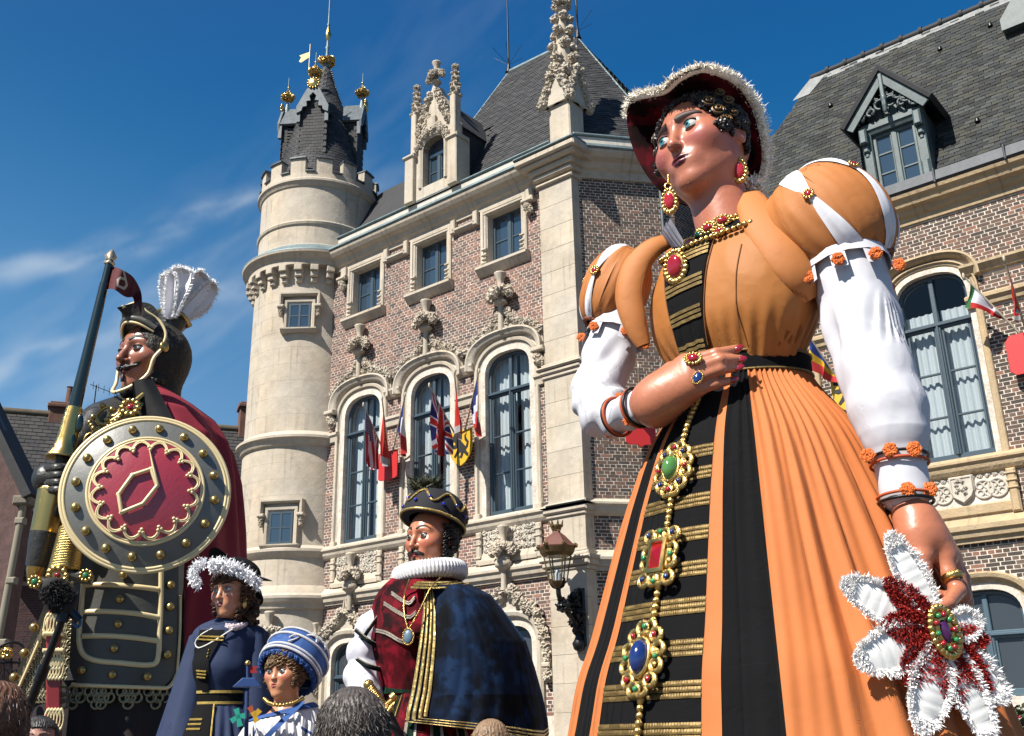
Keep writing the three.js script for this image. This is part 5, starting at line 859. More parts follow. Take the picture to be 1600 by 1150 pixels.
// adds head parts under a body mesh; returns face helpers in the figure's frame
function buildHead(o) {
  const f = headField(o), { pos, q, H } = o, ex = o.ex ?? 0.14, ey = o.ey ?? 0.02, mw = o.mouth ?? 0.098, sk = o.skin, lip = o.lip, bl = o.blush ?? [0.4, 0.1, 0.08];
  const col = (x, y, z) => {
    const ax = Math.abs(x); let c = [...sk]; const md = (t, k) => { c = c.map((v, i) => mix(v, t[i], k)); };
    if (z > 0.05) { md(bl, (o.blushK ?? 0.6) * Math.exp(-(Math.pow((ax - 0.2) / 0.11, 2) + Math.pow((y + 0.12) / 0.1, 2)))); md([0.28, 0.11, 0.085], 0.5 * Math.exp(-(Math.pow((ax - ex) / 0.085, 2) + Math.pow((y - ey - 0.055) / 0.035, 2)))); }
    if (z > 0.2 && lip) { const cy = -0.266 - ax * 0.1, up = 0.044 - ax * 0.24 + Math.max(0, 0.008 - Math.pow((ax - 0.035) * 5, 2) * 0.1), lo = -0.058 + Math.pow(ax / mw, 2) * 0.055; const yy = y - cy, k = ax < mw * 1.03 && yy < up && yy > lo ? 1 : 0; md(lip, k); }
    if (o.paint) c = o.paint(x, y, z, c, md) ?? c;
    return c;
  };
  const lo = [-0.46, -1.02, -0.56], hi = [0.46, 0.56, 0.56]; if (o.chest) { lo[0] = -1.0; hi[0] = 1.0; lo[1] = -1.7; lo[2] = -0.85; hi[2] = 0.85; }
  const W = (x, y, z) => V(x, y, z).multiplyScalar(H).applyQuaternion(q).add(pos);
  const head = place(sdf(f, lo, hi, o.cell ?? 0.014, col), pos, q, H);
  const zAt = (x, y) => { let z = 0.62; for (let i = 0; i < 60; i++) { const d = f(x, y, z); if (d < 0.001) break; z -= Math.max(0.001, d * 0.8); if (z < -0.4) break; } return z; };
  const onF = (x, y, e = 0.006) => W(x, y, zAt(x, y) + e);
  return { head, W, onF, zAt, f, dress(body) {
    const r = o.eyeR ?? 0.066, ez = zAt(ex, ey) - r * 0.40;
    for (const s of [-1, 1]) {
      const gx = (o.look ?? [0, 0])[0], gy = (o.look ?? [0, 0])[1];
      const lq = new THREE.Quaternion().setFromEuler(new THREE.Euler(-gy, gx, 0, 'YXZ')), E = V(s * ex, ey, ez), tr = g => place(g, V(0, 0, 0), null) && place(mv(g, E.x, E.y, E.z), pos, q, H);
      const sph = (rad, t) => { const g = new THREE.SphereGeometry(rad, 20, 10, 0, Math.PI * 2, 0, t); g.rotateX(Math.PI / 2); g.applyQuaternion(lq); return g; };
      const eye = part(body, 'eye', [tr(new THREE.SphereGeometry(r, 24, 18))], o.white ?? M.eyeWhite);
      part(eye, 'iris', [tr(sph(r * 1.015, o.irisA ?? 0.5))], o.iris); part(eye, 'pupil', [tr(sph(r * 1.03, (o.irisA ?? 0.5) * 0.48))], M.pupil);
      // lids: shells cut by the opening
      const lid = (t0, t1, rad) => { const g = grid((u, v) => { const a = mix(-1.45, 1.45, u), e = mix(t0, t1 * (0.45 + 0.55 * Math.cos(a * 0.95)) , v); return [Math.sin(a) * Math.cos(e) * rad, Math.sin(e) * rad, Math.cos(a) * Math.cos(e) * rad]; }, 18, 5); return g; };
      const up = o.lidUp ?? 0.5, dn = o.lidDn ?? -0.42;
      part(body, 'eyelid', [tr(lid(1.5, up, r * 1.1)), tr(lid(-1.5, dn, r * 1.08))], o.lidMat);
      const rim = (t1, rad, w) => { const p = []; for (let i = 0; i <= 12; i++) { const a = mix(-1.3, 1.3, i / 12), e = t1 * (0.45 + 0.55 * Math.cos(a * 0.95)); p.push(V(Math.sin(a) * Math.cos(e) * rad, Math.sin(e) * rad, Math.cos(a) * Math.cos(e) * rad)); } return tubeOf(p, w, 5); };
      part(body, 'lash_line', [tr(rim(up, r * 1.115, 0.0065)), tr(rim(dn, r * 1.09, 0.003))], M.lash);
      // brow
      if (o.brow) { const b = [], n = 14, B = o.browY ?? 0.115, st = o.browS ?? 1; for (let i = 0; i <= n; i++) { const t = i / n, x = s * mix(0.045, 0.25, t), y = ey + B + st * (0.035 * Math.sin(t * 2.2) - 0.035 * t * t) ; b.push([x, y, t]); }
        const w = o.browW ?? 0.016, G = grid((u, v) => { const i = u * n, k = Math.min(n - 1, Math.floor(i)), t = i - k, x = mix(b[k][0], b[k + 1][0], t), y = mix(b[k][1], b[k + 1][1], t), ww = w * (1.1 - 0.85 * u) * Math.min(1, u * 6 + 0.5); return onF(x, y + (v - 0.5) * 2 * ww, 0.006 + 0.008 * Math.sin(v * Math.PI)); }, n, 4, { flip: s < 0 }); part(body, 'eyebrow', [G], o.brow); }
    }
  } };
}
M.eyeWhite = phy([0.72, 0.68, 0.62], 0.25, { clearcoat: 0.6, clearcoatRoughness: 0.1 });
M.pupil = phy([0.006, 0.006, 0.008], 0.15, { clearcoat: 0.8 });
M.lash = std([0.02, 0.013, 0.01], 0.6);
M.skinOf = (rough = 0.33) => phy([1, 1, 1], rough, { vertexColors: true, clearcoat: 0.22, clearcoatRoughness: 0.3, bumpMap: T_grain, bumpScale: 0.003 });
M.gem = (c) => phy(c, 0.12, { clearcoat: 1, clearcoatRoughness: 0.05 });
M.red = M.gem([0.40, 0.005, 0.014]); M.green = M.gem([0.03, 0.26, 0.08]); M.blue = M.gem([0.01, 0.03, 0.16]); M.purple = M.gem([0.07, 0.01, 0.09]);
// one hand-and-forearm field from chains of joints [x, y, z, r]
function chains(list, k = 0.02) { return (x, y, z) => { let d = 1e3; for (const c of list) { let e = 1e3; for (let i = 0; i < c.length - 1; i++) { const a = c[i], b = c[i + 1]; e = smin(e, sdCap(x, y, z, a, b, a[3], b[3]), c.k ?? 0.012); } d = d > 900 ? e : smin(d, e, c.j ?? k); } return d; }; }
function boundsOf(list, pad) { const lo = [1e9, 1e9, 1e9], hi = [-1e9, -1e9, -1e9]; for (const c of list) for (const p of c) for (let i = 0; i < 3; i++) { lo[i] = Math.min(lo[i], p[i] - p[3] - pad); hi[i] = Math.max(hi[i], p[i] + p[3] + pad); } return [lo, hi]; }
function limb(list, cell, o = {}) { const f0 = chains(list, o.k), f = o.warp ? (x, y, z) => f0(x, y, z) + o.warp(x, y, z) : f0, [lo, hi] = boundsOf(list, cell * 3 + (o.pad ?? 0)); return sdf(f, lo, hi, cell, o.col); }
// short blades of fur or frayed cloth: each starts at p, leans along d
function fur(items, wid = 0.008) {
  const P = []; for (const [p, d] of items) {
    const s = V(rr(-1, 1), rr(-1, 1), rr(-1, 1)).cross(d).normalize().multiplyScalar(wid), m = p.clone().addScaledVector(d, 0.55).addScaledVector(V(rr(-1, 1), rr(-1, 1), rr(-1, 1)), d.length() * 0.16), e = p.clone().add(d).addScaledVector(V(rr(-1, 1), rr(-1, 1), rr(-1, 1)), d.length() * 0.3);
    const a = p.clone().add(s), b = p.clone().sub(s), c = m.clone().addScaledVector(s, 0.7), c2 = m.clone().addScaledVector(s, -0.7);
    for (const q of [a, b, c, b, c2, c, c, c2, e]) P.push(q.x, q.y, q.z);
  }
  const g = new THREE.BufferGeometry(); g.setAttribute('position', new THREE.Float32BufferAttribute(P, 3)); g.computeVertexNormals(); return g;
}
// beads threaded on a line
function beads(pts, r, gap = 1.9, closed = false) { const c = new THREE.CatmullRomCurve3(pts, closed, 'centripetal'), n = Math.max(2, Math.round(c.getLength() / (r * gap))), G = []; for (let i = 0; i < n + (closed ? 0 : 1); i++) { const p = c.getPointAt(i / n); G.push(ball(p.x, p.y, p.z, r, 1, 1, 1, 10)); } return G; }
// jewel: oval gem in a ring of beads, facing n at p, up along u
function basis(p, n, u) { n = n.clone().normalize(); const x = u.clone().cross(n).normalize(), y = n.clone().cross(x); return new THREE.Matrix4().makeBasis(x, y, n).setPosition(p); }
function jewel(parent, p, n, u, w, h, gem, o = {}) {
  const m = basis(p, n, u), T = g => { g = clean(g); g.applyMatrix4(m); return g; }, G = [], nb = o.n ?? 18, r = o.r ?? w * 0.16;
  G.push(T(mv(new THREE.SphereGeometry(1, 16, 8).scale(w * 0.98, h * 0.98, w * 0.2), 0, 0, 0)));
  for (let i = 0; i < nb; i++) { const a = i / nb * 2 * Math.PI; G.push(T(ball(Math.cos(a) * w, Math.sin(a) * h, 0.02 * w, r * (o.vary ? (Math.sin(a) < 0 ? 1.25 : 0.85) : 1), 1, 1, 1, 8))); }
  const j = part(parent, o.name ?? 'brooch', G, M.gold);
  part(j, 'gem', [T(mv(new THREE.SphereGeometry(1, 20, 12).scale(w * (o.gw ?? 0.72), h * (o.gh ?? 0.75), w * 0.4), 0, 0, w * 0.12))], gem);
  return j;
}
const clothMat = (c, o = {}) => phy(c, o.rough ?? 0.8, { bumpMap: T_crease, bumpScale: o.crease ?? 0.0035, sheen: o.sheen ?? 0.06, sheenRoughness: 0.5, sheenColor: new THREE.Color().setRGB(...(o.sc ?? c)), side: THREE.DoubleSide, ...(o.x ?? {}) });
const velvetMat = (c, o = {}) => phy(c, 0.85, { map: T_velvet, specularIntensity: 0.3, sheen: o.sh ?? 0.35, sheenRoughness: 0.3, sheenColor: new THREE.Color().setRGB(...(o.sc ?? c.map(v => v * 1.4))), side: THREE.DoubleSide });

// ---------------------------------------------------------------- the lady in orange
const LADY = figure(1165, 560, 6.5);
{
  const { O, turn, P } = LADY; seed(101);
  const lady = thing('giant_lady', 'huge lady figure in orange and black gown with feather trimmed red hat', 'parade figure', O, turn, undefined);
  const orange = clothMat([0.60, 0.175, 0.04], { crease: 0.003 }), satin = phy([0.49, 0.185, 0.044], 0.6, { bumpMap: T_crease, bumpScale: 0.0045, specularIntensity: 0.5, sheen: 0.15, sheenColor: lin(0.7, 0.4, 0.15), sheenRoughness: 0.4, side: THREE.DoubleSide });
  const blackV = phy([0.0065, 0.0065, 0.0075], 0.95, { bumpMap: T_velvet, bumpScale: 0.004, specularIntensity: 0.3, sheen: 0.06, sheenColor: lin(0.05, 0.05, 0.06), side: THREE.DoubleSide }), white = clothMat([0.70, 0.70, 0.755], { rough: 0.75 });
  const wS = P(1250, 566, 0).y, wF = P(1150, 563, 0.38).y, tilt = th => mix(wS, wF, 0.5 + 0.5 * Math.cos(th)) - wS, TH = -34.5 * DEG, front = V(Math.sin(TH), 0, Math.cos(TH)), side = V(Math.cos(TH), 0, -Math.sin(TH));
  // ---- skirt
  const rows = [[566, 88], [578, 93], [605, 106], [644, 136], [679, 162], [720, 184], [800, 218], [900, 255], [1000, 293], [1060, 322], [1150, 348]].map(([y, h]) => { const cx = 1165 + (y - 560) * 0.112, a = P(cx - h, y), b = P(cx + h, y); return [(a.y + b.y) / 2, (b.x - a.x) / 2 * 0.985]; });
  rows.push([rows.at(-1)[0] - 0.7, rows.at(-1)[1] + 0.24], [0.06, rows.at(-1)[1] + 0.42]);
  const RY = y => { for (let i = 0; i < rows.length - 1; i++) if (y <= rows[i][0] && y >= rows[i + 1][0]) { const t = (rows[i][0] - y) / (rows[i][0] - rows[i + 1][0]); return mix(rows[i][1], rows[i + 1][1], t); } return y > rows[0][0] ? rows[0][1] : rows.at(-1)[1]; };
  const yTop = rows[0][0], yBot = 0.06, yOf = v => mix(yTop, yBot, Math.pow(v, 1.25));
  // rounded profile and gathered folds
  const RS = y => (RY(y - 0.06) + RY(y) + RY(y + 0.06)) / 3;
  const fold = (th, y) => { const dn = sm(yTop, yTop - 1.4, y), q = th + 0.03 * nz(y * 0.7, th * 2, 7); const a = Math.pow(Math.abs(Math.sin(q * 17 + 3.2 * nz(q * 2.3, y * 0.12, 2))), 0.7) - 0.5, b = nz(q * 7, y * 0.25, 4), c = Math.sin(q * 74 + 2 * nz(q * 6, y * 0.3, 9)); return (0.011 * c * (1 - 0.7 * dn) + 0.022 * a * dn * (0.5 + 1.1 * Math.abs(nz(q * 1.7, 3, 3)) * 2) + 0.06 * b * dn); };
  const SK = (th, y, e = 0, fk = 1) => { const r = RS(y) + fold(th, y) * fk * sm(yTop + 0.02, yTop - 0.15, y) + e; return V(Math.sin(th) * r, y + tilt(th) * sm(yTop - 1.6, yTop, y), Math.cos(th) * r); };
  const panel = (a0, a1, e, n, fk = 1, y0 = 0, y1 = 1) => grid((u, v) => SK(TH + mix(a0, a1, u) * DEG, yOf(mix(y0, y1, v)), e, fk), n, 130, { us: 2, vs: 4 });
  const skirt = part(lady, 'skirt', [panel(35, 325, 0, 420)], orange);
  part(lady, 'skirt_panel', [panel(-35, -21, 0.002, 60, 0.8)], blackV, { label: 'black pleated side panel of the skirt' });
  part(lady, 'skirt_panel', [panel(21, 35, 0.002, 60, 0.8)], blackV, { label: 'black pleated side panel of the skirt' });
  part(lady, 'skirt_border', [panel(-21, -16.3, 0.006, 16, 0.4), panel(16.3, 21, 0.006, 16, 0.4)], orange);
  const smooth = 0.12;
  const fp = part(lady, 'front_panel', [panel(-16.6, 16.6, 0.004, 60, smooth)], blackV, { label: 'black front panel crossed by gold braid' });
  const braid = std([0.40, 0.265, 0.085], 0.55, { metalness: 0.45, bumpMap: T_grain, bumpScale: 0.01, map: T_dirt });
  const cl = y => P(0, y).y; // height of a row
  for (const py of [698, 734, 778, 832, 888, 946, 1011, 1076, 1142, 1215]) { const cx = 1165 + (py - 560) * 0.112, Y = P(cx - 100, py, 0.9 * RY(P(cx, py).y)).y; for (const d of [-0.033, 0, 0.033]) part(fp, 'gold_braid', [grid((u, v) => SK(TH + mix(-16.3, 16.3, u) * DEG, Y + d * 0.92 + (v - 0.5) * 0.026, 0.009 + 0.005 * Math.sin(v * Math.PI) + 0.002 * Math.sin(u * 260 + d * 40), smooth), 120, 4)], braid); }
  // chain of beads and three great jewels down the front
  const cp = (py, e = 0.03) => { let y = P(1165, py).y; for (let i = 0; i < 30; i++) { const p = SK(TH, y, e, smooth), w = p.clone().applyAxisAngle(V(0, 1, 0), turn).add(O), q = pixel(w); y += (q[1] - py) * 0.0035; } return SK(TH, y, e, smooth); };
  const chain = part(lady, 'bead_chain', [[612, 706], [764, 838], [908, 990], [1072, 1190]].map(([a, b]) => { const q = []; for (let i = 0; i <= 8; i++) q.push(cp(mix(a, b, i / 8))); return beads(q, 0.021, 1.75); }), M.gold);
  const upD = cp(860).sub(cp(880)).normalize(), nrm = upD.clone().cross(side).negate().normalize(); if (nrm.dot(front) < 0) nrm.negate();
  const med = (py, w, h, kind) => {
    const m = basis(cp(py, 0.045), nrm, upD), T = g => { g = clean(g); g.applyMatrix4(m); return g; }, G = [];
    G.push(T(new THREE.SphereGeometry(1, 18, 10).scale(w * 0.78, h * 0.8, 0.02)));
    for (let i = 0; i < 12; i++) { const a = (i + 0.5) / 12 * 2 * Math.PI, c = Math.cos(a), s = Math.sin(a), k = kind === 'rect' ? 1 / Math.max(Math.abs(c), Math.abs(s)) * 0.86 : 1; G.push(T(mv(new THREE.TorusGeometry(0.034, 0.016, 8, 14), c * w * k, s * h * k, 0.015)), T(ball(c * w * k * 0.8, s * h * k * 0.8, 0.012, 0.02, 1, 1, 0.7, 8))); }
    if (kind === 'rect') G.push(T(sweep([[-w * 0.62, -h * 0.66], [-w * 0.62, h * 0.66], [w * 0.62, h * 0.66], [w * 0.62, -h * 0.66]], [[0, 0.02], [0, 0.045], [-0.02, 0.05], [-0.03, 0.02]], true))); else G.push(T(new THREE.TorusGeometry(1, 0.13, 8, 26).scale(w * 0.58, h * 0.6, 0.12).translate(0, 0, 0.03)));
    const j = part(lady, 'medallion', G, M.gold), gm = { green: M.green2 ?? (M.green2 = M.gem([0.1, 0.28, 0.06])), rect: M.red, blue: M.blue }[kind];
    if (kind === 'rect') { const g = new THREE.CylinderGeometry(0.02, 1, 1, 4, 1); g.rotateY(Math.PI / 4); g.rotateX(Math.PI / 2); g.scale(w * 0.58 * 1.414, h * 0.62 * 1.414, 0.06); g.translate(0, 0, 0.05); part(j, 'gem', [T(toCreasedNormals(g, 0.3))], gm); }
    else part(j, 'gem', [T(new THREE.SphereGeometry(1, 24, 14).scale(w * 0.5, h * 0.54, 0.06).translate(0, 0, 0.035))], gm);
    const c2 = kind === 'green' ? [M.red, M.blue] : kind === 'rect' ? [M.green, M.blue] : [M.green, M.red];
    for (let i = 0; i < 8; i++) { const a = i / 8 * 2 * Math.PI, k = kind === 'rect' && i % 2 ? 1.25 : 1; part(j, 'small_gem', [T(ball(Math.cos(a) * w * 0.98 * k, Math.sin(a) * h * 0.98 * k, 0.035, 0.0165, 1, 1, 0.8, 8))], c2[i % 2]); }
  };
  med(735, 0.098, 0.14, 'green'); med(872, 0.098, 0.15, 'rect'); med(1030, 0.105, 0.17, 'blue');

  // ---- bodice
  const wy = wS, by = P(1150, 446, 0.45).y, syS = P(1140, 345).y, sy = P(1130, 352, 0.3).y, B = (x, y, z) => side.clone().multiplyScalar(x).addScaledVector(front, z).add(V(0, y, 0));
  const fb = (x, y, z) => { // body axes
    const bx = x * side.x + z * side.z, bz = x * front.x + z * front.z; let d = sdEll(bx, y, bz, 0, wy - 0.1, 0, 0.395, 0.42, 0.33);
    d = smin(d, sdEll(bx, y, bz, 0, mix(wy, syS, 0.56), -0.02, 0.56, 0.5, 0.36), 0.25); d = smin(d, sdEll(bx, y, bz, 0, wy + 0.36, 0.02, 0.49, 0.42, 0.39), 0.25);
    for (const s of [-1, 1]) d = smin(d, sdEll(bx, y, bz, s * 0.22, by - 0.03, 0.2, 0.30, 0.40, 0.17), 0.3);
    d = smin(d, sdCap(bx, y, bz, [-0.5, syS - 0.12, -0.1], [0.5, syS - 0.12, -0.1], 0.17, 0.17), 0.15);
    return d + sm(wy - 0.1, wy + 0.25, y) * (0.012 * nz(x * 3, y * 0.9, z * 3)) + 0.010 * sm(wy, wy + 0.3, y) * Math.abs(nz(x * 6 + y * 2, y * 2.5, z * 6)) + (y < wy + 0.35 ? 0.006 * Math.sin(Math.atan2(bx, bz) * 34) * sm(wy + 0.3, wy + 0.08, y) : 0);
  };
  // open square neck: cut away above the neckline
  const nk = (x, y, z) => { const bx = x * side.x + z * side.z, bz = x * front.x + z * front.z; return y - (sy - 0.07 + 0.16 * Math.pow(Math.abs(bx) / 0.36, 4) + (bz < -0.1 ? 0.4 : 0)); };
  const yB = (x, z) => wS + tilt(Math.atan2(x, z)), bod = (x, y, z) => Math.max(fb(x, y, z) + 0.035 * sm(yB(x, z) + 0.34, yB(x, z) + 0.02, y), nk(x, y, z), yB(x, z) + 0.0 - y);
  part(lady, 'bodice', [sdf(bod, [-0.95, wF - 0.16, -0.85], [0.95, syS + 0.3, 0.85], 0.02)], satin);
  const hit = (bx, y, e) => { let bz = 1.2; for (let i = 0; i < 60; i++) { const p = B(bx, y, bz), d = fb(p.x, p.y, p.z); if (d < 0.002) break; bz -= Math.max(0.002, d * 0.7); if (bz < -0.5) break; } return B(bx, y, bz + e); };
  const topY = sy - 0.075;
  const stom = part(lady, 'stomacher', [grid((u, v) => hit((u - 0.5) * mix(0.42, 0.2, v) - 0.085, mix(topY, wF, v), 0.012), 24, 50)], blackV, { label: 'black bodice front with gold braid rows' });
  for (const t of [0.15, 0.42, 0.68, 0.95]) for (const d of [-0.033, 0, 0.033]) { const y = mix(topY, wy, t) + d, w = mix(0.42, 0.2, t); part(stom, 'gold_braid', [grid((u, v) => hit((u - 0.5) * w - 0.085, y + (v - 0.5) * 0.022, 0.022), 18, 3)], braid); }
  part(lady, 'neckline_band', [grid((u, v) => hit(mix(-0.42, 0.46, u), sy - 0.035 - v * 0.085 + 0.05 * Math.pow(Math.abs(mix(-0.42, 0.46, u)) / 0.4, 4), 0.026), 40, 4)], blackV);
  const nb = []; for (let i = 0; i <= 26; i++) { const x = mix(-0.44, 0.46, i / 26); nb.push(hit(x, sy - 0.135 + 0.05 * Math.pow(Math.abs(x) / 0.4, 4), 0.042)); }
  part(lady, 'bead_trim', beads(nb, 0.018, 2.1), M.gold);
  for (const x of [-0.06, 0.17]) jewel(lady, hit(x, sy - 0.1, 0.03), front.clone().setY(-0.05), V(0, 1, 0), 0.045, 0.03, M.red, { n: 10, r: 0.012 });
  jewel(lady, hit(-0.13, P(1056, 404, 0.45).y, 0.045), front.clone().setY(-0.1), V(0, 1, 0), 0.085, 0.105, M.red, { n: 20, r: 0.019, vary: 1 });
  // seams: a dart over the bust and the edges of the black front
  { const sm1 = std([0.2, 0.07, 0.014], 0.8), ln = f => { const p = []; for (let i = 0; i <= 20; i++) p.push(f(i / 20)); return tubeOf(p, 0.0045, 5); }; part(lady, 'seam', [ln(t => hit(mix(0.33, 0.26, t), mix(topY - 0.18, wF + 0.16, t), 0.001))], sm1); for (const s of [-1, 1]) part(lady, 'seam', [ln(t => hit(s * mix(0.225, 0.12, t) - 0.085, mix(topY, wF + 0.12, t), 0.004))], sm1); }
  // waist belt
  const bl = (y, e) => { const q = []; for (let i = 0; i <= 48; i++) { const a = i / 48 * 2 * Math.PI; q.push(V(Math.sin(a) * (0.402 + e), y + tilt(a), Math.cos(a) * (0.392 + e))); } return q; };
  part(lady, 'belt', [grid((u, v) => { const a = u * 2 * Math.PI; return [Math.sin(a) * 0.41, wy - 0.065 + 0.12 * v + tilt(a), Math.cos(a) * 0.399]; }, 60, 4)], blackV);
  for (const y of [wy - 0.068, wy + 0.058]) part(lady, 'belt_braid', [tubeOf(bl(y, 0.01), 0.009, 6)], braid);

  // ---- head
  const H = 0.81, q = yaw(-35 * DEG, -0.02, 0.13), eyeMid = P(1057, 209, 0.42), hp = eyeMid.clone().sub(V(0, 0.02, 0.335).multiplyScalar(H).applyQuaternion(q));
  const skin = [0.56, 0.195, 0.11], head = buildHead({ pos: hp, q, H, skin, lip: [0.13, 0.009, 0.02], blush: [0.45, 0.095, 0.085], blushK: 0.75, nose: 0.8, wing: 0.8, wing: 0.72, fat: 0.018, paint: (x, y, z, c, md) => { md([0.60, 0.185, 0.075], sm(-0.44, -0.58, y)); return c; }, ey: 0.02, mouth: 0.085, neckR: 0.235, neckL: 1.0, cheek: 1.05, jaw: 1.08, cell: 0.0115, chest: [0.0, -1.15, -0.18, 0.46, 0.26, 0.30], iris: M.iris1 = phy([0.10, 0.34, 0.38], 0.2, { clearcoat: 1 }), lidMat: phy([0.42, 0.16, 0.09], 0.35, { clearcoat: 0.4 }), brow: std([0.05, 0.022, 0.014], 0.6), browY: 0.092, browW: 0.04, eyeR: 0.064, irisA: 0.52, look: [-0.1, 0.05], lidUp: 0.66, lidDn: -0.56 });
  // ---- hands: chains of joints, each finger its own chain
  const J = (x, y, z, r) => { const p = P(x, y, z); return [p.x, p.y, p.z, r]; };
  const skinCol = (x, y, z) => [0.58 + 0.02 * nz(x * 9, y * 9, z * 9), 0.205, 0.105];
  const rh = [
    [J(982, 646, 0.3, 0.082), J(1002, 635, 0.4, 0.082), J(1030, 618, 0.5, 0.098)],
    [J(1020, 622, 0.48, 0.1), J(1074, 572, 0.58, 0.08)], [J(1024, 628, 0.5, 0.118), J(1078, 590, 0.6, 0.078)], [J(1026, 638, 0.48, 0.108), J(1080, 608, 0.6, 0.07)],
    [J(1068, 572, 0.58, 0.058), J(1088, 562, 0.62, 0.042), J(1118, 553, 0.62, 0.036), J(1152, 545, 0.55, 0.026)],
    [J(1074, 582, 0.6, 0.056), J(1095, 574, 0.645, 0.042), J(1125, 563, 0.64, 0.036), J(1156, 561, 0.56, 0.026)],
    [J(1074, 595, 0.6, 0.054), J(1096, 588, 0.645, 0.04), J(1125, 577, 0.635, 0.034), J(1152, 574, 0.56, 0.025)],
    [J(1070, 612, 0.58, 0.05), J(1094, 608, 0.62, 0.037), J(1118, 600, 0.61, 0.031), J(1144, 594, 0.55, 0.023)],
    [J(1022, 600, 0.46, 0.06), J(1048, 578, 0.45, 0.05), J(1072, 566, 0.46, 0.04)]];
  rh[1].j = rh[2].j = rh[3].j = 0.09; for (let i = 4; i < 8; i++) rh[i].j = 0.022; rh[8].j = 0.05;
  const lh = [
    [J(1412, 778, 0.62, 0.082), J(1424, 800, 0.64, 0.08), J(1440, 838, 0.68, 0.098)],
    [J(1432, 815, 0.66, 0.095), J(1474, 868, 0.66, 0.07)], [J(1436, 820, 0.62, 0.09), J(1484, 872, 0.56, 0.065)],
    [J(1430, 838, 0.7, 0.08), J(1440, 870, 0.74, 0.056), J(1444, 905, 0.76, 0.042), J(1451, 932, 0.84, 0.03)],
    [J(1470, 862, 0.67, 0.06), J(1482, 896, 0.7, 0.044), J(1497, 922, 0.72, 0.04), J(1482, 942, 0.84, 0.034), J(1466, 952, 0.9, 0.026)],
    [J(1480, 868, 0.6, 0.056), J(1496, 900, 0.62, 0.042), J(1505, 930, 0.64, 0.038), J(1484, 934, 0.7, 0.03), J(1466, 928, 0.74, 0.024)],
    [J(1484, 868, 0.52, 0.052), J(1504, 905, 0.5, 0.04), J(1510, 940, 0.54, 0.034), J(1500, 952, 0.6, 0.027)],
    [J(1482, 870, 0.46, 0.046), J(1502, 906, 0.42, 0.034), J(1506, 936, 0.46, 0.028), J(1498, 948, 0.52, 0.022)]];
  lh[1].j = lh[2].j = 0.09; lh[3].j = 0.05; for (let i = 4; i < 8; i++) lh[i].j = 0.022;
  const body = part(lady, 'body', [head.head, limb(rh, 0.0085, { col: skinCol }), limb(lh, 0.0085, { col: skinCol })], M.skinOf(0.4), { uv: true });
  head.dress(body);
  // nails
  const nailM = M.gem([0.30, 0.008, 0.022]);
  const nail = (x, y, z, dir, n, s = 1) => { const p = P(x, y, z), m = basis(p, n, dir); const g = new THREE.SphereGeometry(1, 12, 8).scale(0.022 * s, 0.036 * s, 0.012 * s); g.applyMatrix4(m); part(body, 'nail', [g], nailM); };
  nail(1153, 544, 0.575, V(1, 0.25, -0.3), V(-0.1, 0.25, 1)); nail(1158, 561, 0.585, V(1, 0, -0.4), V(-0.1, 0.2, 1)); nail(1154, 574, 0.585, V(1, 0.1, -0.4), V(-0.1, 0.2, 1)); nail(1146, 593, 0.575, V(1, 0.2, -0.3), V(-0.1, 0.2, 1), 0.9);
  nail(1452, 936, 0.866, V(0.2, -1, 0), V(0, 0.1, 1), 1.05);
  // rings
  jewel(lady, P(1083, 560, 0.69), V(-0.2, 0.35, 1), V(0.3, 1, 0), 0.05, 0.038, M.red, { n: 14, r: 0.011, name: 'ring' });
  jewel(lady, P(1090, 590, 0.7), V(-0.1, 0.2, 1), V(0.4, 1, 0), 0.03, 0.042, M.blue, { n: 22, r: 0.006, name: 'ring', gw: 0.85, gh: 0.85 });
  { const c = P(1488, 902, 0.71), g = new THREE.TorusGeometry(0.046, 0.013, 8, 20); g.scale(1, 1, 1.6); g.applyMatrix4(basis(c, P(1499, 926, 0.72).sub(P(1478, 884, 0.68)), V(0, 0, 1))); part(lady, 'ring', [g], M.gold); jewel(lady, P(1498, 904, 0.72), V(1, 0.3, 0.35), V(0.2, -1, 0), 0.022, 0.055, M.gem([0.01, 0.05, 0.3]), { n: 12, r: 0.009, name: 'ring' }); }
  // necklace
  { const f = head.f, nq = []; for (let i = 0; i <= 24; i++) { const a = mix(-1.5, 1.5, i / 24), y = -0.79 - 0.06 * Math.cos(a * 1.05); let r = 0.9; for (let k = 0; k < 50; k++) { const d = f(Math.sin(a) * r + 0.0, y, Math.cos(a) * r - 0.1); if (d < 0.002) break; r -= Math.max(0.002, d * 0.8); } r += 0.02; nq.push(head.W(Math.sin(a) * r, y, Math.cos(a) * r - 0.1)); }
    part(lady, 'necklace', [beads(nq, 0.016, 1.9), beads(nq.map(p => p.clone().add(V(0, -0.028, 0.006))), 0.014, 2.0)], M.gold);
    for (const [i, gm] of [[8, M.green], [12, M.red], [16, M.red]]) jewel(lady, nq[i].clone().add(V(0, -0.01, 0.012)), nq[i].clone().sub(head.W(0, -0.82, -0.12)).setY(0), V(0, 1, 0), 0.05, 0.034, gm, { n: 12, r: 0.013, name: 'brooch' }); }
  // earrings
  for (const [x, y, z] of [[1155, 266, 0.34], [1046, 314, 0.48]]) { const p = P(x, y, z), n = V(-0.35, -0.15, 1); const j = jewel(lady, p, n, V(0, 1, 0), 0.05, 0.078, M.earRed ?? (M.earRed = M.gem([0.55, 0.012, 0.025])), { n: 16, r: 0.015, name: 'earring', vary: 1 }); part(j, 'hook', [mv(new THREE.TorusGeometry(0.022, 0.006, 6, 14), p.x, p.y + 0.11, p.z), rod(p.clone().add(V(0, 0.13, 0)), p.clone().add(V(0.004, 0.2, -0.01)), 0.006)], M.gold); }
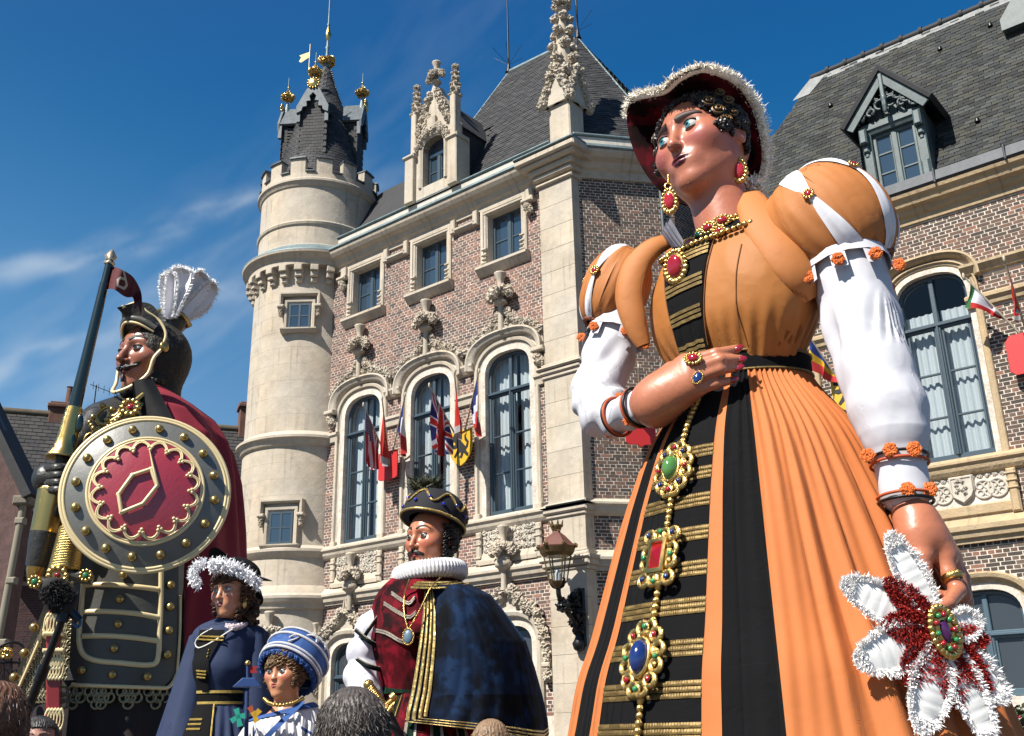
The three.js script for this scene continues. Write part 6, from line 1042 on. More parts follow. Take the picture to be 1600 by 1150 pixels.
  // ---- hair: many small curls over the skull and temples, a few painted spirals
  {
    const G = [], S = [], f = head.f;
    for (let i = 0; i < 620; i++) {
      const a = rr(-2.6, 2.6), el = rr(-0.45, 1.15), d = V(Math.sin(a) * Math.cos(el), Math.sin(el), Math.cos(a) * Math.cos(el)); let r = 0.75; for (let k = 0; k < 30; k++) { const e = f(d.x * r, d.y * r + 0.06, d.z * r - 0.05); if (e < 0.002) break; r -= e * 0.8; }
      const x = d.x * r, y = d.y * r + 0.06, z = d.z * r - 0.05, hl = 0.27 + 0.06 * Math.cos(x * 6) - Math.max(0, Math.abs(x) - 0.16) * 1.5; if (z > -0.02 && y < hl && Math.abs(x) < 0.325) continue; if (y < -0.2 || z < -0.2) continue; if (Math.abs(x) > 0.3 && z > -0.14 && z < 0.06 && y < 0.02) continue;
      const w = head.W(x, y, z), rad = rr(0.026, 0.042); G.push(mv(leafLump(rad, i), w.x, w.y, w.z));
    }
    for (const s of [-1, 1]) for (const [x, y, z, rad] of [[0.265, 0.2, 0.2, 0.066], [0.305, 0.11, 0.15, 0.068], [0.33, 0.025, 0.095, 0.05], [0.345, 0.24, 0.03, 0.055], [0.345, 0.12, -0.0, 0.05], [0.3, 0.34, 0.06, 0.05], [0.325, 0.02, 0.13, 0.035]]) {
      const c = [s * x, y, z], n = V(s * 0.8, 0.1, 0.55).normalize(), u = V(0, 1, 0), t = u.clone().cross(n).normalize(), b = n.clone().cross(t), p = [], p2 = []; for (let i = 0; i <= 30; i++) { const a = i / 30 * 4 * Math.PI, r2 = rad * (0.95 - 0.8 * i / 30); const v = V(...c).addScaledVector(t, Math.cos(a) * r2 * s).addScaledVector(b, Math.sin(a) * r2).addScaledVector(n, 0.03 + 0.035 * i / 30); p.push(head.W(v.x, v.y, v.z)); v.addScaledVector(n, 0.013); p2.push(head.W(v.x, v.y, v.z)); }
      G.push(tubeOf(p, rad * 0.24 * H, 7, false, 60)); S.push(tubeOf(p2, rad * 0.10 * H, 5, false, 60));
    }
    const hair = part(lady, 'hair', G, std([0.013, 0.007, 0.005], 0.4)); part(hair, 'gilded_curls', S, std([0.30, 0.16, 0.05], 0.4, { metalness: 0.6 }));
  }
  // ---- hat: wide velvet brim round the back of the head, fur on its outer edge
  {
    const n = V(-0.34, -0.40, 0.85).normalize(), c = P(1092, 196, -0.02), hitP = (x, y, e = 0) => { const o = camera.position.clone().sub(O).applyAxisAngle(V(0, 1, 0), -turn), d = P(x, y, 0).sub(o).normalize(), t = c.clone().addScaledVector(n, e).sub(o).dot(n) / d.dot(n); return o.addScaledVector(d, t); };
    const rimPx = [[979, 178, -0.03], [988, 155, 0.06], [1012, 146, 0.34], [1036, 139, 0.5], [1056, 121, 0.54], [1088, 107, 0.5], [1120, 113, 0.36], [1150, 133, 0.1], [1172, 164, -0.04], [1184, 200, -0.06], [1190, 240, -0.06], [1184, 278, -0.05], [1165, 308, -0.04], [1130, 322, -0.06], [1085, 322, -0.06], [1050, 312, -0.04], [1026, 293, 0], [1003, 262, 0], [985, 220, -0.02]];
    const rim = new THREE.CatmullRomCurve3(rimPx.map(r => hitP(r[0], r[1], r[2])), true, 'centripetal'), cc = hitP(1098, 205, -0.05);
    const N = 120, brim = (u, v) => { const p = rim.getPointAt(u % 1), w = cc.clone().lerp(p, mix(0.52, 1, v)); w.addScaledVector(n, -0.2 * Math.pow(1 - v, 1.6)); return w; };
    const hat = part(lady, 'hat', [grid((u, v) => brim(u, v), N, 14), grid((u, v) => { const p = brim(u, 1).lerp(brim(u, 0), v); return p.addScaledVector(n, -0.04 - 0.0 * v).addScaledVector(brim(u, 1).sub(cc).normalize(), 0.012 * (1 - v)); }, N, 6), grid((u, v) => { const p = brim(u, 0), k = Math.cos(v * Math.PI / 2), m = cc.clone().lerp(p, k); return m.addScaledVector(n, -0.24 - 0.34 * Math.sin(v * Math.PI / 2)); }, N, 10)], velvetMat([0.20, 0.004, 0.016], { sc: [0.3, 0.01, 0.02] }));
    const F = []; for (let i = 0; i < 13000; i++) { const u = rnd(); const p = rim.getPointAt(u), out = p.clone().sub(cc).normalize(); const lowL = u > 0.70 ; const start = p.clone().addScaledVector(n, -0.015 - rnd() * 0.1).addScaledVector(out, rr(-0.03, 0.025)); if (u > 0.66 && u < 0.995) { start.addScaledVector(n, -0.06).addScaledVector(out, -0.035); } const d = out.clone().multiplyScalar(rr(0.015, 0.05)).addScaledVector(n, rr(-0.03, 0.03)).add(V(rr(-0.025, 0.025), rr(-0.03, 0.02), rr(-0.025, 0.025))); if (u > 0.66 && u < 0.995) d.multiplyScalar(0.5); F.push([start, d]); }
    part(hat, 'fur_trim', [fur(F, 0.006), tubeOf(Array.from({ length: 50 }, (_, i) => (p => p.clone().addScaledVector(n, -0.06).addScaledVector(p.clone().sub(cc).normalize(), 0.012))(rim.getPointAt(i / 49 * 0.64))), 0.032, 8, false, 120)], M.furW = std([1.25, 1.19, 1.05], 1, { side: THREE.DoubleSide }));
    const T2 = []; for (let i = 0; i < 700; i++) { const p = P(rr(1168, 1192), rr(278, 312), rr(-0.12, 0.05)); T2.push([p, V(rr(-0.04, 0.05), rr(-0.06, 0.04), rr(-0.02, 0.05))]); }
    part(hat, 'plume', [fur(T2, 0.009)], M.furW);
  }
  // ---- sleeves
  const wrinkle = (k, s = 1) => (x, y, z) => s * (0.010 * nz(x * 4 + k + y * 0.5, y * 1.2, z * 4) + 0.011 * Math.pow(Math.abs(nz(x * 6 + y * 1.2, y * 1.4 + k, z * 6)), 0.8) + 0.002 * nz(x * 20, y * 9, z * 20));
  const rs = [[J(966, 505, -0.28, 0.17), J(950, 560, -0.22, 0.172), J(934, 618, -0.08, 0.178), J(946, 645, 0.08, 0.168), J(958, 652, 0.2, 0.13)], [J(962, 653, 0.24, 0.112), J(995, 637, 0.385, 0.112)]];
  rs[0].k = 0.06; rs[1].j = 0.04;
  const sl1 = part(lady, 'white_sleeve', [limb(rs, 0.014, { warp: (x, y, z) => wrinkle(3)(x, y, z) + 0.01 * Math.sin((x - y) * 26 + 3 * nz(x * 3, y * 3, 1)) * sm(P(0, 600).y, P(0, 650).y, y) })], white, { label: 'white sleeve of the bent arm' });
  const ls = [[J(1322, 420, 0.36, 0.235), J(1345, 500, 0.42, 0.225), J(1370, 580, 0.5, 0.215), J(1388, 640, 0.56, 0.215), J(1398, 680, 0.59, 0.18), J(1402, 706, 0.6, 0.13)], [J(1404, 712, 0.6, 0.138), J(1414, 768, 0.62, 0.132)]];
  ls[0].k = 0.05; ls[1].j = 0.03;
  const sl2 = part(lady, 'white_sleeve', [limb(ls, 0.015, { warp: (x, y, z) => wrinkle(8)(x, y, z) + 0.016 * nz(x * 7 + y * 1.2, y * 0.8, z * 7) * sm(P(0, 480).y, P(0, 640).y, y) + 0.01 * Math.sin(Math.atan2(x - P(1395, 680).x, z - 0.56) * 15) * sm(P(0, 640).y, P(0, 690).y, y) * sm(P(0, 725).y, P(0, 700).y, y) })], white, { label: 'long white sleeve of the hanging arm' });
  const ringAt = (c, ax, r, tube, sx = 1) => { const g = new THREE.TorusGeometry(r, tube, 8, 36); g.scale(1, sx, 1); g.applyMatrix4(basis(c, ax, V(0.1, 0.2, 1))); return g; };
  const OR = std([0.55, 0.09, 0.02], 0.6);
  const cuff = (sl, a, b, r, sp) => { const A = P(...a), C = P(...b), ax = C.clone().sub(A).normalize(); for (const [t, m, d] of sp) part(sl, 'piping', [ringAt(A.clone().lerp(C, t), ax, r + d, 0.009)], m); };
  cuff(sl1, [964, 652, 0.25], [998, 636, 0.395], 0.122, [[0.0, M.black, 0.004], [0.08, OR, 0.004], [0.9, OR, 0.004], [1.0, M.black, 0.004]]);
  cuff(sl2, [1404, 716, 0.6], [1415, 786, 0.62], 0.146, [[0.0, M.black, 0.012], [0.14, OR, 0.008], [0.88, OR, 0.0], [1.0, M.black, 0.0]]);
  // little orange flowers sewn on tabs and cuffs
  const posy = (sl, x, y, z, r) => posyAt(sl, P(x, y, z), r), posyAt = (sl, p, r = 0.032) => { const x = p.x * 50, G = []; for (let i = 0; i < 6; i++) G.push(mv(leafLump(r * 0.55, i + x, 0.6), p.x + Math.cos(i * 1.05) * r * 0.6, p.y + Math.sin(i * 1.05) * r * 0.6, p.z + rr(0, 0.01))); const m = part(sl, 'cloth_flower', G, std([0.85, 0.19, 0.025], 0.7)); return m; };
  for (const [x, y, z] of [[967, 622, 0.22], [943, 648, 0.24], [952, 676, 0.22], [982, 657, 0.42], [988, 616, 0.4]]) posy(sl1, x, y, z);
  for (const [x, y, z] of [[1356, 712, 0.7], [1391, 703, 0.75], [1428, 702, 0.75], [1418, 765, 0.76], [1452, 765, 0.7]]) posy(sl2, x, y, z, 0.036);
  // turned-back tabs at the top of the white sleeves
  const tab = (sl, c, ax, r, a, z0, z1, w) => grid((u, v) => { const th = a + (u - 0.5) * w, t = ax.clone().normalize(), e1 = V(0, 0, 1).addScaledVector(t, -t.z).normalize(), e2 = t.clone().cross(e1); return c.clone().addScaledVector(t, mix(z0, z1, v)).addScaledVector(e1, Math.cos(th) * (r + 0.014 * v)).addScaledVector(e2, Math.sin(th) * (r + 0.014 * v)); }, 14, 6);
  {
    const c = P(1318, 408, 0.36), ax = P(1345, 500, 0.42).sub(c), G = [tab(sl2, c, ax, 0.262, 0, 0, 0.09, 6.28)];
    const t1 = ax.clone().normalize(), e1 = V(0, 0, 1).addScaledVector(t1, -t1.z).normalize(), e2 = t1.clone().cross(e1); for (const a of [-1.0, -0.25, 0.5, 1.3, 2.2, 3.3]) { G.push(tab(sl2, c, ax, 0.266, -a, 0.07, 0.2, 0.34)); const p = c.clone().addScaledVector(t1, 0.155).addScaledVector(e1, Math.cos(-a) * 0.3).addScaledVector(e2, Math.sin(-a) * 0.3); posyAt(sl2, p, 0.036); }
    part(sl2, 'tabs', G, white);
    const c1 = P(968, 510, -0.28), ax1 = P(950, 570, -0.22).sub(c1), G1 = [tab(sl1, c1, ax1, 0.205, 0, -0.02, 0.1, 6.28)]; const t3 = ax1.clone().normalize(), e3 = V(0, 0, 1).addScaledVector(t3, -t3.z).normalize(), e4 = t3.clone().cross(e3); for (const a of [-1.5, -0.55, 0.45, 1.3]) { G1.push(tab(sl1, c1, ax1, 0.21, -a, 0.08, 0.2, 0.36)); posyAt(sl1, c1.clone().addScaledVector(t3, 0.15).addScaledVector(e3, Math.cos(-a) * 0.24).addScaledVector(e4, Math.sin(-a) * 0.24), 0.03); }
    part(sl1, 'tabs', G1, white);
  }
  // puffed orange upper sleeves slashed with white, a jewel on each slash
  const puff = (c, up, sx, sy2, sz, name, slashes, hue) => {
    const y = up.clone().normalize(), z = V(0, 0, 1).addScaledVector(y, -y.z).normalize(), x = y.clone().cross(z), at3 = (a, t, e = 0) => { const s = Math.pow(Math.sin(t * Math.PI), 0.75), k = 1 + 0.04 * Math.sin(a * 22 + 4 * nz(a * 2, t * 2)) * (1.1 - s) + 0.05 * nz(a * 4, t * 2, 5) + 0.02 * Math.abs(nz(a * 9, t * 4, 2)); return c.clone().addScaledVector(x, Math.sin(a) * sx * s * k * (1 + e)).addScaledVector(z, Math.cos(a) * sz * s * k * (1 + e)).addScaledVector(y, Math.cos(t * Math.PI) * sy2 * (1 + e * 0.5)); };
    const m = part(lady, 'puff_sleeve', [grid((u, v) => at3(u * 2 * Math.PI, mix(0.03, 0.9, v)), 120, 40)], clothMat(hue, { rough: 0.7 }), { label: name });
    for (const [a, t] of slashes) {
      const lens = (t0, t1, w0, w1) => grid((u, v) => { const w = mix(w0, w1, v); return at3(a + (u - 0.5) * w, mix(t0, t1, v), 0.022 + 0.03 * Math.sin(u * Math.PI)); }, 10, 14);
      part(m, 'white_slash', [lens(0.06, t, 0.8, 0.09), lens(t, 0.88, 0.09, 0.52)], clothMat([0.9, 0.9, 0.96]));
      const p = at3(a, t, 0.07), n = p.clone().sub(c); jewel(m, p, n, y, 0.028, 0.028, M.red, { n: 10, r: 0.011, gw: 0.8, gh: 0.8 });
    }
    part(m, 'rust_piping', [tubeOf(Array.from({ length: 48 }, (_, i) => at3(i / 48 * 2 * Math.PI, 0.885, 0.02)), 0.016, 6, true, 120)], OR2);
    return m;
  };
  const OR2 = std([0.22, 0.05, 0.012], 0.8);
  puff(P(1294, 356, 0.3), V(-0.62, 1, 0.05), 0.40, 0.40, 0.4, 'orange puffed sleeve over the hanging arm', [[-0.2, 0.40], [0.8, 0.38], [1.6, 0.5], [-2.2, 0.4], [2.6, 0.4]], [0.56, 0.195, 0.042]);
  puff(P(962, 452, -0.26), V(0.5, 1, 0), 0.235, 0.32, 0.26, 'orange puffed sleeve over the bent arm', [[-0.5, 0.5], [-1.7, 0.5], [2.4, 0.4]], [0.56, 0.195, 0.042]);
  // padded shoulder rolls
  const rollM = clothMat([0.56, 0.195, 0.042], { rough: 0.7 }), roll = (pts, w, th) => part(lady, 'shoulder_roll', [grid((u, v) => { const c = new THREE.CatmullRomCurve3(pts.map(q => P(q[0], q[1], q[2]))), p = c.getPointAt(v), t = c.getTangentAt(v), s = t.clone().cross(V(0, 0.25, 1)).normalize(), n = s.clone().cross(t), a = u * 2 * Math.PI, k = Math.pow(Math.sin(Math.PI * mix(0.06, 0.94, v)), 0.45); return p.addScaledVector(s, Math.cos(a) * w * k * (1 + 0.05 * nz(v * 6, a))).addScaledVector(n, Math.sin(a) * th * k); }, 28, 50)], rollM);
  roll([[1172, 302, 0.26], [1178, 322, 0.36], [1196, 356, 0.47], [1226, 402, 0.54], [1250, 438, 0.52], [1264, 468, 0.44]], 0.135, 0.055);
  roll([[1052, 374, 0.04], [1022, 386, 0.08], [996, 414, 0.1], [984, 458, 0.12], [992, 505, 0.12], [1006, 540, 0.1]], 0.1, 0.06);
  // neck frill behind
  part(lady, 'lace_collar', [grid((u, v) => { const a = mix(0.9, 5.4, u); return [hp.x + Math.sin(a) * (0.22 + 0.1 * v), hp.y - 0.74 + 0.16 * v + 0.012 * Math.sin(a * 40), hp.z - 0.05 + Math.cos(a) * (0.22 + 0.1 * v)]; }, 90, 4)], clothMat([0.6, 0.6, 0.7]));
}
// ---- rosette held in her hand
{
  const { O, turn, P } = LADY; seed(55);
  const c = P(1460, 988, 1.0), rs = thing('rosette', 'white and red frayed cloth rosette with jewelled centre held in the lady hand', 'rosette', O, turn);
  const n = V(0.36, -0.06, 1).normalize(), m = basis(c, n, V(0, 1, 0)), mi = m.clone().invert(), px = 0.00445, ori = camera.position.clone().sub(O).applyAxisAngle(V(0, 1, 0), -turn);
  const petal = (tx, ty, w, red, zz = 0, sh = 1) => {
    const rd = P(tx, ty, 0).sub(ori).normalize(), hp = ori.clone().addScaledVector(rd, c.clone().sub(ori).dot(n) / rd.dot(n)).applyMatrix4(mi), dx = hp.x, dy = hp.y, L = Math.hypot(dx, dy), a = Math.atan2(dy, dx), G = [], F = [];
    const prof = t => w * px * Math.pow(Math.sin(Math.pow(t, 0.72) * Math.PI * 0.93 + 0.12), 0.8) * (0.35 + 0.75 * t);
    const pt = (t, s, e) => V(Math.cos(a) * t * L - Math.sin(a) * s * prof(t), Math.sin(a) * t * L + Math.cos(a) * s * prof(t), 0.03 + zz + 0.05 * t * (1 - t) + e).applyMatrix4(m);
    G.push(grid((u, v) => pt(v * 0.98 + 0.02, (u - 0.5) * 2, 0.014 * Math.cos((u - 0.5) * Math.PI) + 0.004 * Math.sin(v * 60)), 8, 26), grid((u, v) => pt(v * 0.98 + 0.02, (u - 0.5) * 2, -0.012), 8, 20));
    const N = red ? 1500 : 1500; for (let i = 0; i < N; i++) { const t = rr(0.12, 1), s = red ? rr(-1, 1) : (rnd() < 0.5 ? -1 : 1) * rr(0.72, 1.02); const tt = !red && rnd() < 0.3 ? rr(0.86, 1.0) : t, ss = !red && tt > 0.86 && tt !== t ? rr(-1, 1) : s; const p = pt(tt, ss, 0.012), q2 = pt(Math.min(1.03, tt + 0.02), ss * 1.3, 0.012).sub(pt(tt, ss, 0.012)).normalize(); F.push([p, q2.multiplyScalar(rr(0.006, red ? 0.014 : 0.022)).addScaledVector(n, rr(0.006, red ? 0.026 : 0.022)).add(V(rr(-0.012, 0.012), rr(-0.012, 0.012), 0))]); }
    const pm = part(rs, red ? 'red_petal' : 'white_petal', G, red ? clothMat([0.32, 0.02, 0.012]) : clothMat([1.05, 1.05, 1.02])); part(pm, 'frayed_edge', [fur(F, 0.0045)], red ? std([0.46, 0.02, 0.012], 0.95) : std([1.3, 1.28, 1.26], 0.95));
  };
  for (const [x, y, w] of [[1381, 838, 25], [1310, 910, 30], [1330, 1034, 36], [1428, 1142, 33], [1536, 1160, 25], [1562, 1094, 24], [1516, 968, 22]]) petal(x, y, w, false, rr(0, 0.03));
  for (const [x, y, w] of [[1374, 908, 21], [1370, 976, 25], [1406, 1066, 30], [1484, 1104, 26], [1533, 1078, 20], [1530, 1002, 16]]) petal(x, y, w, true, 0.02);
  jewel(rs, c.clone().addScaledVector(n, 0.1), n, V(-0.25, 1, 0), 0.062, 0.115, M.purple, { n: 24, r: 0.021, name: 'jewelled_centre', gw: 0.42, gh: 0.5 });
  const gm = [M.red, M.green]; for (let i = 0; i < 10; i++) { const a = i / 10 * 6.283, v = V(Math.cos(a) * 0.042, Math.sin(a) * 0.082, 0.12).applyMatrix4(basis(c, n, V(-0.25, 1, 0))); part(rs, 'bead', [ball(v.x, v.y, v.z, 0.014, 1, 1, 1, 8)], gm[i % 2]); }
  part(rs, 'handle', [rod(P(1452, 920, 0.8), P(1458, 972, 1.08), 0.02, 0.026)], M.gold);
}

// a long cloth or feather petal with a frayed edge, from base to tip
function featherPetal(parent, name, a, b, n, w, mat, furMat, cnt = 500, cup = 0.1, fl = 0.05) {
  const L = a.distanceTo(b), d = b.clone().sub(a).normalize(), s = n.clone().cross(d).normalize(), nn = d.clone().cross(s);
  const wd = t => w * (0.22 + 0.78 * Math.pow(t, 0.8)) * Math.sqrt(Math.max(0, 1 - Math.pow(t, 7))), pt = (t, q, e = 0) => a.clone().addScaledVector(d, t * L).addScaledVector(s, q * wd(t)).addScaledVector(nn, cup * w * q * q + e);
  const m = part(parent, name, [grid((u, v) => pt(v, u * 2 - 1, 0.01), 8, 24), grid((u, v) => pt(v, u * 2 - 1, -0.015), 8, 24)], mat), F = [];
  for (let i = 0; i < cnt; i++) { const top = rnd() < 0.35, t = top ? rr(0.9, 1) : rr(0.02, 1), q = top ? rr(-1, 1) : (rnd() < 0.5 ? -1 : 1) * rr(0.85, 1.0); F.push([pt(t, q), s.clone().multiplyScalar(q * fl * (top ? 0.4 : 1)).addScaledVector(d, top ? fl : fl * 0.25).addScaledVector(nn, rr(-fl, fl) * 0.7)]); }
  part(m, 'frayed_edge', [fur(F, fl * 0.16)], furMat); return m;
}
// ---------------------------------------------------------------- the knight
const KNIGHT = figure(232, 800, 15);
{
  const { O, turn, P } = KNIGHT; seed(211);
  const kn = thing('giant_knight', 'huge knight figure in black armour with red cape, white plume and moustache', 'parade figure', O, turn);
  const V3 = (x, y, z) => P(x, y, z), J = (x, y, z, r) => { const p = P(x, y, z); return [p.x, p.y, p.z, r]; };
  const steel = phy([0.105, 0.105, 0.09], 0.5, { metalness: 0.08, specularIntensity: 0.6, clearcoat: 0.25, clearcoatRoughness: 0.3, bumpMap: T_grain, bumpScale: 0.004 }), dark = phy([0.02, 0.019, 0.015], 0.45, { bumpMap: T_grain, bumpScale: 0.01, clearcoat: 0.2, clearcoatRoughness: 0.4 });
  const gpaint = std([1.0, 0.81, 0.45], 0.42, { metalness: 0.12 }), boss = std([0.62, 0.44, 0.16], 0.32, { metalness: 0.9 });
  // torso and hips
  const torso = [[J(186, 735, 0.12, 0.78), J(190, 800, 0.1, 0.88), J(195, 940, 0.1, 0.88), J(195, 1060, 0.05, 1.0)], [J(165, 668, 0.2, 0.36), J(215, 650, 0.0, 0.38), J(285, 690, -0.4, 0.42)]];
  torso[1].j = 0.35;
  // head first, so that it can join the body
  const H = 1.13, q = yaw(-50 * DEG, 0.0, 0.0), eyeMid = P(201, 546, 0.4), hp = eyeMid.clone().sub(V(0, 0.02, 0.335).multiplyScalar(H).applyQuaternion(q));
  const hd = buildHead({ pos: hp, q, H, skin: [0.40, 0.15, 0.085], lip: [0.28, 0.04, 0.035], blush: [0.32, 0.1, 0.06], blushK: 0.5, noEars: 1, neckR: 0.22, neckL: 0.85, nose: 1.15, jaw: 0.95, iris: phy([0.05, 0.035, 0.025], 0.3), lidMat: phy([0.33, 0.12, 0.07], 0.35, { clearcoat: 0.4 }), brow: std([0.02, 0.012, 0.008], 0.6), browW: 0.028, browY: 0.12, browS: 1.6, eyeR: 0.066, lidUp: 0.36, cell: 0.016, look: [0, 0] });
  const body = part(kn, 'body', [hd.head, limb([[J(150, 690, 0.3, 0.3), J(120, 730, 0.7, 0.24), J(112, 748, 1.0, 0.2)]], 0.04, { col: () => [0.03, 0.028, 0.024] })], M.skinOf(0.32));
  hd.dress(body);
  part(kn, 'armour', [limb(torso, 0.05)], dark);
  // moustache, tuft
  const hair = std([0.012, 0.009, 0.007], 0.45), fp = (x, y, e) => hd.onF(x, y, e), mus = [];
  for (const s of [-1, 1]) for (let k = 0; k < 4; k++) { const p = []; for (let i = 0; i <= 8; i++) { const t = i / 8; p.push(fp(s * (0.012 + t * (0.2 - k * 0.02)), -0.212 - 0.02 * k * (1 - t) + 0.01 - 0.05 * Math.sin(t * 2.4) + 0.055 * t * t, 0.03 - 0.012 * t)); } mus.push(tubeOf(p, H * (0.017 - 0.002 * k), 6)); }
  part(body, 'moustache', mus, hair);
  part(body, 'chin_tuft', [tubeOf([fp(0, -0.33, 0.01), fp(0.005, -0.38, 0.03), fp(0, -0.42, 0.03)], 0.025, 6)], hair);
  // mail hood
  const W = hd.W, hood = (x, y, z) => { let d = sdEll(x, y, z, 0, 0.06, -0.1, 0.415, 0.46, 0.47); d = smin(d, sdCap(x, y, z, [0, -0.2, -0.14], [0, -0.9, -0.2], 0.3, 0.31), 0.15); d = smin(d, sdCap(Math.abs(x), y, z, [0.24, -0.35, 0.05], [0.02, -0.53, 0.3], 0.09, 0.07), 0.06); d = smax(d, -sdEll(x, y, z, 0, -0.09, 0.5, 0.27, 0.385, 0.58), 0.03); return d + 0.006 * nz(x * 30, y * 30, z * 30); };
  const hm = part(kn, 'mail_hood', [place(sdf(hood, [-0.6, -1.0, -0.75], [0.6, 0.7, 0.6], 0.022), hp, q, H)], std([0.032, 0.026, 0.018], 0.6, { bumpMap: T_grain, bumpScale: 0.03, metalness: 0.3 }));
  const hw = (a) => a.map(p => W(...p));
  const trim = (pts, r = 0.022) => part(hm, 'gold_trim', [tubeOf(hw(pts), r, 6)], gpaint);
  trim([[0.285, 0.24, 0.21], [0.14, 0.335, 0.36], [0, 0.36, 0.42], [-0.14, 0.335, 0.36], [-0.285, 0.24, 0.21]], 0.02);
  part(hm, 'forehead_band', [tubeOf(hw([[0.29, 0.28, 0.19], [0.15, 0.39, 0.33], [0, 0.42, 0.39], [-0.15, 0.39, 0.33], [-0.29, 0.28, 0.19]]), 0.055, 8)], steel);
  for (const s of [-1, 1]) { trim([[s * 0.375, 0.04, 0.11], [s * 0.32, -0.12, 0.2], [s * 0.285, -0.34, 0.24], [s * 0.16, -0.52, 0.38], [0, -0.575, 0.44]], 0.026); trim([[s * 0.385, 0.07, 0.13], [s * 0.4, 0.22, 0.12], [s * 0.31, 0.42, 0.2], [s * 0.22, 0.5, 0.3], [s * 0.14, 0.62, 0.36], [s * 0.02, 0.52, 0.52]], 0.022); part(hm, 'boss', [place(mv(new THREE.SphereGeometry(0.07, 14, 10).scale(0.5, 1, 1), s * 0.4, 0.04, 0.12), hp, q, H)], boss); }
  part(hm, 'visor', [grid((u, v) => { const s = u * 2 - 1, a = V(s * 0.32, 0.36 + 0.06 * (1 - s * s), 0.18 + 0.24 * (1 - s * s)), b = V(s * 0.34, 0.42 + 0.22 * Math.pow(Math.abs(s), 0.8) * (1 - Math.pow(Math.abs(s), 3)) + 0.08, 0.24 + 0.34 * Math.pow(1 - Math.abs(s), 1.3)); const p = a.lerp(b, v); return W(p.x, p.y, p.z); }, 28, 8)], dark);
  part(hm, 'forehead_plate', [grid((u, v) => { const s = u * 2 - 1, a = V(s * 0.29, 0.24 + 0.12 * (1 - s * s), 0.2 + 0.22 * (1 - s * s)), b = V(s * 0.33, 0.40 + 0.1 * (1 - s * s), 0.02 + 0.12 * (1 - s * s)); a.lerp(b, v); return W(a.x, a.y, a.z); }, 20, 5)], dark);
  // plume in its socket
  const pb = P(266, 506, -0.1), pd = V(0.32, 1, -0.1).normalize();
  const sk = part(hm, 'plume_socket', [place(new THREE.CylinderGeometry(0.26, 0.16, 0.42, 6), pb.clone().addScaledVector(pd, -0.1), new THREE.Quaternion().setFromUnitVectors(V(0, 1, 0), pd))], dark);
  part(sk, 'gold_rim', [place(new THREE.TorusGeometry(0.26, 0.04, 6, 6).rotateX(Math.PI / 2), pb.clone().addScaledVector(pd, 0.1), new THREE.Quaternion().setFromUnitVectors(V(0, 1, 0), pd))], boss);
  const plW = clothMat([1.15, 1.12, 1.15]), plF = std([1.35, 1.35, 1.35], 0.95);
  for (const [x, y, z, nx, w, zb] of [[268, 428, 0.25, -0.5, 0.13, 0.1], [288, 421, 0.3, -0.25, 0.17, 0.12], [312, 426, 0.05, 0.75, 0.19, 0.02], [331, 443, -0.15, 0.9, 0.16, -0.08], [322, 462, -0.35, 1, 0.16, -0.15], [300, 430, -0.4, 0.2, 0.2, -0.15]]) featherPetal(hm, 'plume_feather', P(268, 499, zb), P(x, y, z), V(nx, -0.1, 1 - Math.abs(nx) * 0.6), w * 1.3, plW, plF, 1100, 0.5, 0.055);
  // cape: neck to hem, open in front
  const rows = [[600, 236, 286, 0.5], [612, 240, 318, 0.75], [630, 250, 343, 0.9], [665, 268, 364, 1.0], [720, 276, 375, 1.0], [800, 282, 382, 0.95], [900, 284, 387, 0.9], [1000, 280, 388, 0.85], [1150, 276, 390, 0.8]];
  const cR = v => { const i = v * (rows.length - 1), k = Math.min(rows.length - 2, Math.floor(i)), t = i - k; return rows[k].map((a, j) => mix(a, rows[k + 1][j], t)); };
  const cape = part(kn, 'cape', [grid((u, v) => { const [y, xf, xr, zf] = cR(v), A = P(xf, y, zf), C = P(xr, y, -0.5), E = P(xf - 110, y, -1.9), t = u * Math.PI * 0.85; const f = (0.05 + 0.09 * v) * nz(u * 9 + v * 1.1, v * 1.2, 4) * sm(0.05, 0.3, v) + 0.025 * Math.sin(u * 44 + 3 * nz(v * 2, u * 3)) * sm(0.15, 0.5, v); const tt = u < 0.5 ? u * Math.PI : (u - 0.5) * Math.PI, x = (u < 0.5 ? mix(A.x, C.x, Math.sin(tt)) : mix(E.x, C.x, Math.cos(tt))) + f, z = u < 0.5 ? mix(-0.5, A.z, Math.cos(tt)) : mix(-0.5, E.z, Math.sin(tt)); return [x, A.y + (u < 0.5 ? 0 : 0), z + f]; }, 110, 90)], clothMat([0.30, 0.010, 0.028], { sheen: 0.1 }));
  part(cape, 'black_lapel', [grid((u, v) => { const y = mix(600, 668, v), a = P(mix(206, 216, v), y + (1 - u) * 10 * v, 0.95 - 0.1 * v), b = P(mix(240, 274, v), y - 4, 0.86 + 0.2 * v); return a.lerp(b, u).add(V(0, 0, 0.06 + 0.12 * Math.sin(u * Math.PI))); }, 14, 20)], clothMat([0.008, 0.008, 0.008], { sheen: 0.05 }));
  part(cape, 'black_lining', [grid((u, v) => { const y = mix(850, 1100, v); return P(mix(258, 288, u), y, 0.75 + 0.25 * u); }, 8, 10)], clothMat([0.008, 0.008, 0.008], { sheen: 0.05 }));
  // chest ornaments
  const ch = (x, y, e = 0) => { const t = Math.min(1, Math.abs(x - 190) / 75); return P(x, y, 0.98 * Math.sqrt(1 - t * t * 0.6) + e); };
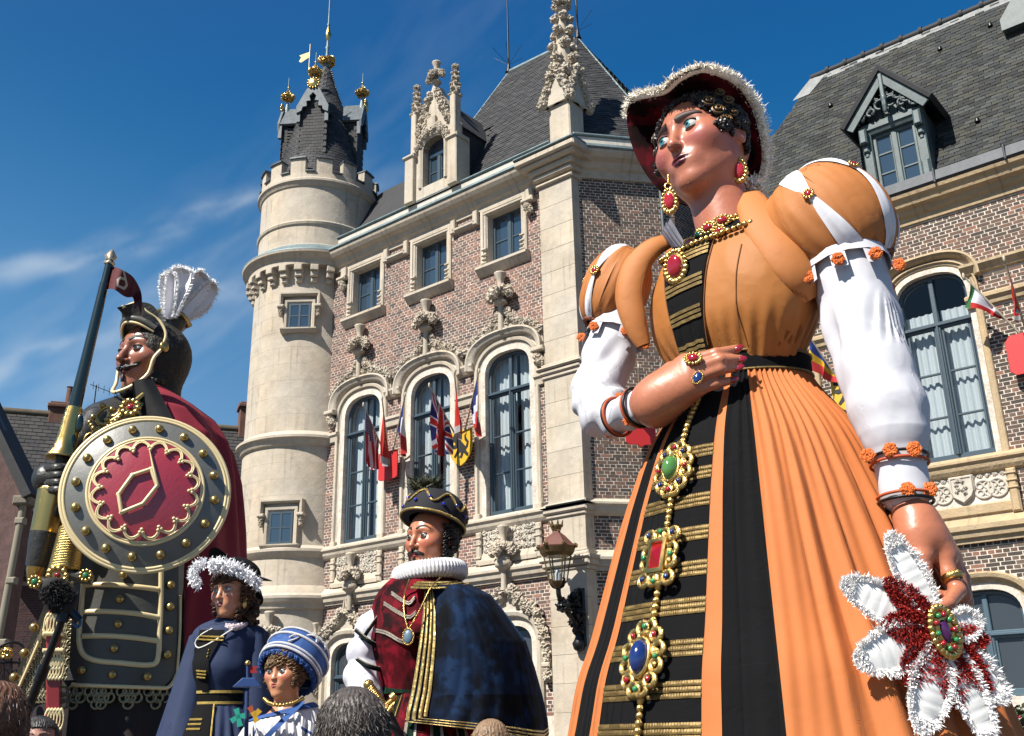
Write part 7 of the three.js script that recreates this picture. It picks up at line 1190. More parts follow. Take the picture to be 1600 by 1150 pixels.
  const orn = [tubeOf([ch(232, 610, 0.15), ch(205, 632, 0.15), ch(180, 655, 0.13), ch(158, 664, 0.1), ch(150, 650, 0.1)], 0.035, 6), tubeOf([ch(238, 616, 0.12), ch(215, 640, 0.12), ch(196, 668, 0.1)], 0.03, 6), tubeOf([ch(150, 652, 0.1), ch(160, 640, 0.12), ch(172, 636, 0.12), ch(170, 650, 0.12), ch(182, 648, 0.13), ch(190, 634, 0.13)], 0.022, 6), ...beads([ch(140, 660, 0.1), ch(150, 672, 0.12), ch(170, 666, 0.14), ch(190, 650, 0.15), ch(206, 634, 0.15)], 0.035, 1.6)];
  for (const [x, y] of [[146, 652], [160, 634], [175, 640], [196, 646], [168, 656], [184, 662], [205, 660]]) { const p = ch(x, y, 0.12); orn.push(ball(p.x, p.y, p.z, 0.045)); }
  for (const [x, y, r] of [[145, 688, 0.1], [160, 680, 0.12], [182, 672, 0.11], [134, 700, 0.09]]) { const p = ch(x, y, 0.08); orn.push(mv(new THREE.TorusGeometry(r, 0.02, 6, 18), p.x, p.y, p.z), mv(new THREE.TorusGeometry(r * 0.5, 0.018, 6, 14), p.x, p.y, p.z)); }
  part(kn, 'gold_ornament', orn, boss);
  { const p = ch(204, 637, 0.2); const j = jewel(kn, p, V(-0.2, 0.1, 1), V(0, 1, 0), 0.1, 0.1, M.red, { n: 10, r: 0.045, gw: 0.5, gh: 0.5 }); }
  part(kn, 'pauldron', [limb([[J(150, 660, 0.5, 0.22), J(128, 690, 0.75, 0.2)]], 0.035)], dark);
  // tasset plates
  const cx0 = P(195, 980).x, TR = 1.14, TP = (x, y, e = 0) => { const X = P(x, y, 0.9).x, dx = clamp((X - cx0) / TR, -0.97, 0.97), z = 0.05 + TR * Math.sqrt(1 - dx * dx); return P(x, y, z + e); };
  const edge = (v, s) => { const k = v < 0.8 ? 0 : Math.pow((v - 0.8) / 0.2, 2.4); return s < 0 ? mix(118 - 12 * v, 150, k * 0.55) : mix(279, 240, k * 0.75); };
  const pl = part(kn, 'tasset_plate', [grid((u, v) => TP(mix(edge(v, -1), edge(v, 1), u), mix(850, 1076, v) + 0 * u, 0), 40, 40)], steel);
  const band = (pts, w = 0.032, e = 0.012) => part(pl, 'gold_band', [sweepTube(pts.map(p => TP(p[0], p[1], e)), w)], gpaint);
  function sweepTube(pts, w) { const c = new THREE.CatmullRomCurve3(pts, false, 'centripetal'), n = pts.length * 6, pp = c.getPoints(n); return grid((u, v) => { const i = Math.min(n, Math.round(v * n)), p = pp[i], t = c.getTangent(i / n), s = t.clone().cross(V(0, 0, 1)).normalize(); return p.clone().addScaledVector(s, (u - 0.5) * 2 * w).add(V(0, 0, 0.022 * Math.pow(Math.sin(u * Math.PI), 0.4))); }, 6, n); }
  band([[132, 895], [128, 940], [124, 985], [124, 1005], [130, 1022], [146, 1031], [190, 1036], [232, 1039], [243, 1036], [247, 1026], [249, 990], [251, 950], [252, 890]]);
  for (const [a, b] of [[914, 921], [956, 965], [994, 1002]]) band([[128, a], [170, a - 0.5], [215, a + 3], [249, b]]);
  part(pl, 'gold_edge', [tubeOf(Array.from({ length: 22 }, (_, i) => { const v = i / 21; return TP(mix(112, 278, v), 1076 - 0 - 26 * Math.pow(Math.max(0, v - 0.88) / 0.12, 2) + 0 * v - 6 * (1 - v), 0.02); }), 0.025, 6), tubeOf([TP(277, 1050, 0.02), TP(281, 990, 0.02), TP(282, 930, 0.02)], 0.02, 6)], gpaint);
  for (const [x, y] of [[187, 936], [184, 975], [178, 1013], [128, 1047], [175, 1054], [230, 1057], [264, 985], [261, 1023], [266, 948], [267, 914], [193, 898]]) { const p = TP(x, y, 0.04); part(pl, 'boss', [ball(p.x, p.y, p.z, 0.052, 1, 1, 0.8)], boss); }
  // hanging scales and the mail apron on the left
  const scaleG = new THREE.TorusGeometry(0.055, 0.016, 6, 12), scaleM = std([0.36, 0.32, 0.2], 0.45, { metalness: 0.7 });
  const sc = []; for (const [x, k] of [[104, 3], [113, 3], [122, 2], [140, 2], [150, 3], [158, 3], [167, 2], [190, 2], [200, 3], [210, 2], [232, 2], [243, 3], [254, 2]]) for (let i = 0; i < k; i++) sc.push([x + (i % 2) * 4, 1080 + i * 10]);
  for (const [x, y] of sc) { const p = TP(Math.max(112, x), y, -0.02); part(kn, 'mail_scale', [mv(scaleG.clone(), p.x - (x < 112 ? 0.1 : 0), p.y, p.z)], scaleM); }
  const AP = (u, v) => P(mix(mix(96, 22, v), 112, u), mix(915, 1098, v), 0.75 - 0.3 * (1 - u) * v);
  part(kn, 'mail_apron', [grid(AP, 10, 14)], std([0.07, 0.06, 0.04], 0.7));
  { const im = [], A = new THREE.Matrix4(); for (let r = 0; r < 26; r++) for (let c = 0; c < 15; c++) { const p = V().copy(AP((c + (r % 2) * 0.5) / 15, r / 26)); im.push(mv(new THREE.TorusGeometry(0.042 + 0.016 * r / 26, 0.013, 5, 8), p.x, p.y, p.z + 0.03)); } const m = part(kn, 'mail_scales', im, scaleM); m.userData.kind = 'stuff'; }
  part(kn, 'apron_border', [grid((u, v) => P(mix(mix(82, 10, v), mix(96, 22, v), u), mix(915, 1090, v), 0.8 - 0.3 * v), 3, 10)], steel);
  part(kn, 'gold_edge', [tubeOf([P(96, 915, 0.84), P(60, 1005, 0.7), P(22, 1092, 0.54)], 0.022, 6)], gpaint);
  for (const [x, y] of [[68, 938], [47, 980], [32, 1020], [16, 1058]]) { const p = P(x + 6, y, 0.78); part(kn, 'boss', [ball(p.x, p.y, p.z, 0.055)], boss); }
  // brown cloth skirt
  part(kn, 'cloth_skirt', [grid((u, v) => { const a = mix(-1.8, 1.8, u), r = 1.12 + 0.12 * v, f = 0.05 * Math.sin(a * 16 + 2 * nz(a * 2, 3)) * (0.4 + 0.6 * v), c = P(196, 1060).x; return [c + Math.sin(a) * (r + f), mix(P(196, 1062, 1).y, 0.05, v), 0.0 + Math.cos(a) * (r + f)]; }, 140, 12)], clothMat([0.013, 0.005, 0.006], { sheen: 0.05 }));
  // gauntlet round the lance
  const gl = part(kn, 'gauntlet', [limb([[J(76, 748, 1.15, 0.2), J(104, 748, 1.1, 0.2)], [J(108, 745, 1.05, 0.16), J(135, 728, 0.8, 0.17)]], 0.03)], dark);
  for (let i = 0; i < 4; i++) { const y = 731 + i * 11.5, c = tubeOf([P(72, y + 4, 1.05), P(76, y + 1, 1.3), P(92, y, 1.42), P(106, y + 1, 1.36), P(114, y + 4, 1.16)], 0.062, 8); part(gl, 'finger', [c], dark); part(gl, 'finger_trim', [tubeOf([P(70, y + 2, 1.12), P(72, y - 2, 1.3), P(71, y + 6, 1.25)], 0.016, 5), tubeOf([P(107, y - 3, 1.4), P(108, y + 5, 1.4)], 0.016, 5)], boss); }

  // ---- lance with pennant
  const ln = thing('lance', 'long dark green lance with gilded hand guard and small dark red pennant', 'lance', O, turn);
  const lz = 1.2, A = P(172, 406, lz), Bq = P(104, 690, lz), dn = Bq.clone().sub(A).normalize(), lp = y => A.clone().addScaledVector(dn, (A.y - P(150, y, lz).y) / -dn.y);
  const shaftM = phy([0.006, 0.018, 0.015], 0.26, { clearcoat: 0.8, clearcoatRoughness: 0.15 });
  const alongLathe = (pts, y0, mat, name, n = 20) => { const o = lp(y0), qd = new THREE.Quaternion().setFromUnitVectors(V(0, 1, 0), dn.clone().negate()); return part(ln, name, [place(lathe(pts, n), o, qd)], mat); };
  const len = (a, b) => lp(a).distanceTo(lp(b)), m = y => -len(440, y) * Math.sign(y - 440);
  alongLathe([[0.05, m(404)], [0.051, m(440)], [0.06, m(441)], [0.07, m(560)], [0.085, m(655)]], 440, shaftM, 'shaft');
  alongLathe([[0.0, m(386)], [0.02, m(388)], [0.085, m(398)], [0.055, m(405)], [0.07, m(407)], [0.08, m(409)], [0.07, m(411)]], 440, std([0.85, 0.66, 0.42], 0.35, { metalness: 0.8 }), 'tip', 4);
  alongLathe([[0.1, m(640)], [0.115, m(660)], [0.13, m(690)], [0.15, m(706)], [0.2, m(716)], [0.22, m(720)], [0.19, m(720)], [0.1, m(716)]], 440, M.gold, 'hand_guard');
  alongLathe([[0.08, m(716)], [0.08, m(770)]], 440, dark, 'grip');
  alongLathe([[0.185, m(768)], [0.2, m(772)], [0.185, m(800)], [0.17, m(838)]], 440, M.gold, 'gilded_sleeve');
  alongLathe([[0.172, m(836)], [0.165, m(850)], [0.13, m(885)], [0.12, m(890)]], 440, dark, 'butt');
  alongLathe([[0.125, m(884)], [0.11, m(895)], [0.06, m(915)], [0, m(920)]], 440, M.gold, 'butt_cap', 8);
  for (const [px, py] of [[86, 792], [105, 802]]) { const p = P(px, py, lz + 0.19); part(ln, 'inlay', [ball(p.x, p.y, p.z - 0.05, 0.09, 0.75, 1.5, 0.4)], dark); }
  for (const [px, py] of [[124, 660], [112, 690]]) { const p = P(px, py, lz + 0.13); part(ln, 'inlay', [ball(p.x, p.y, p.z - 0.04, 0.07, 0.7, 1.8, 0.4)], shaftM); }
  // pennant: emblem is an open six-sided ring with a slanting stroke
  const pen = tex(256, (u, v) => { const x = (u - 0.24) * 2.9, y = (0.5 - v) * 1.1; const hex = [[-0.2, -0.28], [-0.26, -0.02], [-0.14, 0.16], [0.1, 0.2], [0.2, 0.0], [0.1, -0.22]]; let d = 9; const seg = (a, b) => { const bx = b[0] - a[0], by = b[1] - a[1], t = clamp(((x - a[0]) * bx + (y - a[1]) * by) / (bx * bx + by * by), 0, 1); return Math.hypot(x - a[0] - bx * t, y - a[1] - by * t); }; for (let i = 0; i < 6; i++) d = Math.min(d, seg(hex[i], hex[(i + 1) % 6])); d = Math.min(d, seg([0.2, 0.0], [-0.08, 0.56])); return d < 0.055 ? [0.78, 0.74, 0.66] : [0.34, 0.03, 0.08]; }, true);
  const crv = l => new THREE.CatmullRomCurve3(l.map(([x, y, z]) => P(x, y, lz + z))), pT = crv([[174, 415, 0], [192, 422, 0.12], [208, 433, -0.05], [219, 452, -0.2], [222, 472, -0.1], [220, 494, -0.15]]), pB = crv([[167, 452, 0], [185, 457, 0.12], [202, 464, -0.05], [209, 470, -0.2], [209, 478, -0.12], [209, 484, -0.15]]);
  part(ln, 'pennant', [grid((u, v) => { const n = u > 0.72 ? (1 - (u - 0.72) / 0.28 * 0.55 * (1 - Math.abs(v - 0.5) * 2)) : 1, q = 0.72 + (u - 0.72) * n, w = u > 0.72 ? q : u; return pT.getPoint(w).lerp(pB.getPoint(w), v).add(V(0, 0, 0.06 * Math.sin(u * 15) * v)); }, 60, 20)], clothMat([1, 1, 1], { x: { map: pen }, sheen: 0.05 }), { uv: false });

  // ---- round shield
  const S0 = P(229, 770, 2.0), sh = thing('round_shield', 'big round grey shield with red centre, gold scallops and angular emblem', 'shield', O, turn);
  const R = P(229, 648, 2.0).distanceTo(P(229, 893, 2.0)) / 2, n = V(-0.06, 0.06, 1).normalize(), mt = basis(S0, n, V(0, 1, 0)), T = g => { g = clean(g); g.applyMatrix4(mt); return g; };
  const dome = r => 0.2 * R * (1 - r * r), polar = (r, a, e = 0) => V(Math.cos(a) * r * R, Math.sin(a) * r * R, dome(r) + e);
  const ringS = (r0, r1, e) => grid((u, v) => polar(mix(r0, r1, v), u * 2 * Math.PI, e), 96, 10);
  part(sh, 'grey_field', [T(ringS(0.64, 0.985, 0)), T(grid((u, v) => { const p = polar(v * 0.985, u * 2 * Math.PI, -0.08); return p; }, 60, 6))], phy([0.17, 0.17, 0.148], 0.42, { metalness: 0.08, clearcoat: 0.8, clearcoatRoughness: 0.34, bumpMap: T_grain, bumpScale: 0.003 }));
  part(sh, 'red_field', [T(ringS(0, 0.66, 0.004))], phy([0.42, 0.028, 0.05], 0.35, { clearcoat: 0.9, clearcoatRoughness: 0.3, bumpMap: T_grain, bumpScale: 0.004 }));
  const tor = (r, w) => T(new THREE.TorusGeometry(r * R, w, 8, 90).translate(0, 0, dome(r)));
  part(sh, 'gold_rim', [tor(0.995, 0.027), tor(0.962, 0.02)], gpaint); part(sh, 'inner_rim', [tor(0.685, 0.02), tor(0.655, 0.014)], gpaint);
  for (let i = 0; i < 16; i++) { const a = (i + 0.5) / 16 * 2 * Math.PI; part(sh, 'boss', [T(ball(...polar(0.83, a + 0.1, 0.02).toArray(), 0.055))], boss); }
  for (let i = 0; i < 16; i++) { const a0 = i / 16 * 2 * Math.PI, a1 = (i + 1) / 16 * 2 * Math.PI, arc = k => { const p = []; for (let j = 0; j <= 10; j++) { const t = j / 10, a = mix(a0, a1, t); p.push(polar(k - 0.075 + 0.085 * Math.sin(t * Math.PI), a, 0.025)); } return tubeOf(p, 0.0115, 5); }; const g = [T(arc(0.63)), T(arc(0.608))]; for (const [dr, da] of [[-0.035, 0], [0, 0.035], [0, -0.035]]) g.push(T(ball(...polar(0.545 + dr, a0 + da, 0.03).toArray(), 0.021, 1, 1, 1, 8))); part(sh, 'gold_scallop', g, gpaint); }
  const em = [[420, 755], [395, 655], [455, 545], [548, 505], [590, 600], [525, 705]].map(([x, y]) => [(x - 532) / 445, -(y - 615) / 445]), emz = p => { const r = Math.hypot(...p); return V(p[0] * R, p[1] * R, dome(r) + 0.025); };
  const bar = (a, b, w0, w1) => { const d = [b[0] - a[0], b[1] - a[1]], l = Math.hypot(...d), s = [-d[1] / l, d[0] / l], G = []; return T(grid((u, v) => { const w = mix(w0, w1, v), p = [mix(a[0], b[0], v) + s[0] * w * (u - 0.5) * 2, mix(a[1], b[1], v) + s[1] * w * (u - 0.5) * 2], z = emz(p); z.z += 0.03 * Math.pow(Math.sin(u * Math.PI), 0.4); return z; }, 8, 14)); };
  part(sh, 'emblem', [...em.map((p, i) => bar(p, em[(i + 1) % 6], 0.025, 0.025)), bar(em[4], [(530 - 532) / 445, (615 - 395) / 445], 0.027, 0.007), ...em.map(p => T(ball(...emz(p).toArray(), 0.03, 1, 1, 0.5, 8)))], gpaint);

  // ---- great sword in a red scabbard
  const sw = thing('great_sword', 'great sword with spiral gold grip, jewelled crossguard and red gold patterned scabbard', 'sword', O, turn);
  const gr = []; for (let i = 0; i < 16; i++) { const t = i / 15, p = P(mix(112, 100, t), mix(830, 892, t), 1.5); gr.push(place(new THREE.TorusGeometry(0.115 + 0.03 * t, 0.045, 8, 20).rotateX(Math.PI / 2 - 0.3), p, null)); } gr.push(rod(P(112, 826, 1.5), P(99, 896, 1.5), 0.12, 0.15, 14));
  part(sw, 'grip', gr, M.gold);
  const cgp = (x, y, z = 1.6) => { const p = P(x, y, z); return [p.x, p.y]; }, z0 = 1.55;
  part(sw, 'crossguard', [extr([[49, 905], [56, 899], [72, 905], [88, 890], [100, 886], [118, 894], [140, 890], [147, 900], [142, 911], [128, 910], [112, 905], [98, 914], [84, 922], [66, 924], [52, 917]].map(a => cgp(a[0], a[1])).reverse(), z0 - 0.12, z0 + 0.1, [], 0.03)], steel);
  for (const [x, y, gm] of [[54, 909, M.green], [134, 899, M.green]]) { const p = P(x, y, z0 + 0.14); jewel(sw, p, V(0, 0, 1), V(0, 1, 0), 0.06, 0.06, gm, { n: 9, r: 0.024, gw: 0.6, gh: 0.6 }); }
  jewel(sw, P(90, 899, z0 + 0.14), V(0, 0, 1), V(0.5, 1, 0), 0.1, 0.08, M.red, { n: 10, r: 0.04, gw: 0.4, gh: 0.4 });
  const sb = (x0, x1, y0, y1, z, d) => { const a = P(x0, y0, z), b = P(x1, y0, z), c = P(x1, y1, z), e = P(x0, y1, z); return extr([[a.x, a.y], [e.x, e.y], [c.x, c.y], [b.x, b.y]], z - d, z, [], 0.015); };
  const scab = part(sw, 'scabbard', [sb(76, 96, 915, 985, 1.45, 0.4), sb(72, 94, 985, 1200, 1.45, 0.4)], phy([0.33, 0.02, 0.022], 0.5, { clearcoat: 0.3 }));
  for (const y of [990, 1016]) part(scab, 'gold_band', [sb(66, 100, y - 3, y + 3, 1.52, 0.55)], gpaint);
  for (const [y, s] of [[975, 1], [1030, -1], [1045, 1], [1125, 1]]) for (let i = 0; i < 5; i++) { const p = P(74 + i * 5, y, 1.47); part(scab, 'gold_pattern', [mv(new THREE.TorusGeometry(0.05, 0.013, 5, 12).scale(0.7, 2.2, 1), p.x, p.y, p.z)], gpaint); }
}

// ---------------------------------------------------------------- the man in the blue velvet cape
const curlHair = (f, W, o) => { // small curls where keep(x, y, z) holds on the head field
  const G = []; for (let i = 0; i < o.n; i++) { const a = rr(-3.14, 3.14), el = rr(o.lo ?? -0.7, o.hi ?? 1.2), d = V(Math.sin(a) * Math.cos(el), Math.sin(el), Math.cos(a) * Math.cos(el)); let r = 0.8; for (let k = 0; k < 30; k++) { const e = f(d.x * r, d.y * r, d.z * r - 0.05); if (e < 0.002) break; r -= e * 0.8; } r += o.out ?? 0.02; const x = d.x * r, y = d.y * r, z = d.z * r - 0.05; if (!o.keep(x, y, z)) continue; const w = W(x, y, z); if (rnd() < 0.5) G.push(mv(leafLump(rr(0.6, 1.1) * o.r, i), w.x, w.y, w.z)); else { const p = [], dir = V(rr(-1, 1), rr(-0.3, 0.3), rr(-1, 1)).normalize(); for (let j = 0; j <= 14; j++) { const t = j / 14; p.push(w.clone().add(V(Math.cos(t * 11) * o.r * 0.7, -t * o.r * 2.6 + o.r, Math.sin(t * 11) * o.r * 0.7))); } G.push(tubeOf(p, o.r * 0.33, 5, false, 20)); } } return G; };
{
  const F = figure(720, 980, 9.2), { O, turn, P } = F; seed(311);
  const mn = thing('giant_man', 'giant man figure in blue velvet cape, white ruff and black jewelled cap', 'parade figure', O, turn), J = (x, y, z, r) => { const p = P(x, y, z); return [p.x, p.y, p.z, r]; };
  const H = 0.56, q = yaw(-40 * DEG, 0, 0), eyeMid = P(650, 838, 0.2), hp = eyeMid.clone().sub(V(0, 0.02, 0.335).multiplyScalar(H).applyQuaternion(q));
  const redV = velvetMat([0.26, 0.006, 0.02], { sc: [0.5, 0.03, 0.06], sh: 0.25 }), blueV = velvetMat([0.007, 0.026, 0.075], { sc: [0.012, 0.08, 0.22], sh: 0.5 }), braid = std([0.62, 0.45, 0.16], 0.4, { metalness: 0.7, bumpMap: T_grain, bumpScale: 0.01 }), silver = std([0.5, 0.44, 0.36], 0.5, { metalness: 0.4, bumpMap: T_grain, bumpScale: 0.01 });
  const hd = buildHead({ pos: hp, q, H, skin: [0.60, 0.225, 0.115], lip: [0.32, 0.05, 0.05], blush: [0.52, 0.13, 0.08], blushK: 0.7, neckL: 0.75, iris: phy([0.12, 0.07, 0.02], 0.2, { clearcoat: 1 }), lidMat: phy([0.5, 0.18, 0.1], 0.35, { clearcoat: 0.4 }), brow: std([0.015, 0.008, 0.006], 0.6), browW: 0.022, browY: 0.115, browS: 1.8, lidUp: 0.55, eyeR: 0.066, look: [0.1, 0], cell: 0.016, nose: 1 });
  const body = part(mn, 'body', [hd.head], M.skinOf(0.3)); hd.dress(body);
  const hm = std([0.012, 0.008, 0.006], 0.4), mus = [];
  for (const s of [-1, 1]) for (let k = 0; k < 3; k++) { const p = []; for (let i = 0; i <= 8; i++) { const t = i / 8; p.push(hd.onF(s * (0.02 + t * 0.135), -0.205 - 0.012 * k - 0.02 * Math.sin(t * 2) - 0.05 * t * t, 0.022)); } mus.push(tubeOf(p, H * 0.017, 6)); }
  part(body, 'moustache', mus, hm); part(body, 'goatee', [tubeOf([hd.onF(0, -0.325, 0.01), hd.onF(0, -0.375, 0.022), hd.onF(0, -0.44, 0.02)], 0.014, 6), tubeOf([hd.onF(-0.02, -0.33, 0.01), hd.onF(0, -0.4, 0.02)], 0.011, 6)], hm);
  part(body, 'hair', curlHair(hd.f, hd.W, { n: 900, r: 0.024, lo: -0.95, hi: 0.5, out: 0.05, keep: (x, y, z) => z < 0.08 && y < 0.2 && Math.abs(x) > 0.2 }), hm);
  // cap
  const cc = hd.W(0, 0.39, -0.1), cq = yaw(-40 * DEG, -0.3, -0.05), capP = (th, t) => { const r = 0.285 * (1 + 0.04 * Math.sin(t * 3)), y = -0.07 + 0.30 * Math.sin(t * Math.PI / 2), rr2 = r * Math.pow(Math.cos(t * Math.PI / 2 * 0.99), 0.55); return V(Math.sin(th) * rr2, y, Math.cos(th) * rr2 * 1.06).applyQuaternion(cq).add(cc); };
  const cap = part(mn, 'cap', [grid((u, v) => capP(u * 2 * Math.PI, v), 64, 16), grid((u, v) => capP(u * 2 * Math.PI, 0).lerp(cc.clone().add(V(0, -0.05, 0).applyQuaternion(cq)), v * 0.25), 64, 3)], phy([0.006, 0.006, 0.012], 0.85, { sheen: 0.3, sheenColor: lin(0.03, 0.03, 0.06), side: THREE.DoubleSide }));
  const loop = fn => { const p = []; for (let i = 0; i < 64; i++) p.push(fn(i / 64 * 2 * Math.PI)); return p; }, outc = (p, e) => p.addScaledVector(p.clone().sub(cc).normalize(), e);
  part(cap, 'gold_rim', [tubeOf(loop(th => outc(capP(th, 0.02), 0.006)), 0.013, 6, true, 128)], braid);
  part(cap, 'gold_braid', [tubeOf(loop(th => outc(capP(th, 0.36 + 0.14 * Math.sin(th * 7)), 0.008)), 0.011, 6, true, 200)], braid);
  for (let i = 0; i < 14; i++) { const p = outc(capP(i / 14 * 6.283 + 0.1, 0.2 + 0.09 * (i % 2)), 0.008); part(cap, 'blue_stone', [ball(p.x, p.y, p.z, 0.018)], M.gem([0.01, 0.02, 0.35])); }
  { const b = outc(capP(0.25, 0.8), 0.02), it = []; for (let i = 0; i < 420; i++) it.push([b.clone().add(V(rr(-0.14, 0.06), rr(-0.05, 0.02), rr(-0.05, 0.05))), V(rr(-0.14, 0.1), rr(0.0, 0.09), rr(-0.06, 0.08))]); part(cap, 'plume', [fur(it.slice(0, 260), 0.01)], std([0.05, 0.055, 0.03], 0.7)); part(cap, 'plume', [fur(it.slice(260), 0.008)], std([0.12, 0.13, 0.05], 0.7)); }
  // ruff
  const rc = P(672, 897, 0.02), rq = new THREE.Quaternion().setFromEuler(new THREE.Euler(-0.05, 0, 0.10)), Rw = 0.335;
  part(mn, 'ruff', [grid((u, v) => { const a = u * 2 * Math.PI, b = v * 2 * Math.PI, w = 1 + 0.035 * Math.sin(a * 62), rad = Rw * 0.72 + Rw * 0.29 * Math.cos(b) * w, y = 0.082 * Math.sign(Math.sin(b)) * Math.pow(Math.abs(Math.sin(b)), 0.6) + 0.006 * Math.sin(a * 62 + b); return V(Math.sin(a) * rad, y, Math.cos(a) * rad).applyQuaternion(rq).add(rc); }, 372, 20)], clothMat([0.86, 0.86, 0.86]));
  // doublet and breeches
  const dub = [[J(665, 945, 0, 0.36), J(650, 1000, 0.05, 0.40), J(655, 1060, 0.02, 0.36)], [J(620, 950, 0.02, 0.2), J(735, 955, -0.1, 0.2)]]; dub[1].j = 0.15;
  const dm = part(mn, 'doublet', [limb(dub, 0.02)], redV);
  const dS = chains(dub), onD = (x, y, e = 0.012) => { const o = camera.position.clone().sub(O).applyAxisAngle(V(0, 1, 0), -turn), d = P(x, y, 0).sub(o).normalize(); let t = o.distanceTo(P(x, y, 0)) - 1.2; for (let i = 0; i < 60; i++) { const p = o.clone().addScaledVector(d, t), s = dS(p.x, p.y, p.z); if (s < 0.002) break; t += Math.max(0.003, s * 0.8); } return o.addScaledVector(d, t - e); };
  const strip = (px, r, m, name, par) => part(par, name, [tubeOf(px.map(([x, y]) => onD(x, y, 0.014)), r, 6)], m);
  for (const l of [[[600, 941], [622, 955], [640, 963], [650, 955]], [[612, 925], [628, 936], [640, 941], [648, 932]], [[585, 983], [605, 988], [626, 1000], [640, 1003]]]) for (const d of [0, 3.5]) strip(l.map(([x, y]) => [x, y + d]), 0.009, silver, 'silver_braid', dm);
  const belt = part(mn, 'belt', [grid((u, v) => { const a = u * 2 * Math.PI, c = P(655, 1075, 0); return [c.x + Math.sin(a) * 0.365, c.y - 0.05 + v * 0.085, Math.cos(a) * 0.365]; }, 50, 3)], velvetMat([0.01, 0.06, 0.035]));
  part(mn, 'breeches', [grid((u, v) => { const a = u * 2 * Math.PI, c = P(665, 1085, 0), r = 0.37 + 0.26 * Math.sin(Math.min(1, v * 3) * Math.PI * 0.5) - 0.1 * Math.max(0, v - 0.5); const f = 0.02 * Math.cos(a * 16); return [c.x + Math.sin(a) * (r + f), mix(c.y, 0.1, v), Math.cos(a) * (r + f)]; }, 128, 20)], redV);
  for (let i = 0; i < 16; i++) { const a0 = i / 16 * 2 * Math.PI + 0.2, bandG = (w, e) => grid((u, v) => { const a = a0 + (u - 0.5) * w, c = P(665, 1085, 0), r = 0.37 + 0.26 * Math.sin(Math.min(1, v * 3) * Math.PI * 0.5) - 0.1 * Math.max(0, v - 0.5) + 0.02 * Math.cos(a * 16) + e; return [c.x + Math.sin(a) * r, mix(c.y, 0.1, v), Math.cos(a) * r]; }, 5, 16); const st = part(mn, 'breeches_stripe', [bandG(0.19, 0.008)], i % 3 === 2 ? braid : silver); part(st, 'stripe_centre', [bandG(0.10, 0.014)], velvetMat([0.008, 0.06, 0.035])); }
  // white slashed sleeve with dark bands
  const sl = part(mn, 'white_sleeve', [limb([[J(606, 965, 0, 0.14), J(582, 985, 0.05, 0.16), J(575, 1005, 0.08, 0.12), J(568, 1018, 0.1, 0.15), J(570, 1036, 0.12, 0.12), J(566, 1056, 0.15, 0.15), J(572, 1085, 0.2, 0.15)].map(q => q)], 0.016, { warp: (x, y, z) => 0.02 * nz(x * 9, y * 5, z * 9) + 0.008 * Math.abs(nz(x * 18, y * 8, z * 18)) })], clothMat([0.8, 0.8, 0.88]));
  for (const [a, b] of [[[556, 985], [598, 1014]], [[556, 1030], [600, 1048]], [[590, 965], [566, 1000]]]) { const A = P(...a, 0.2), B = P(...b, 0.2), m = A.clone().lerp(B, 0.5).add(V(0, -0.02, 0.12)); part(sl, 'dark_band', [tubeOf([A, m, B], 0.018, 6)], velvetMat([0.008, 0.02, 0.016])); part(sl, 'silver_braid', [tubeOf([A, m, B].map(p => p.clone().add(V(0, 0.02, 0.008))), 0.006, 5)], silver); }
  // cape
  const rows = [[913, 664, 735, 0.28, 0.02], [930, 662, 768, 0.36, -0.02], [960, 660, 792, 0.42, -0.08], [1000, 655, 822, 0.46, -0.14], [1040, 649, 836, 0.48, -0.16], [1080, 642, 848, 0.5, -0.18], [1112, 634, 856, 0.52, -0.2], [1128, 632, 858, 0.52, -0.2]];
  const cr = v => { const i = v * (rows.length - 1), k = Math.min(rows.length - 2, Math.floor(i)), t = i - k; return rows[k].map((a, j) => mix(a, rows[k + 1][j], t)); };
  const cp = (u, v, e = 0) => { const [y, xl, xr, zl, zr] = cr(v), s = Math.sin(u * Math.PI / 2 * 0.98), hem = u < 0.7 ? 38 * u : 26.6 + (u - 0.7) * 8; const f = (0.05 * nz(u * 4, v * 1.2, 2) + 0.07 * v * Math.sin(u * 19 + 1) * sm(0.6, 0.85, u) + 0.035 * Math.abs(nz(u * 9 + v, v * 1.6, 8)) + 0.08 * Math.exp(-Math.pow((u - 0.86) / 0.08, 2) - Math.pow((v - 0.52) / 0.16, 2))) * sm(0.06, 0.3, v), p = P(mix(xl, xr, s), y + hem * Math.pow(v, 3) * (1 - 0.35 * (u > 0.85 ? (u - 0.85) / 0.15 : 0)), mix(zl, zr, 1 - Math.cos(u * Math.PI / 2)) + 0.24 * Math.sin(u * Math.PI) + f); p.z += e; return p; };
  const cape = part(mn, 'cape', [grid((u, v) => cp(u, v), 90, 70), grid((u, v) => { const p = cp(1, v), q2 = cp(0.75, v); return p.lerp(V(p.x - 0.25, p.y, -0.7), u); }, 10, 40)], blueV);
  for (const k of [0.012, 0.04, 0.068, 0.092]) part(cape, 'gold_braid', [grid((u, v) => cp(k + (u - 0.5) * 0.0165, mix(0.02, 0.985 - k * 0.9, v), 0.014 + 0.006 * Math.sin(u * Math.PI)), 3, 80)], braid);
  for (const k of [0.992, 0.962, 0.932]) part(cape, 'gold_braid', [grid((u, v) => cp(mix((1 - k) * 0.9, 1, u), k + (v - 0.5) * 0.0175, 0.016 + 0.006 * Math.sin(v * Math.PI)), 90, 3)], braid);
  part(cape, 'collar', [grid((u, v) => { const a = mix(-0.5, 1.3, u); return P(672 + Math.sin(a) * mix(38, 66, v), 908 + mix(0, 13, v) * Math.cos(a * 0.9), 0.06 + Math.cos(a) * mix(0.2, 0.4, v) + 0.03); }, 24, 5)], blueV);
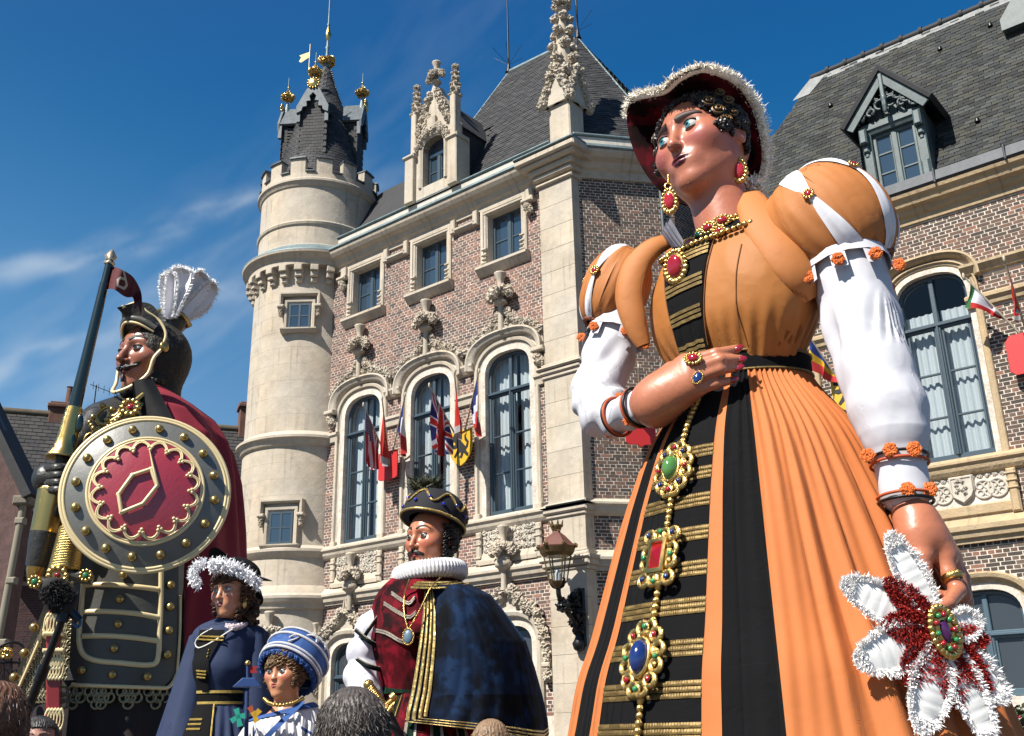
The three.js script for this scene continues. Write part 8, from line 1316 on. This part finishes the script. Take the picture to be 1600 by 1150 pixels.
  for (const k of [0.2, 0.5, 0.85]) part(cape, 'collar_braid', [tubeOf(Array.from({ length: 20 }, (_, i) => { const a = mix(-0.5, 1.3, i / 19); return P(672 + Math.sin(a) * mix(38, 66, k), 908 + mix(0, 13, k) * Math.cos(a * 0.9), 0.06 + Math.cos(a) * mix(0.2, 0.4, k) + 0.05); }), 0.012, 5)], braid);
  // chain and medal
  part(mn, 'gold_chain', [tubeOf([P(640, 905, 0.4), onD(632, 930, 0.03), onD(632, 960, 0.03), onD(638, 984, 0.03)], 0.007, 5), tubeOf([onD(638, 984, 0.03), P(655, 955, 0.52), P(672, 920, 0.5), P(688, 902, 0.36)], 0.007, 5)], M.gold);
  { const p = onD(638, 995, 0.04), j = jewel(mn, p, V(-0.2, 0.1, 1), V(0, 1, 0), 0.045, 0.065, std([0.12, 0.2, 0.28], 0.4), { n: 26, r: 0.009, gw: 0.86, gh: 0.88, name: 'medal' }); }
  // sword at his side
  const sw = thing('sword', 'gilded sword hilt with dark scabbard at the side of the caped man', 'sword', O, turn), a = P(576, 1070, 0.75), b = P(605, 1112, 0.75), d = b.clone().sub(a).normalize(), G = [];
  for (let i = 0; i < 14; i++) { const p = a.clone().lerp(b, (i + 0.5) / 15); G.push(place(new THREE.TorusGeometry(0.028, 0.012, 6, 14), p, new THREE.Quaternion().setFromUnitVectors(V(0, 0, 1), d))); }
  part(sw, 'grip', [rod(a, b, 0.026), ...G, ball(a.x, a.y, a.z, 0.042)], M.gold);
  part(sw, 'guard', [rod(P(590, 1112, 0.75), P(618, 1090, 0.78), 0.02), rod(P(612, 1092, 0.78), P(618, 1086, 0.78), 0.036), tubeOf([P(594, 1116, 0.75), P(606, 1112, 0.85), P(614, 1100, 0.85)], 0.014, 6), ball(...P(604, 1108, 0.78).toArray(), 0.04, 1.4, 0.8, 1)], M.gold);
  part(sw, 'scabbard', [rod(b, P(650, 1200, 0.7), 0.04, 0.03)], M.black);
}
// ---------------------------------------------------------------- the girl in navy blue
{
  const F = figure(360, 1040, 10.2), { O, turn, P } = F; seed(411);
  const gl = thing('giant_girl', 'giant girl figure in navy dress with white feathered black hat', 'parade figure', O, turn), J = (x, y, z, r) => { const p = P(x, y, z); return [p.x, p.y, p.z, r]; };
  const navy = clothMat([0.008, 0.024, 0.082], { sheen: 0.05 }), black = phy([0.007, 0.007, 0.008], 0.9, { side: THREE.DoubleSide, specularIntensity: 0.3 }), gold = std([0.68, 0.48, 0.12], 0.45, { metalness: 0.5, bumpMap: T_grain, bumpScale: 0.008 });
  const H = 0.46, q = yaw(-38 * DEG, 0, 0.03), eyeMid = P(346, 922, 0.18), hp = eyeMid.clone().sub(V(0, 0.02, 0.335).multiplyScalar(H).applyQuaternion(q));
  const hd = buildHead({ pos: hp, q, H, skin: [0.64, 0.29, 0.155], lip: [0.2, 0.012, 0.02], blush: [0.55, 0.16, 0.11], blushK: 0.6, mouth: 0.07, neckL: 0.85, neckR: 0.19, nose: 0.85, wing: 0.85, iris: phy([0.2, 0.22, 0.22], 0.2, { clearcoat: 1 }), lidMat: phy([0.5, 0.22, 0.13], 0.35, { clearcoat: 0.4 }), brow: std([0.05, 0.025, 0.012], 0.6), lidUp: 0.7, lidDn: -0.5, eyeR: 0.07, cell: 0.017, look: [0, 0.1], fat: 0.01 });
  const body = part(gl, 'body', [hd.head], M.skinOf(0.3)); hd.dress(body);
  part(body, 'hair', curlHair(hd.f, hd.W, { n: 900, r: 0.026, lo: -1.2, hi: 0.8, out: 0.06, keep: (x, y, z) => (z < 0.12 && Math.abs(x) > 0.16 && y < 0.3) || (y > 0.2 && y < 0.34 && z > 0.1) }), std([0.085, 0.035, 0.014], 0.45));
  const hw = []; for (let i = 0; i < 90; i++) { const p = P(rr(378, 402), rr(925, 985), rr(-0.15, 0.15)); hw.push(mv(leafLump(rr(0.02, 0.035), i), p.x, p.y, p.z)); } part(body, 'ringlets', hw, std([0.075, 0.03, 0.012], 0.45));
  const ear = hd.W(0.33, -0.16, 0.0); part(body, 'earring', [ball(ear.x, ear.y, ear.z + 0.03, 0.022), ball(ear.x, ear.y - 0.05, ear.z + 0.03, 0.03, 0.7, 1.4, 0.7)], M.gold);
  // hat with curled brim
  const hc = hd.W(0.02, 0.40, -0.16), n2 = V(0.22, 0.9, 0.2).normalize(), hx = V(1, -0.28, 0.0).addScaledVector(n2, -V(1, -0.28, 0).dot(n2)).normalize(), hz = hx.clone().cross(n2);
  const br = (u, v) => { const a = u * 2 * Math.PI, r = mix(0.19, 0.31 + 0.03 * Math.cos(a), v); return hc.clone().addScaledVector(hx, Math.sin(a) * r * 1.05).addScaledVector(hz, Math.cos(a) * r * 0.8).addScaledVector(n2, 0.03 + v * v * (0.16 * Math.pow(Math.max(0, -Math.sin(a + 0.4)), 2) + 0.02) - 0.03); };
  const hat = part(gl, 'hat', [grid(br, 70, 8), grid((u, v) => { const a = u * 2 * Math.PI, t = v * Math.PI / 2; return hc.clone().addScaledVector(hx, Math.sin(a) * 0.21 * Math.cos(t)).addScaledVector(hz, Math.cos(a) * 0.2 * Math.cos(t)).addScaledVector(n2, 0.02 + 0.14 * Math.sin(t)); }, 40, 8), limb([[J(398, 925, 0.02, 0.06), J(402, 938, -0.02, 0.06)]], 0.02)], black);
  const it = []; for (let i = 0; i < 1700; i++) { const p = P(326, 884, 0.25).lerp(P(404, 918, 0.2), rnd()); p.y += 0.07 * Math.sin((p.x - P(326, 884).x) / 0.5 * 3.1) + rr(-0.05, 0.05); p.z += rr(-0.06, 0.08); it.push([p, V(rr(-0.03, 0.05), rr(-0.05, 0.05), rr(-0.02, 0.06))]); } for (let i = 0; i < 1000; i++) { const t = rnd(), p = P(318, 878, 0.22).lerp(P(311, 912, 0.25), t); p.x += -0.06 * Math.sin(t * 3.1) + rr(-0.03, 0.03); p.y += rr(-0.03, 0.03); it.push([p, V(rr(-0.05, 0.02), rr(-0.05, 0.04), rr(-0.03, 0.05))]); }
  part(hat, 'white_feathers', [fur(it, 0.008)], std([1.3, 1.3, 1.32], 0.95));
  // bodice, sleeves, skirt
  const bod = [[J(355, 1010, 0, 0.27), J(348, 1045, 0.03, 0.29), J(342, 1085, 0.02, 0.24)], [J(320, 998, 0.02, 0.12), J(398, 1000, -0.02, 0.13)]]; bod[1].j = 0.12;
  const bm = part(gl, 'bodice', [limb(bod, 0.017, { warp: (x, y, z) => 0.006 * nz(x * 9, y * 5, z * 9) })], navy);
  const bS = chains(bod), ori = camera.position.clone().sub(O).applyAxisAngle(V(0, 1, 0), -turn), onB = (x, y, e = 0.012) => { const d = P(x, y, 0).sub(ori).normalize(); let t = ori.distanceTo(P(x, y, 0)) - 0.9; for (let i = 0; i < 70; i++) { const p = ori.clone().addScaledVector(d, t), s = bS(p.x, p.y, p.z); if (s < 0.002 || t > 14) break; t += Math.max(0.003, s * 0.8); } return ori.clone().addScaledVector(d, t - e); };
  part(bm, 'front_panel', [grid((u, v) => { const y = mix(984, 1082, v), l = mix(312, 300, Math.min(1, v * 2.2)) + (v > 0.45 ? (v - 0.45) * 4 : 0), r = mix(352, 326, Math.min(1, v * 2)) ; return onB(mix(l, r, u), y, 0.024); }, 12, 40)], black);
  for (const [y, l, r] of [[994, 312, 350], [999, 309, 349], [1014, 298, 327], [1019, 298, 326], [1024, 299, 325], [1048, 307, 322], [1053, 308, 322], [1058, 308, 321]]) part(bm, 'gold_braid', [tubeOf([onB(l, y, 0.036), onB((l + r) / 2, y + 1, 0.036), onB(r, y + 1.5, 0.036)], 0.009, 5)], gold);
  const bc = P(342, 1092, 0), ringG = (y0, y1, r) => grid((u, v) => { const a = u * 2 * Math.PI; return [bc.x + Math.sin(a) * r * 1.02, mix(y0, y1, v), Math.cos(a) * r * 0.98]; }, 40, 3), yb = P(0, 1104, 0.25).y, yt = P(0, 1082, 0.25).y;
  part(gl, 'belt', [ringG(yb, yt, 0.278)], black); for (const y of [yb + 0.01, yt - 0.01]) part(gl, 'belt_braid', [ringG(y - 0.012, y + 0.012, 0.285)], gold);
  part(gl, 'skirt', [grid((u, v) => { const a = u * 2 * Math.PI, r = 0.25 + 0.55 * Math.pow(v, 0.7), f = 0.02 * Math.sin(a * 26 + 2 * nz(a * 2, v)) * Math.min(1, v * 4); return [bc.x + Math.sin(a) * (r + f), mix(yb + 0.02, 0.05, v), Math.cos(a) * (r + f)]; }, 200, 16)], navy);
  const skp = (a, y) => { const v = (yb + 0.02 - y) / (yb - 0.03), r = 0.27 + 0.55 * Math.pow(Math.max(0, v), 0.7); return V(bc.x + Math.sin(a) * r, y, Math.cos(a) * r); };
  part(gl, 'skirt_panel', [grid((u, v) => skp(mix(-0.75, -0.15, u), mix(yb, 0.3, v)), 10, 10)], black); for (const dy of [0.1, 0.14, 0.18]) part(gl, 'skirt_braid', [tubeOf([skp(-0.7, yb - dy - 0.03), skp(-0.5, yb - dy - 0.03), skp(-0.35, yb - dy - 0.03)], 0.011, 5)], gold); part(gl, 'skirt_braid', [tubeOf([skp(-0.12, yb), skp(-0.1, yb - 0.3)], 0.009, 5)], gold);
  // wide hanging sleeves
  part(gl, 'sleeve', [grid((u, v) => { const a = u * 2 * Math.PI, c = P(mix(312, 282, v), mix(1000, 1165, v), mix(0.02, 0.15, v)), r = mix(0.1, 0.21, v); return [c.x + Math.sin(a) * r * (1 + 0.12 * Math.sin(a * 5 + v * 3)), c.y + 0.06 * Math.cos(a) * (1 - v), c.z + Math.cos(a) * r * 0.8]; }, 60, 24)], navy);
  part(gl, 'sleeve', [grid((u, v) => { const a = u * 2 * Math.PI, c = P(mix(398, 400, v), mix(990, 1120, v), mix(0.0, 0.1, v)), r = mix(0.12, 0.17, Math.sin(v * 2)); return [c.x + Math.sin(a) * r * (1 + 0.1 * Math.sin(a * 5 + v * 3)), c.y + 0.05 * Math.cos(a) * (1 - v), c.z + Math.cos(a) * r]; }, 60, 24)], navy);
  part(gl, 'lace_collar', [...Array.from({ length: 40 }, (_, i) => { const t = i / 39, p = P(mix(342, 388, t), 974 + 6 * Math.sin(t * 3.1) + rr(-1, 1), 0.2 * Math.sin(t * 3.1) + 0.04); return mv(leafLump(0.026, i), p.x, p.y, p.z); })], clothMat([0.78, 0.66, 0.68]));
  part(gl, 'necklace', [tubeOf([P(384, 976, 0.12), onB(362, 984, 0.03), onB(340, 998, 0.03), onB(318, 1010, 0.03), onB(308, 1012, 0.03), onB(305, 1004, 0.03), onB(314, 992, 0.03), P(332, 982, 0.2)], 0.007, 5)], std([0.85, 0.83, 0.75], 0.5));
}
// ---------------------------------------------------------------- the child in white and blue
{
  const F = figure(445, 1080, 9.2), { O, turn, P } = F; seed(511);
  const ch = thing('giant_child', 'giant child figure in padded blue bonnet and white smock', 'parade figure', O, turn), J = (x, y, z, r) => { const p = P(x, y, z); return [p.x, p.y, p.z, r]; };
  const blue = clothMat([0.03, 0.10, 0.33]), white = clothMat([0.84, 0.84, 0.86]);
  const H = 0.41, q = yaw(-36 * DEG, -0.03, 0), eyeMid = P(431, 1049, 0.2), hp = eyeMid.clone().sub(V(0, 0.0, 0.335).multiplyScalar(H).applyQuaternion(q));
  const hd = buildHead({ pos: hp, q, H, ey: 0, skin: [0.70, 0.33, 0.175], lip: [0.42, 0.09, 0.07], blush: [0.62, 0.17, 0.10], blushK: 0.8, mouth: 0.065, fat: 0.05, jaw: 1.05, neckL: 0.8, neckR: 0.24, nose: 0.6, wing: 0.8, open: 0.006, chest: [0, -0.95, -0.08, 0.5, 0.26, 0.4], iris: phy([0.12, 0.17, 0.2], 0.2, { clearcoat: 1 }), lidMat: phy([0.55, 0.26, 0.15], 0.35, { clearcoat: 0.4 }), brow: std([0.16, 0.09, 0.04], 0.6), browW: 0.01, lidUp: 0.6, eyeR: 0.072, ex: 0.15, cell: 0.018 });
  const body = part(ch, 'body', [hd.head], M.skinOf(0.3)); hd.dress(body);
  part(body, 'hair', curlHair(hd.f, hd.W, { n: 800, r: 0.02, lo: -0.6, hi: 1.0, out: 0.02, keep: (x, y, z) => (y > 0.13 - Math.abs(x) * 0.2 && z > 0) || (Math.abs(x) > 0.27 && y > -0.35 && z > -0.3 && z < 0.2) }), std([0.16, 0.085, 0.03], 0.45));
  // padded bonnet: a ring round the face, dome and top knot of ribbons
  const c = P(459, 1035, -0.03), ax = V(0.42, 0.74, -0.52).normalize(), e1 = V(1, -0.38, 0).addScaledVector(ax, -V(1, -0.38, 0).dot(ax)).normalize(), e2 = e1.clone().cross(ax), prof = [[0.0, -0.16], [0.235, -0.13], [0.262, -0.07], [0.274, 0.0], [0.276, 0.06], [0.262, 0.12], [0.235, 0.165], [0.18, 0.205], [0.1, 0.225], [0, 0.23]];
  const rev = (p, n = 48) => grid((u, v) => { const i = v * (p.length - 1), k = Math.min(p.length - 2, Math.floor(i)), t = i - k, r = mix(p[k][0], p[k + 1][0], t), h = mix(p[k][1], p[k + 1][1], t), a = u * 2 * Math.PI; return c.clone().addScaledVector(e1, Math.sin(a) * r).addScaledVector(e2, Math.cos(a) * r * 0.96).addScaledVector(ax, h); }, n, p.length * 3);
  const bon = part(ch, 'bonnet', [rev(prof.slice(1))], blue), rg = (r, h, w, m, nm) => part(bon, nm, [tubeOf(Array.from({ length: 60 }, (_, i) => { const a = i / 60 * 2 * Math.PI; return c.clone().addScaledVector(e1, Math.sin(a) * r).addScaledVector(e2, Math.cos(a) * r * 0.96).addScaledVector(ax, h); }), w, 6, true, 120)], m);
  rg(0.28, 0.075, 0.013, white, 'white_band'); rg(0.247, 0.165, 0.01, white, 'white_band'); rg(0.272, -0.075, 0.014, white, 'lace_band'); rg(0.272, -0.055, 0.007, blue, 'lace_band'); rg(0.276, -0.042, 0.012, white, 'lace_band');
  for (let i = 0; i < 60; i++) { const a = i / 60 * 2 * Math.PI, p = c.clone().addScaledVector(e1, Math.sin(a) * 0.247).addScaledVector(e2, Math.cos(a) * 0.24).addScaledVector(ax, -0.125); if (i % 2) part(bon, 'frill_pleat', [mv(leafLump(0.022, i), p.x, p.y, p.z)], blue); }
  { const G = []; for (const [x, y, z] of [[490, 1002, 0], [497, 1010, 0.05], [484, 1000, 0.1]]) { const p = P(x, y, z); G.push(mv(new THREE.TorusGeometry(0.05, 0.012, 5, 14).scale(1.3, 0.8, 2.2), p.x, p.y, p.z)); } G.push(tubeOf([P(452, 996, 0.15), P(460, 992, 0.18), P(468, 994, 0.16), P(462, 998, 0.18), P(450, 1002, 0.2)], 0.008, 5)); part(bon, 'ribbon_bow', G, white); }
  // necklace and smock
  part(ch, 'necklace', beads([P(413, 1092, 0.1), P(422, 1099, 0.26), P(438, 1102, 0.33), P(456, 1099, 0.3), P(473, 1092, 0.14)], 0.017, 1.7), M.gold);
  const top = P(442, 1108, 0.25).y, cx = P(443, 1110).x, smk = (a, v) => { const r = mix(0.21, 0.43, Math.pow(v, 0.6)), f = 0.018 * Math.sin(a * 34 + 2 * nz(a * 2, v)) * Math.min(1, v * 3); return V(cx + Math.sin(a) * (r + f) * 1.12, top - v * 0.62 + 0.06 * Math.sin(a) * (1 - v), Math.cos(a) * (r + f)); };
  part(ch, 'smock', [grid((u, v) => smk(u * 2 * Math.PI, v), 220, 20), grid((u, v) => { const a = u * 2 * Math.PI, r = mix(0.44, 0.6, v); return [cx + Math.sin(a) * r, mix(top - 0.6, 0.05, v), Math.cos(a) * r]; }, 60, 6)], white);
  for (const [v0, v1] of [[0, 0.055]]) part(ch, 'blue_trim', [grid((u, v) => { const a = u * 2 * Math.PI, p = smk(a, mix(v0, v1, v)); return [p.x + Math.sin(a) * 0.012, p.y, p.z + Math.cos(a) * 0.012]; }, 80, 3)], blue);
  const strap = w => grid((u, v) => { const p = P(mix(472, 412, v) + (u - 0.5) * w, mix(1096, 1156, v), 0.2 + 0.34 * Math.sin(Math.min(1, v * 1.3) * 1.57)); return p; }, 4, 14); part(ch, 'blue_strap', [strap(12)], blue);
  for (const [x0, y0, x1, y1, z] of [[470, 1118, 500, 1136, 0.3], [400, 1122, 388, 1150, 0.3]]) { const fr = part(ch, 'sleeve_frill', [grid((u, v) => { const p = P(mix(x0, x1, u), mix(y0, y1, u) + v * 26, z + 0.06 * Math.sin(u * 15 + v) + 0.1 * v); return p; }, 40, 6)], white); part(fr, 'blue_trim', [grid((u, v) => P(mix(x0, x1, u), mix(y0, y1, u) + 16 + v * 5, z + 0.06 * Math.sin(u * 15 + 0.7) + 0.085), 40, 3)], blue); }
  // toy windmill on a stick
  const tw = thing('toy_windmill', 'toy windmill on a dark blue stick with red flag held before the child', 'toy', O, turn), dk = std([0.02, 0.05, 0.16], 0.6), z = 0.62, bx = (x0, x1, y0, y1, d, zz = z) => { const a = P(x0, y1, zz), b = P(x1, y0, zz); return slab(a.x, b.x, a.y, b.y, zz - d, zz, 0.004); };
  part(tw, 'stick', [rod(P(386, 1080, z - 0.02), P(384, 1200, z - 0.02), 0.017)], dk);
  const tri = [[363, 1073], [379, 1059], [398, 1059], [408, 1073]].map(a => { const p = P(a[0], a[1], z); return [p.x, p.y]; }).reverse();
  part(tw, 'roof', [extr(tri, z - 0.14, z, [], 0.005), bx(378, 398, 1059, 1073, 0.12, z - 0.01)], std([0.02, 0.07, 0.25], 0.6));
  part(tw, 'flag_stick', [rod(P(387, 1060, z - 0.05), P(387, 1040, z - 0.05), 0.012)], dk); { const p = P(387, 1036, z - 0.05); part(tw, 'gold_ball', [ball(p.x, p.y, p.z, 0.022)], M.gold); }
  part(tw, 'flag', [extr([[387, 1041], [387, 1052], [403, 1051], [399, 1046], [404, 1041]].map(a => { const p = P(a[0], a[1], z - 0.05); return [p.x, p.y]; }), z - 0.06, z - 0.05)], std([0.4, 0.015, 0.02], 0.6));
  const vane = (x0, y0, x1, y1, m) => { const a = P(x0, y0, z + 0.05), b = P(x1, y1, z + 0.05), d = b.clone().sub(a), s = V(-d.y, d.x, 0).normalize().multiplyScalar(0.022); part(tw, 'sail', [extr([[a.x - s.x * 0.6, a.y - s.y * 0.6], [b.x - s.x, b.y - s.y], [b.x + s.x, b.y + s.y], [a.x + s.x * 0.6, a.y + s.y * 0.6]], z + 0.03, z + 0.045)], m); };
  const tq = std([0.02, 0.42, 0.30], 0.6), yl = std([0.72, 0.42, 0.02], 0.6), rd = std([0.5, 0.09, 0.02], 0.6);
  for (const [x, y] of [[369, 1107], [361, 1127], [375, 1135], [383, 1118]]) vane(372, 1119, x, y, tq); for (const [x, y] of [[406, 1109], [395, 1112], [401, 1128]]) vane(398, 1119, x, y, yl); vane(394, 1112, 390, 1104, rd);
}
// ---------------------------------------------------------------- spectators and the sound boom
{
  seed(611);
  // a standing person: one continuous body, clothes and hair on it
  const person = (px, py, D, hgt, label, hairC, shirt, turnTo, o = {}) => {
    const p = at(px, py, D), O = V(p.x, 0, p.z), toCam = Math.atan2(-p.x, -p.z), t = thing('person', label, 'person', O, toCam + turnTo);
    const H = o.H ?? 0.235, hp = V(0, hgt - 0.5 * H, 0), sk = o.skin ?? [0.52, 0.26, 0.17], q = yaw(0, o.pitch ?? 0, 0);
    const hd = buildHead({ pos: hp, q, H, skin: sk, lip: [0.35, 0.1, 0.08], blush: [0.5, 0.18, 0.13], blushK: 0.4, neckR: 0.23, neckL: 0.85, iris: phy([0.1, 0.08, 0.05], 0.2), lidMat: std(sk.map(v => v * 0.9), 0.6), brow: std(hairC, 0.7), browW: 0.014, lidUp: 0.42, lidDn: -0.4, eyeR: 0.055, ex: 0.13, cell: 0.02, nose: 1.05 });
    const sy = hgt - H * 1.32, arms = s => [[s * 0.17, sy, 0, 0.07], [s * 0.23, sy - 0.3, -0.02, 0.05], [s * 0.2, sy - 0.55, 0.08, 0.036], [s * 0.19, sy - 0.68, 0.12, 0.03]], leg = s => [[s * 0.09, sy - 0.58, 0, 0.095], [s * 0.1, 0.5, 0.01, 0.065], [s * 0.1, 0.09, -0.01, 0.045], [s * 0.11, 0.05, 0.12, 0.04]];
    const tors = [[0, sy - 0.04, 0, 0.12], [0, sy - 0.3, 0, 0.14], [0, sy - 0.56, 0, 0.14]], ch2 = [tors, arms(1), arms(-1), leg(1), leg(-1)]; for (const c of ch2) c.j = 0.08;
    const body = part(t, 'body', [hd.head, limb(ch2, 0.022, { col: () => sk })], phy([1, 1, 1], 0.55, { vertexColors: true })); hd.dress(body);
    const shc = [tors.map(a => [a[0], a[1], a[2], a[3] + 0.015]), ...[1, -1].map(s => arms(s).slice(0, 3).map(a => [a[0], a[1], a[2], a[3] + 0.014]))]; for (const c of shc) c.j = 0.08; part(t, 'shirt', [limb(shc, 0.02, { warp: (x, y, z) => 0.008 * nz(x * 14, y * 9, z * 14) })], clothMat(shirt));
    const tr = [leg(1), leg(-1)].map(l => l.slice(0, 3).map(a => [a[0], a[1], a[2], a[3] + 0.014])); part(t, 'trousers', [limb(tr, 0.022)], clothMat([0.03, 0.035, 0.05]));
    // hair: cap with strands
    const cut = o.cut ?? ((x, y, z) => y > 0.22 - (z < 0.05 ? 0.42 : 0) - (z < -0.12 ? 0.14 : 0)), cap = (x, y, z) => Math.max(hd.f(x, y, z) - 0.035 - 0.012 * nz(x * 16, y * 16, z * 16) - 0.006 * Math.sin(Math.atan2(x, z) * 40 + nz(x * 6, y * 6, z * 6) * 6), cut(x, y, z) ? -1 : 0.02);
    const g = [place(sdf(cap, [-0.5, -0.5, -0.6], [0.5, 0.62, 0.55], 0.017), hp, q, H)], G2 = [];
    for (let i = 0; i < (o.strands ?? 2600); i++) { const a = rr(-3.14, 3.14), el = Math.asin(rr(-0.55, 1)), d = V(Math.sin(a) * Math.cos(el), Math.sin(el), Math.cos(a) * Math.cos(el)); let r = 0.75; for (let k = 0; k < 24; k++) { const e = hd.f(d.x * r, d.y * r, d.z * r) - 0.035; if (e < 0.002) break; r -= e * 0.8; } const x = d.x * r, y = d.y * r, z = d.z * r; if (!cut(x, y, z)) continue; const w = hd.W(x, y, z), nn = d.clone().applyQuaternion(q), dn = V(rr(-0.5, 0.5), -0.7, rr(-0.3, 0.3) - 0.3).addScaledVector(nn, 0.06); G2.push([w, dn.normalize().multiplyScalar(rr(0.015, 0.03))]); }
    const hm = part(t, 'hair', g, std(hairC, 0.5)); part(hm, 'strands', [fur(G2.slice(0, G2.length / 2), 0.001)], std(hairC.map(v => Math.min(1, v * 1.5 + 0.012)), 0.5)); part(hm, 'strands', [fur(G2.slice(G2.length / 2), 0.001)], std(hairC.map(v => v * 0.7), 0.5));
    return { t, hd };
  };
  person(546, 1140, 2.85, 1.815, 'grey haired man seen from behind in front of the white sleeve', [0.085, 0.07, 0.06], [0.12, 0.13, 0.16], Math.PI + 0.35, { H: 0.235, strands: 9000 });
  const gm = person(60, 1150, 5.6, 1.815, 'man with glasses and short dark hair peering up at the bottom left', [0.035, 0.03, 0.028], [0.05, 0.05, 0.06], -0.1, { skin: [0.42, 0.2, 0.14], H: 0.235, pitch: -0.1, cut: (x, y, z) => y > 0.27 - (z < 0.1 ? 0.35 : 0) - (z < -0.12 ? 0.2 : 0) });
  { const h = gm.hd, G = []; for (const s of [-1, 1]) { const c = []; for (let i = 0; i < 20; i++) { const a = i / 20 * 6.283; c.push(h.W(s * 0.14 + Math.cos(a) * 0.095, 0.01 + Math.sin(a) * 0.065, 0.415 - Math.cos(a) * s * 0.03)); } G.push(tubeOf(c, 0.0022, 5, true)); G.push(rod(h.W(s * 0.24, 0.03, 0.38), h.W(s * 0.37, 0.04, -0.05), 0.002)); } G.push(rod(h.W(-0.045, 0.02, 0.42), h.W(0.045, 0.02, 0.42), 0.002)); part(gm.t, 'glasses', G, std([0.1, 0.1, 0.1], 0.3, { metalness: 0.8 })); }
  person(768, 1150, 5.2, 1.76, 'fair short haired person seen from behind below the blue cape hem', [0.30, 0.19, 0.11], [0.4, 0.4, 0.42], Math.PI - 0.2, { skin: [0.6, 0.34, 0.25] });
  person(-4, 1120, 3.6, 1.87, 'brown haired person cut off by the left edge of the picture', [0.13, 0.055, 0.025], [0.02, 0.02, 0.022], Math.PI - 0.4, { H: 0.25 });
  const opr = person(30, 1210, 5.0, 1.62, 'person in black under the microphone boom, mostly below the picture', [0.02, 0.018, 0.016], [0.008, 0.008, 0.009], 0.4);
  // microphone on a boom
  const mb = thing('microphone_boom', 'black boom pole with furry microphone windshield and blue cable', 'microphone', [0, 0, 0]), D = 4.6, Z = (x, y, d = D) => at(x, y, d), a = Z(78, 912), b = Z(110, 955), dir = b.clone().sub(a);
  const it = []; for (let i = 0; i < 5200; i++) { const t = rnd(), an = rr(0, 6.283), ax = dir.clone().normalize(), e1 = V(0, 0, 1).addScaledVector(ax, -ax.z).normalize(), e2 = ax.clone().cross(e1), r = 0.042 * Math.sqrt(Math.max(0, 1 - Math.pow(Math.abs(t * 2 - 1), 4))), nn = e1.clone().multiplyScalar(Math.cos(an)).addScaledVector(e2, Math.sin(an)); it.push([a.clone().addScaledVector(dir, t * 0.86).addScaledVector(nn, r), nn.multiplyScalar(0.016).add(V(rr(-0.008, 0.008), rr(-0.012, 0.006), rr(-0.008, 0.008)))]); }
  const ws = part(mb, 'windshield', [limb([[[...a.clone().addScaledVector(dir, 0.1).toArray(), 0.038], [...a.clone().addScaledVector(dir, 0.76).toArray(), 0.042]]], 0.008)], std([0.02, 0.019, 0.018], 0.9)); part(ws, 'fur', [fur(it, 0.0022)], std([0.035, 0.033, 0.032], 0.85));
  part(mb, 'microphone', [rod(a.clone().addScaledVector(dir, 0.84), Z(124, 970), 0.019)], std([0.01, 0.02, 0.04], 0.35, { metalness: 0.4 })); part(mb, 'cable', [tubeOf([Z(120, 962), Z(126, 972), Z(122, 980), Z(114, 974)], 0.006, 6)], std([0.02, 0.1, 0.25], 0.4));
  part(mb, 'pole', [rod(Z(100, 962), Z(66, 1050, 4.7), 0.015), rod(Z(66, 1050, 4.7), Z(20, 1170, 4.9), 0.019), rod(Z(70, 1040, 4.7), Z(62, 1062, 4.72), 0.024), rod(Z(100, 958), Z(96, 972), 0.026)], M.black);
}

renderer.render(scene, camera);
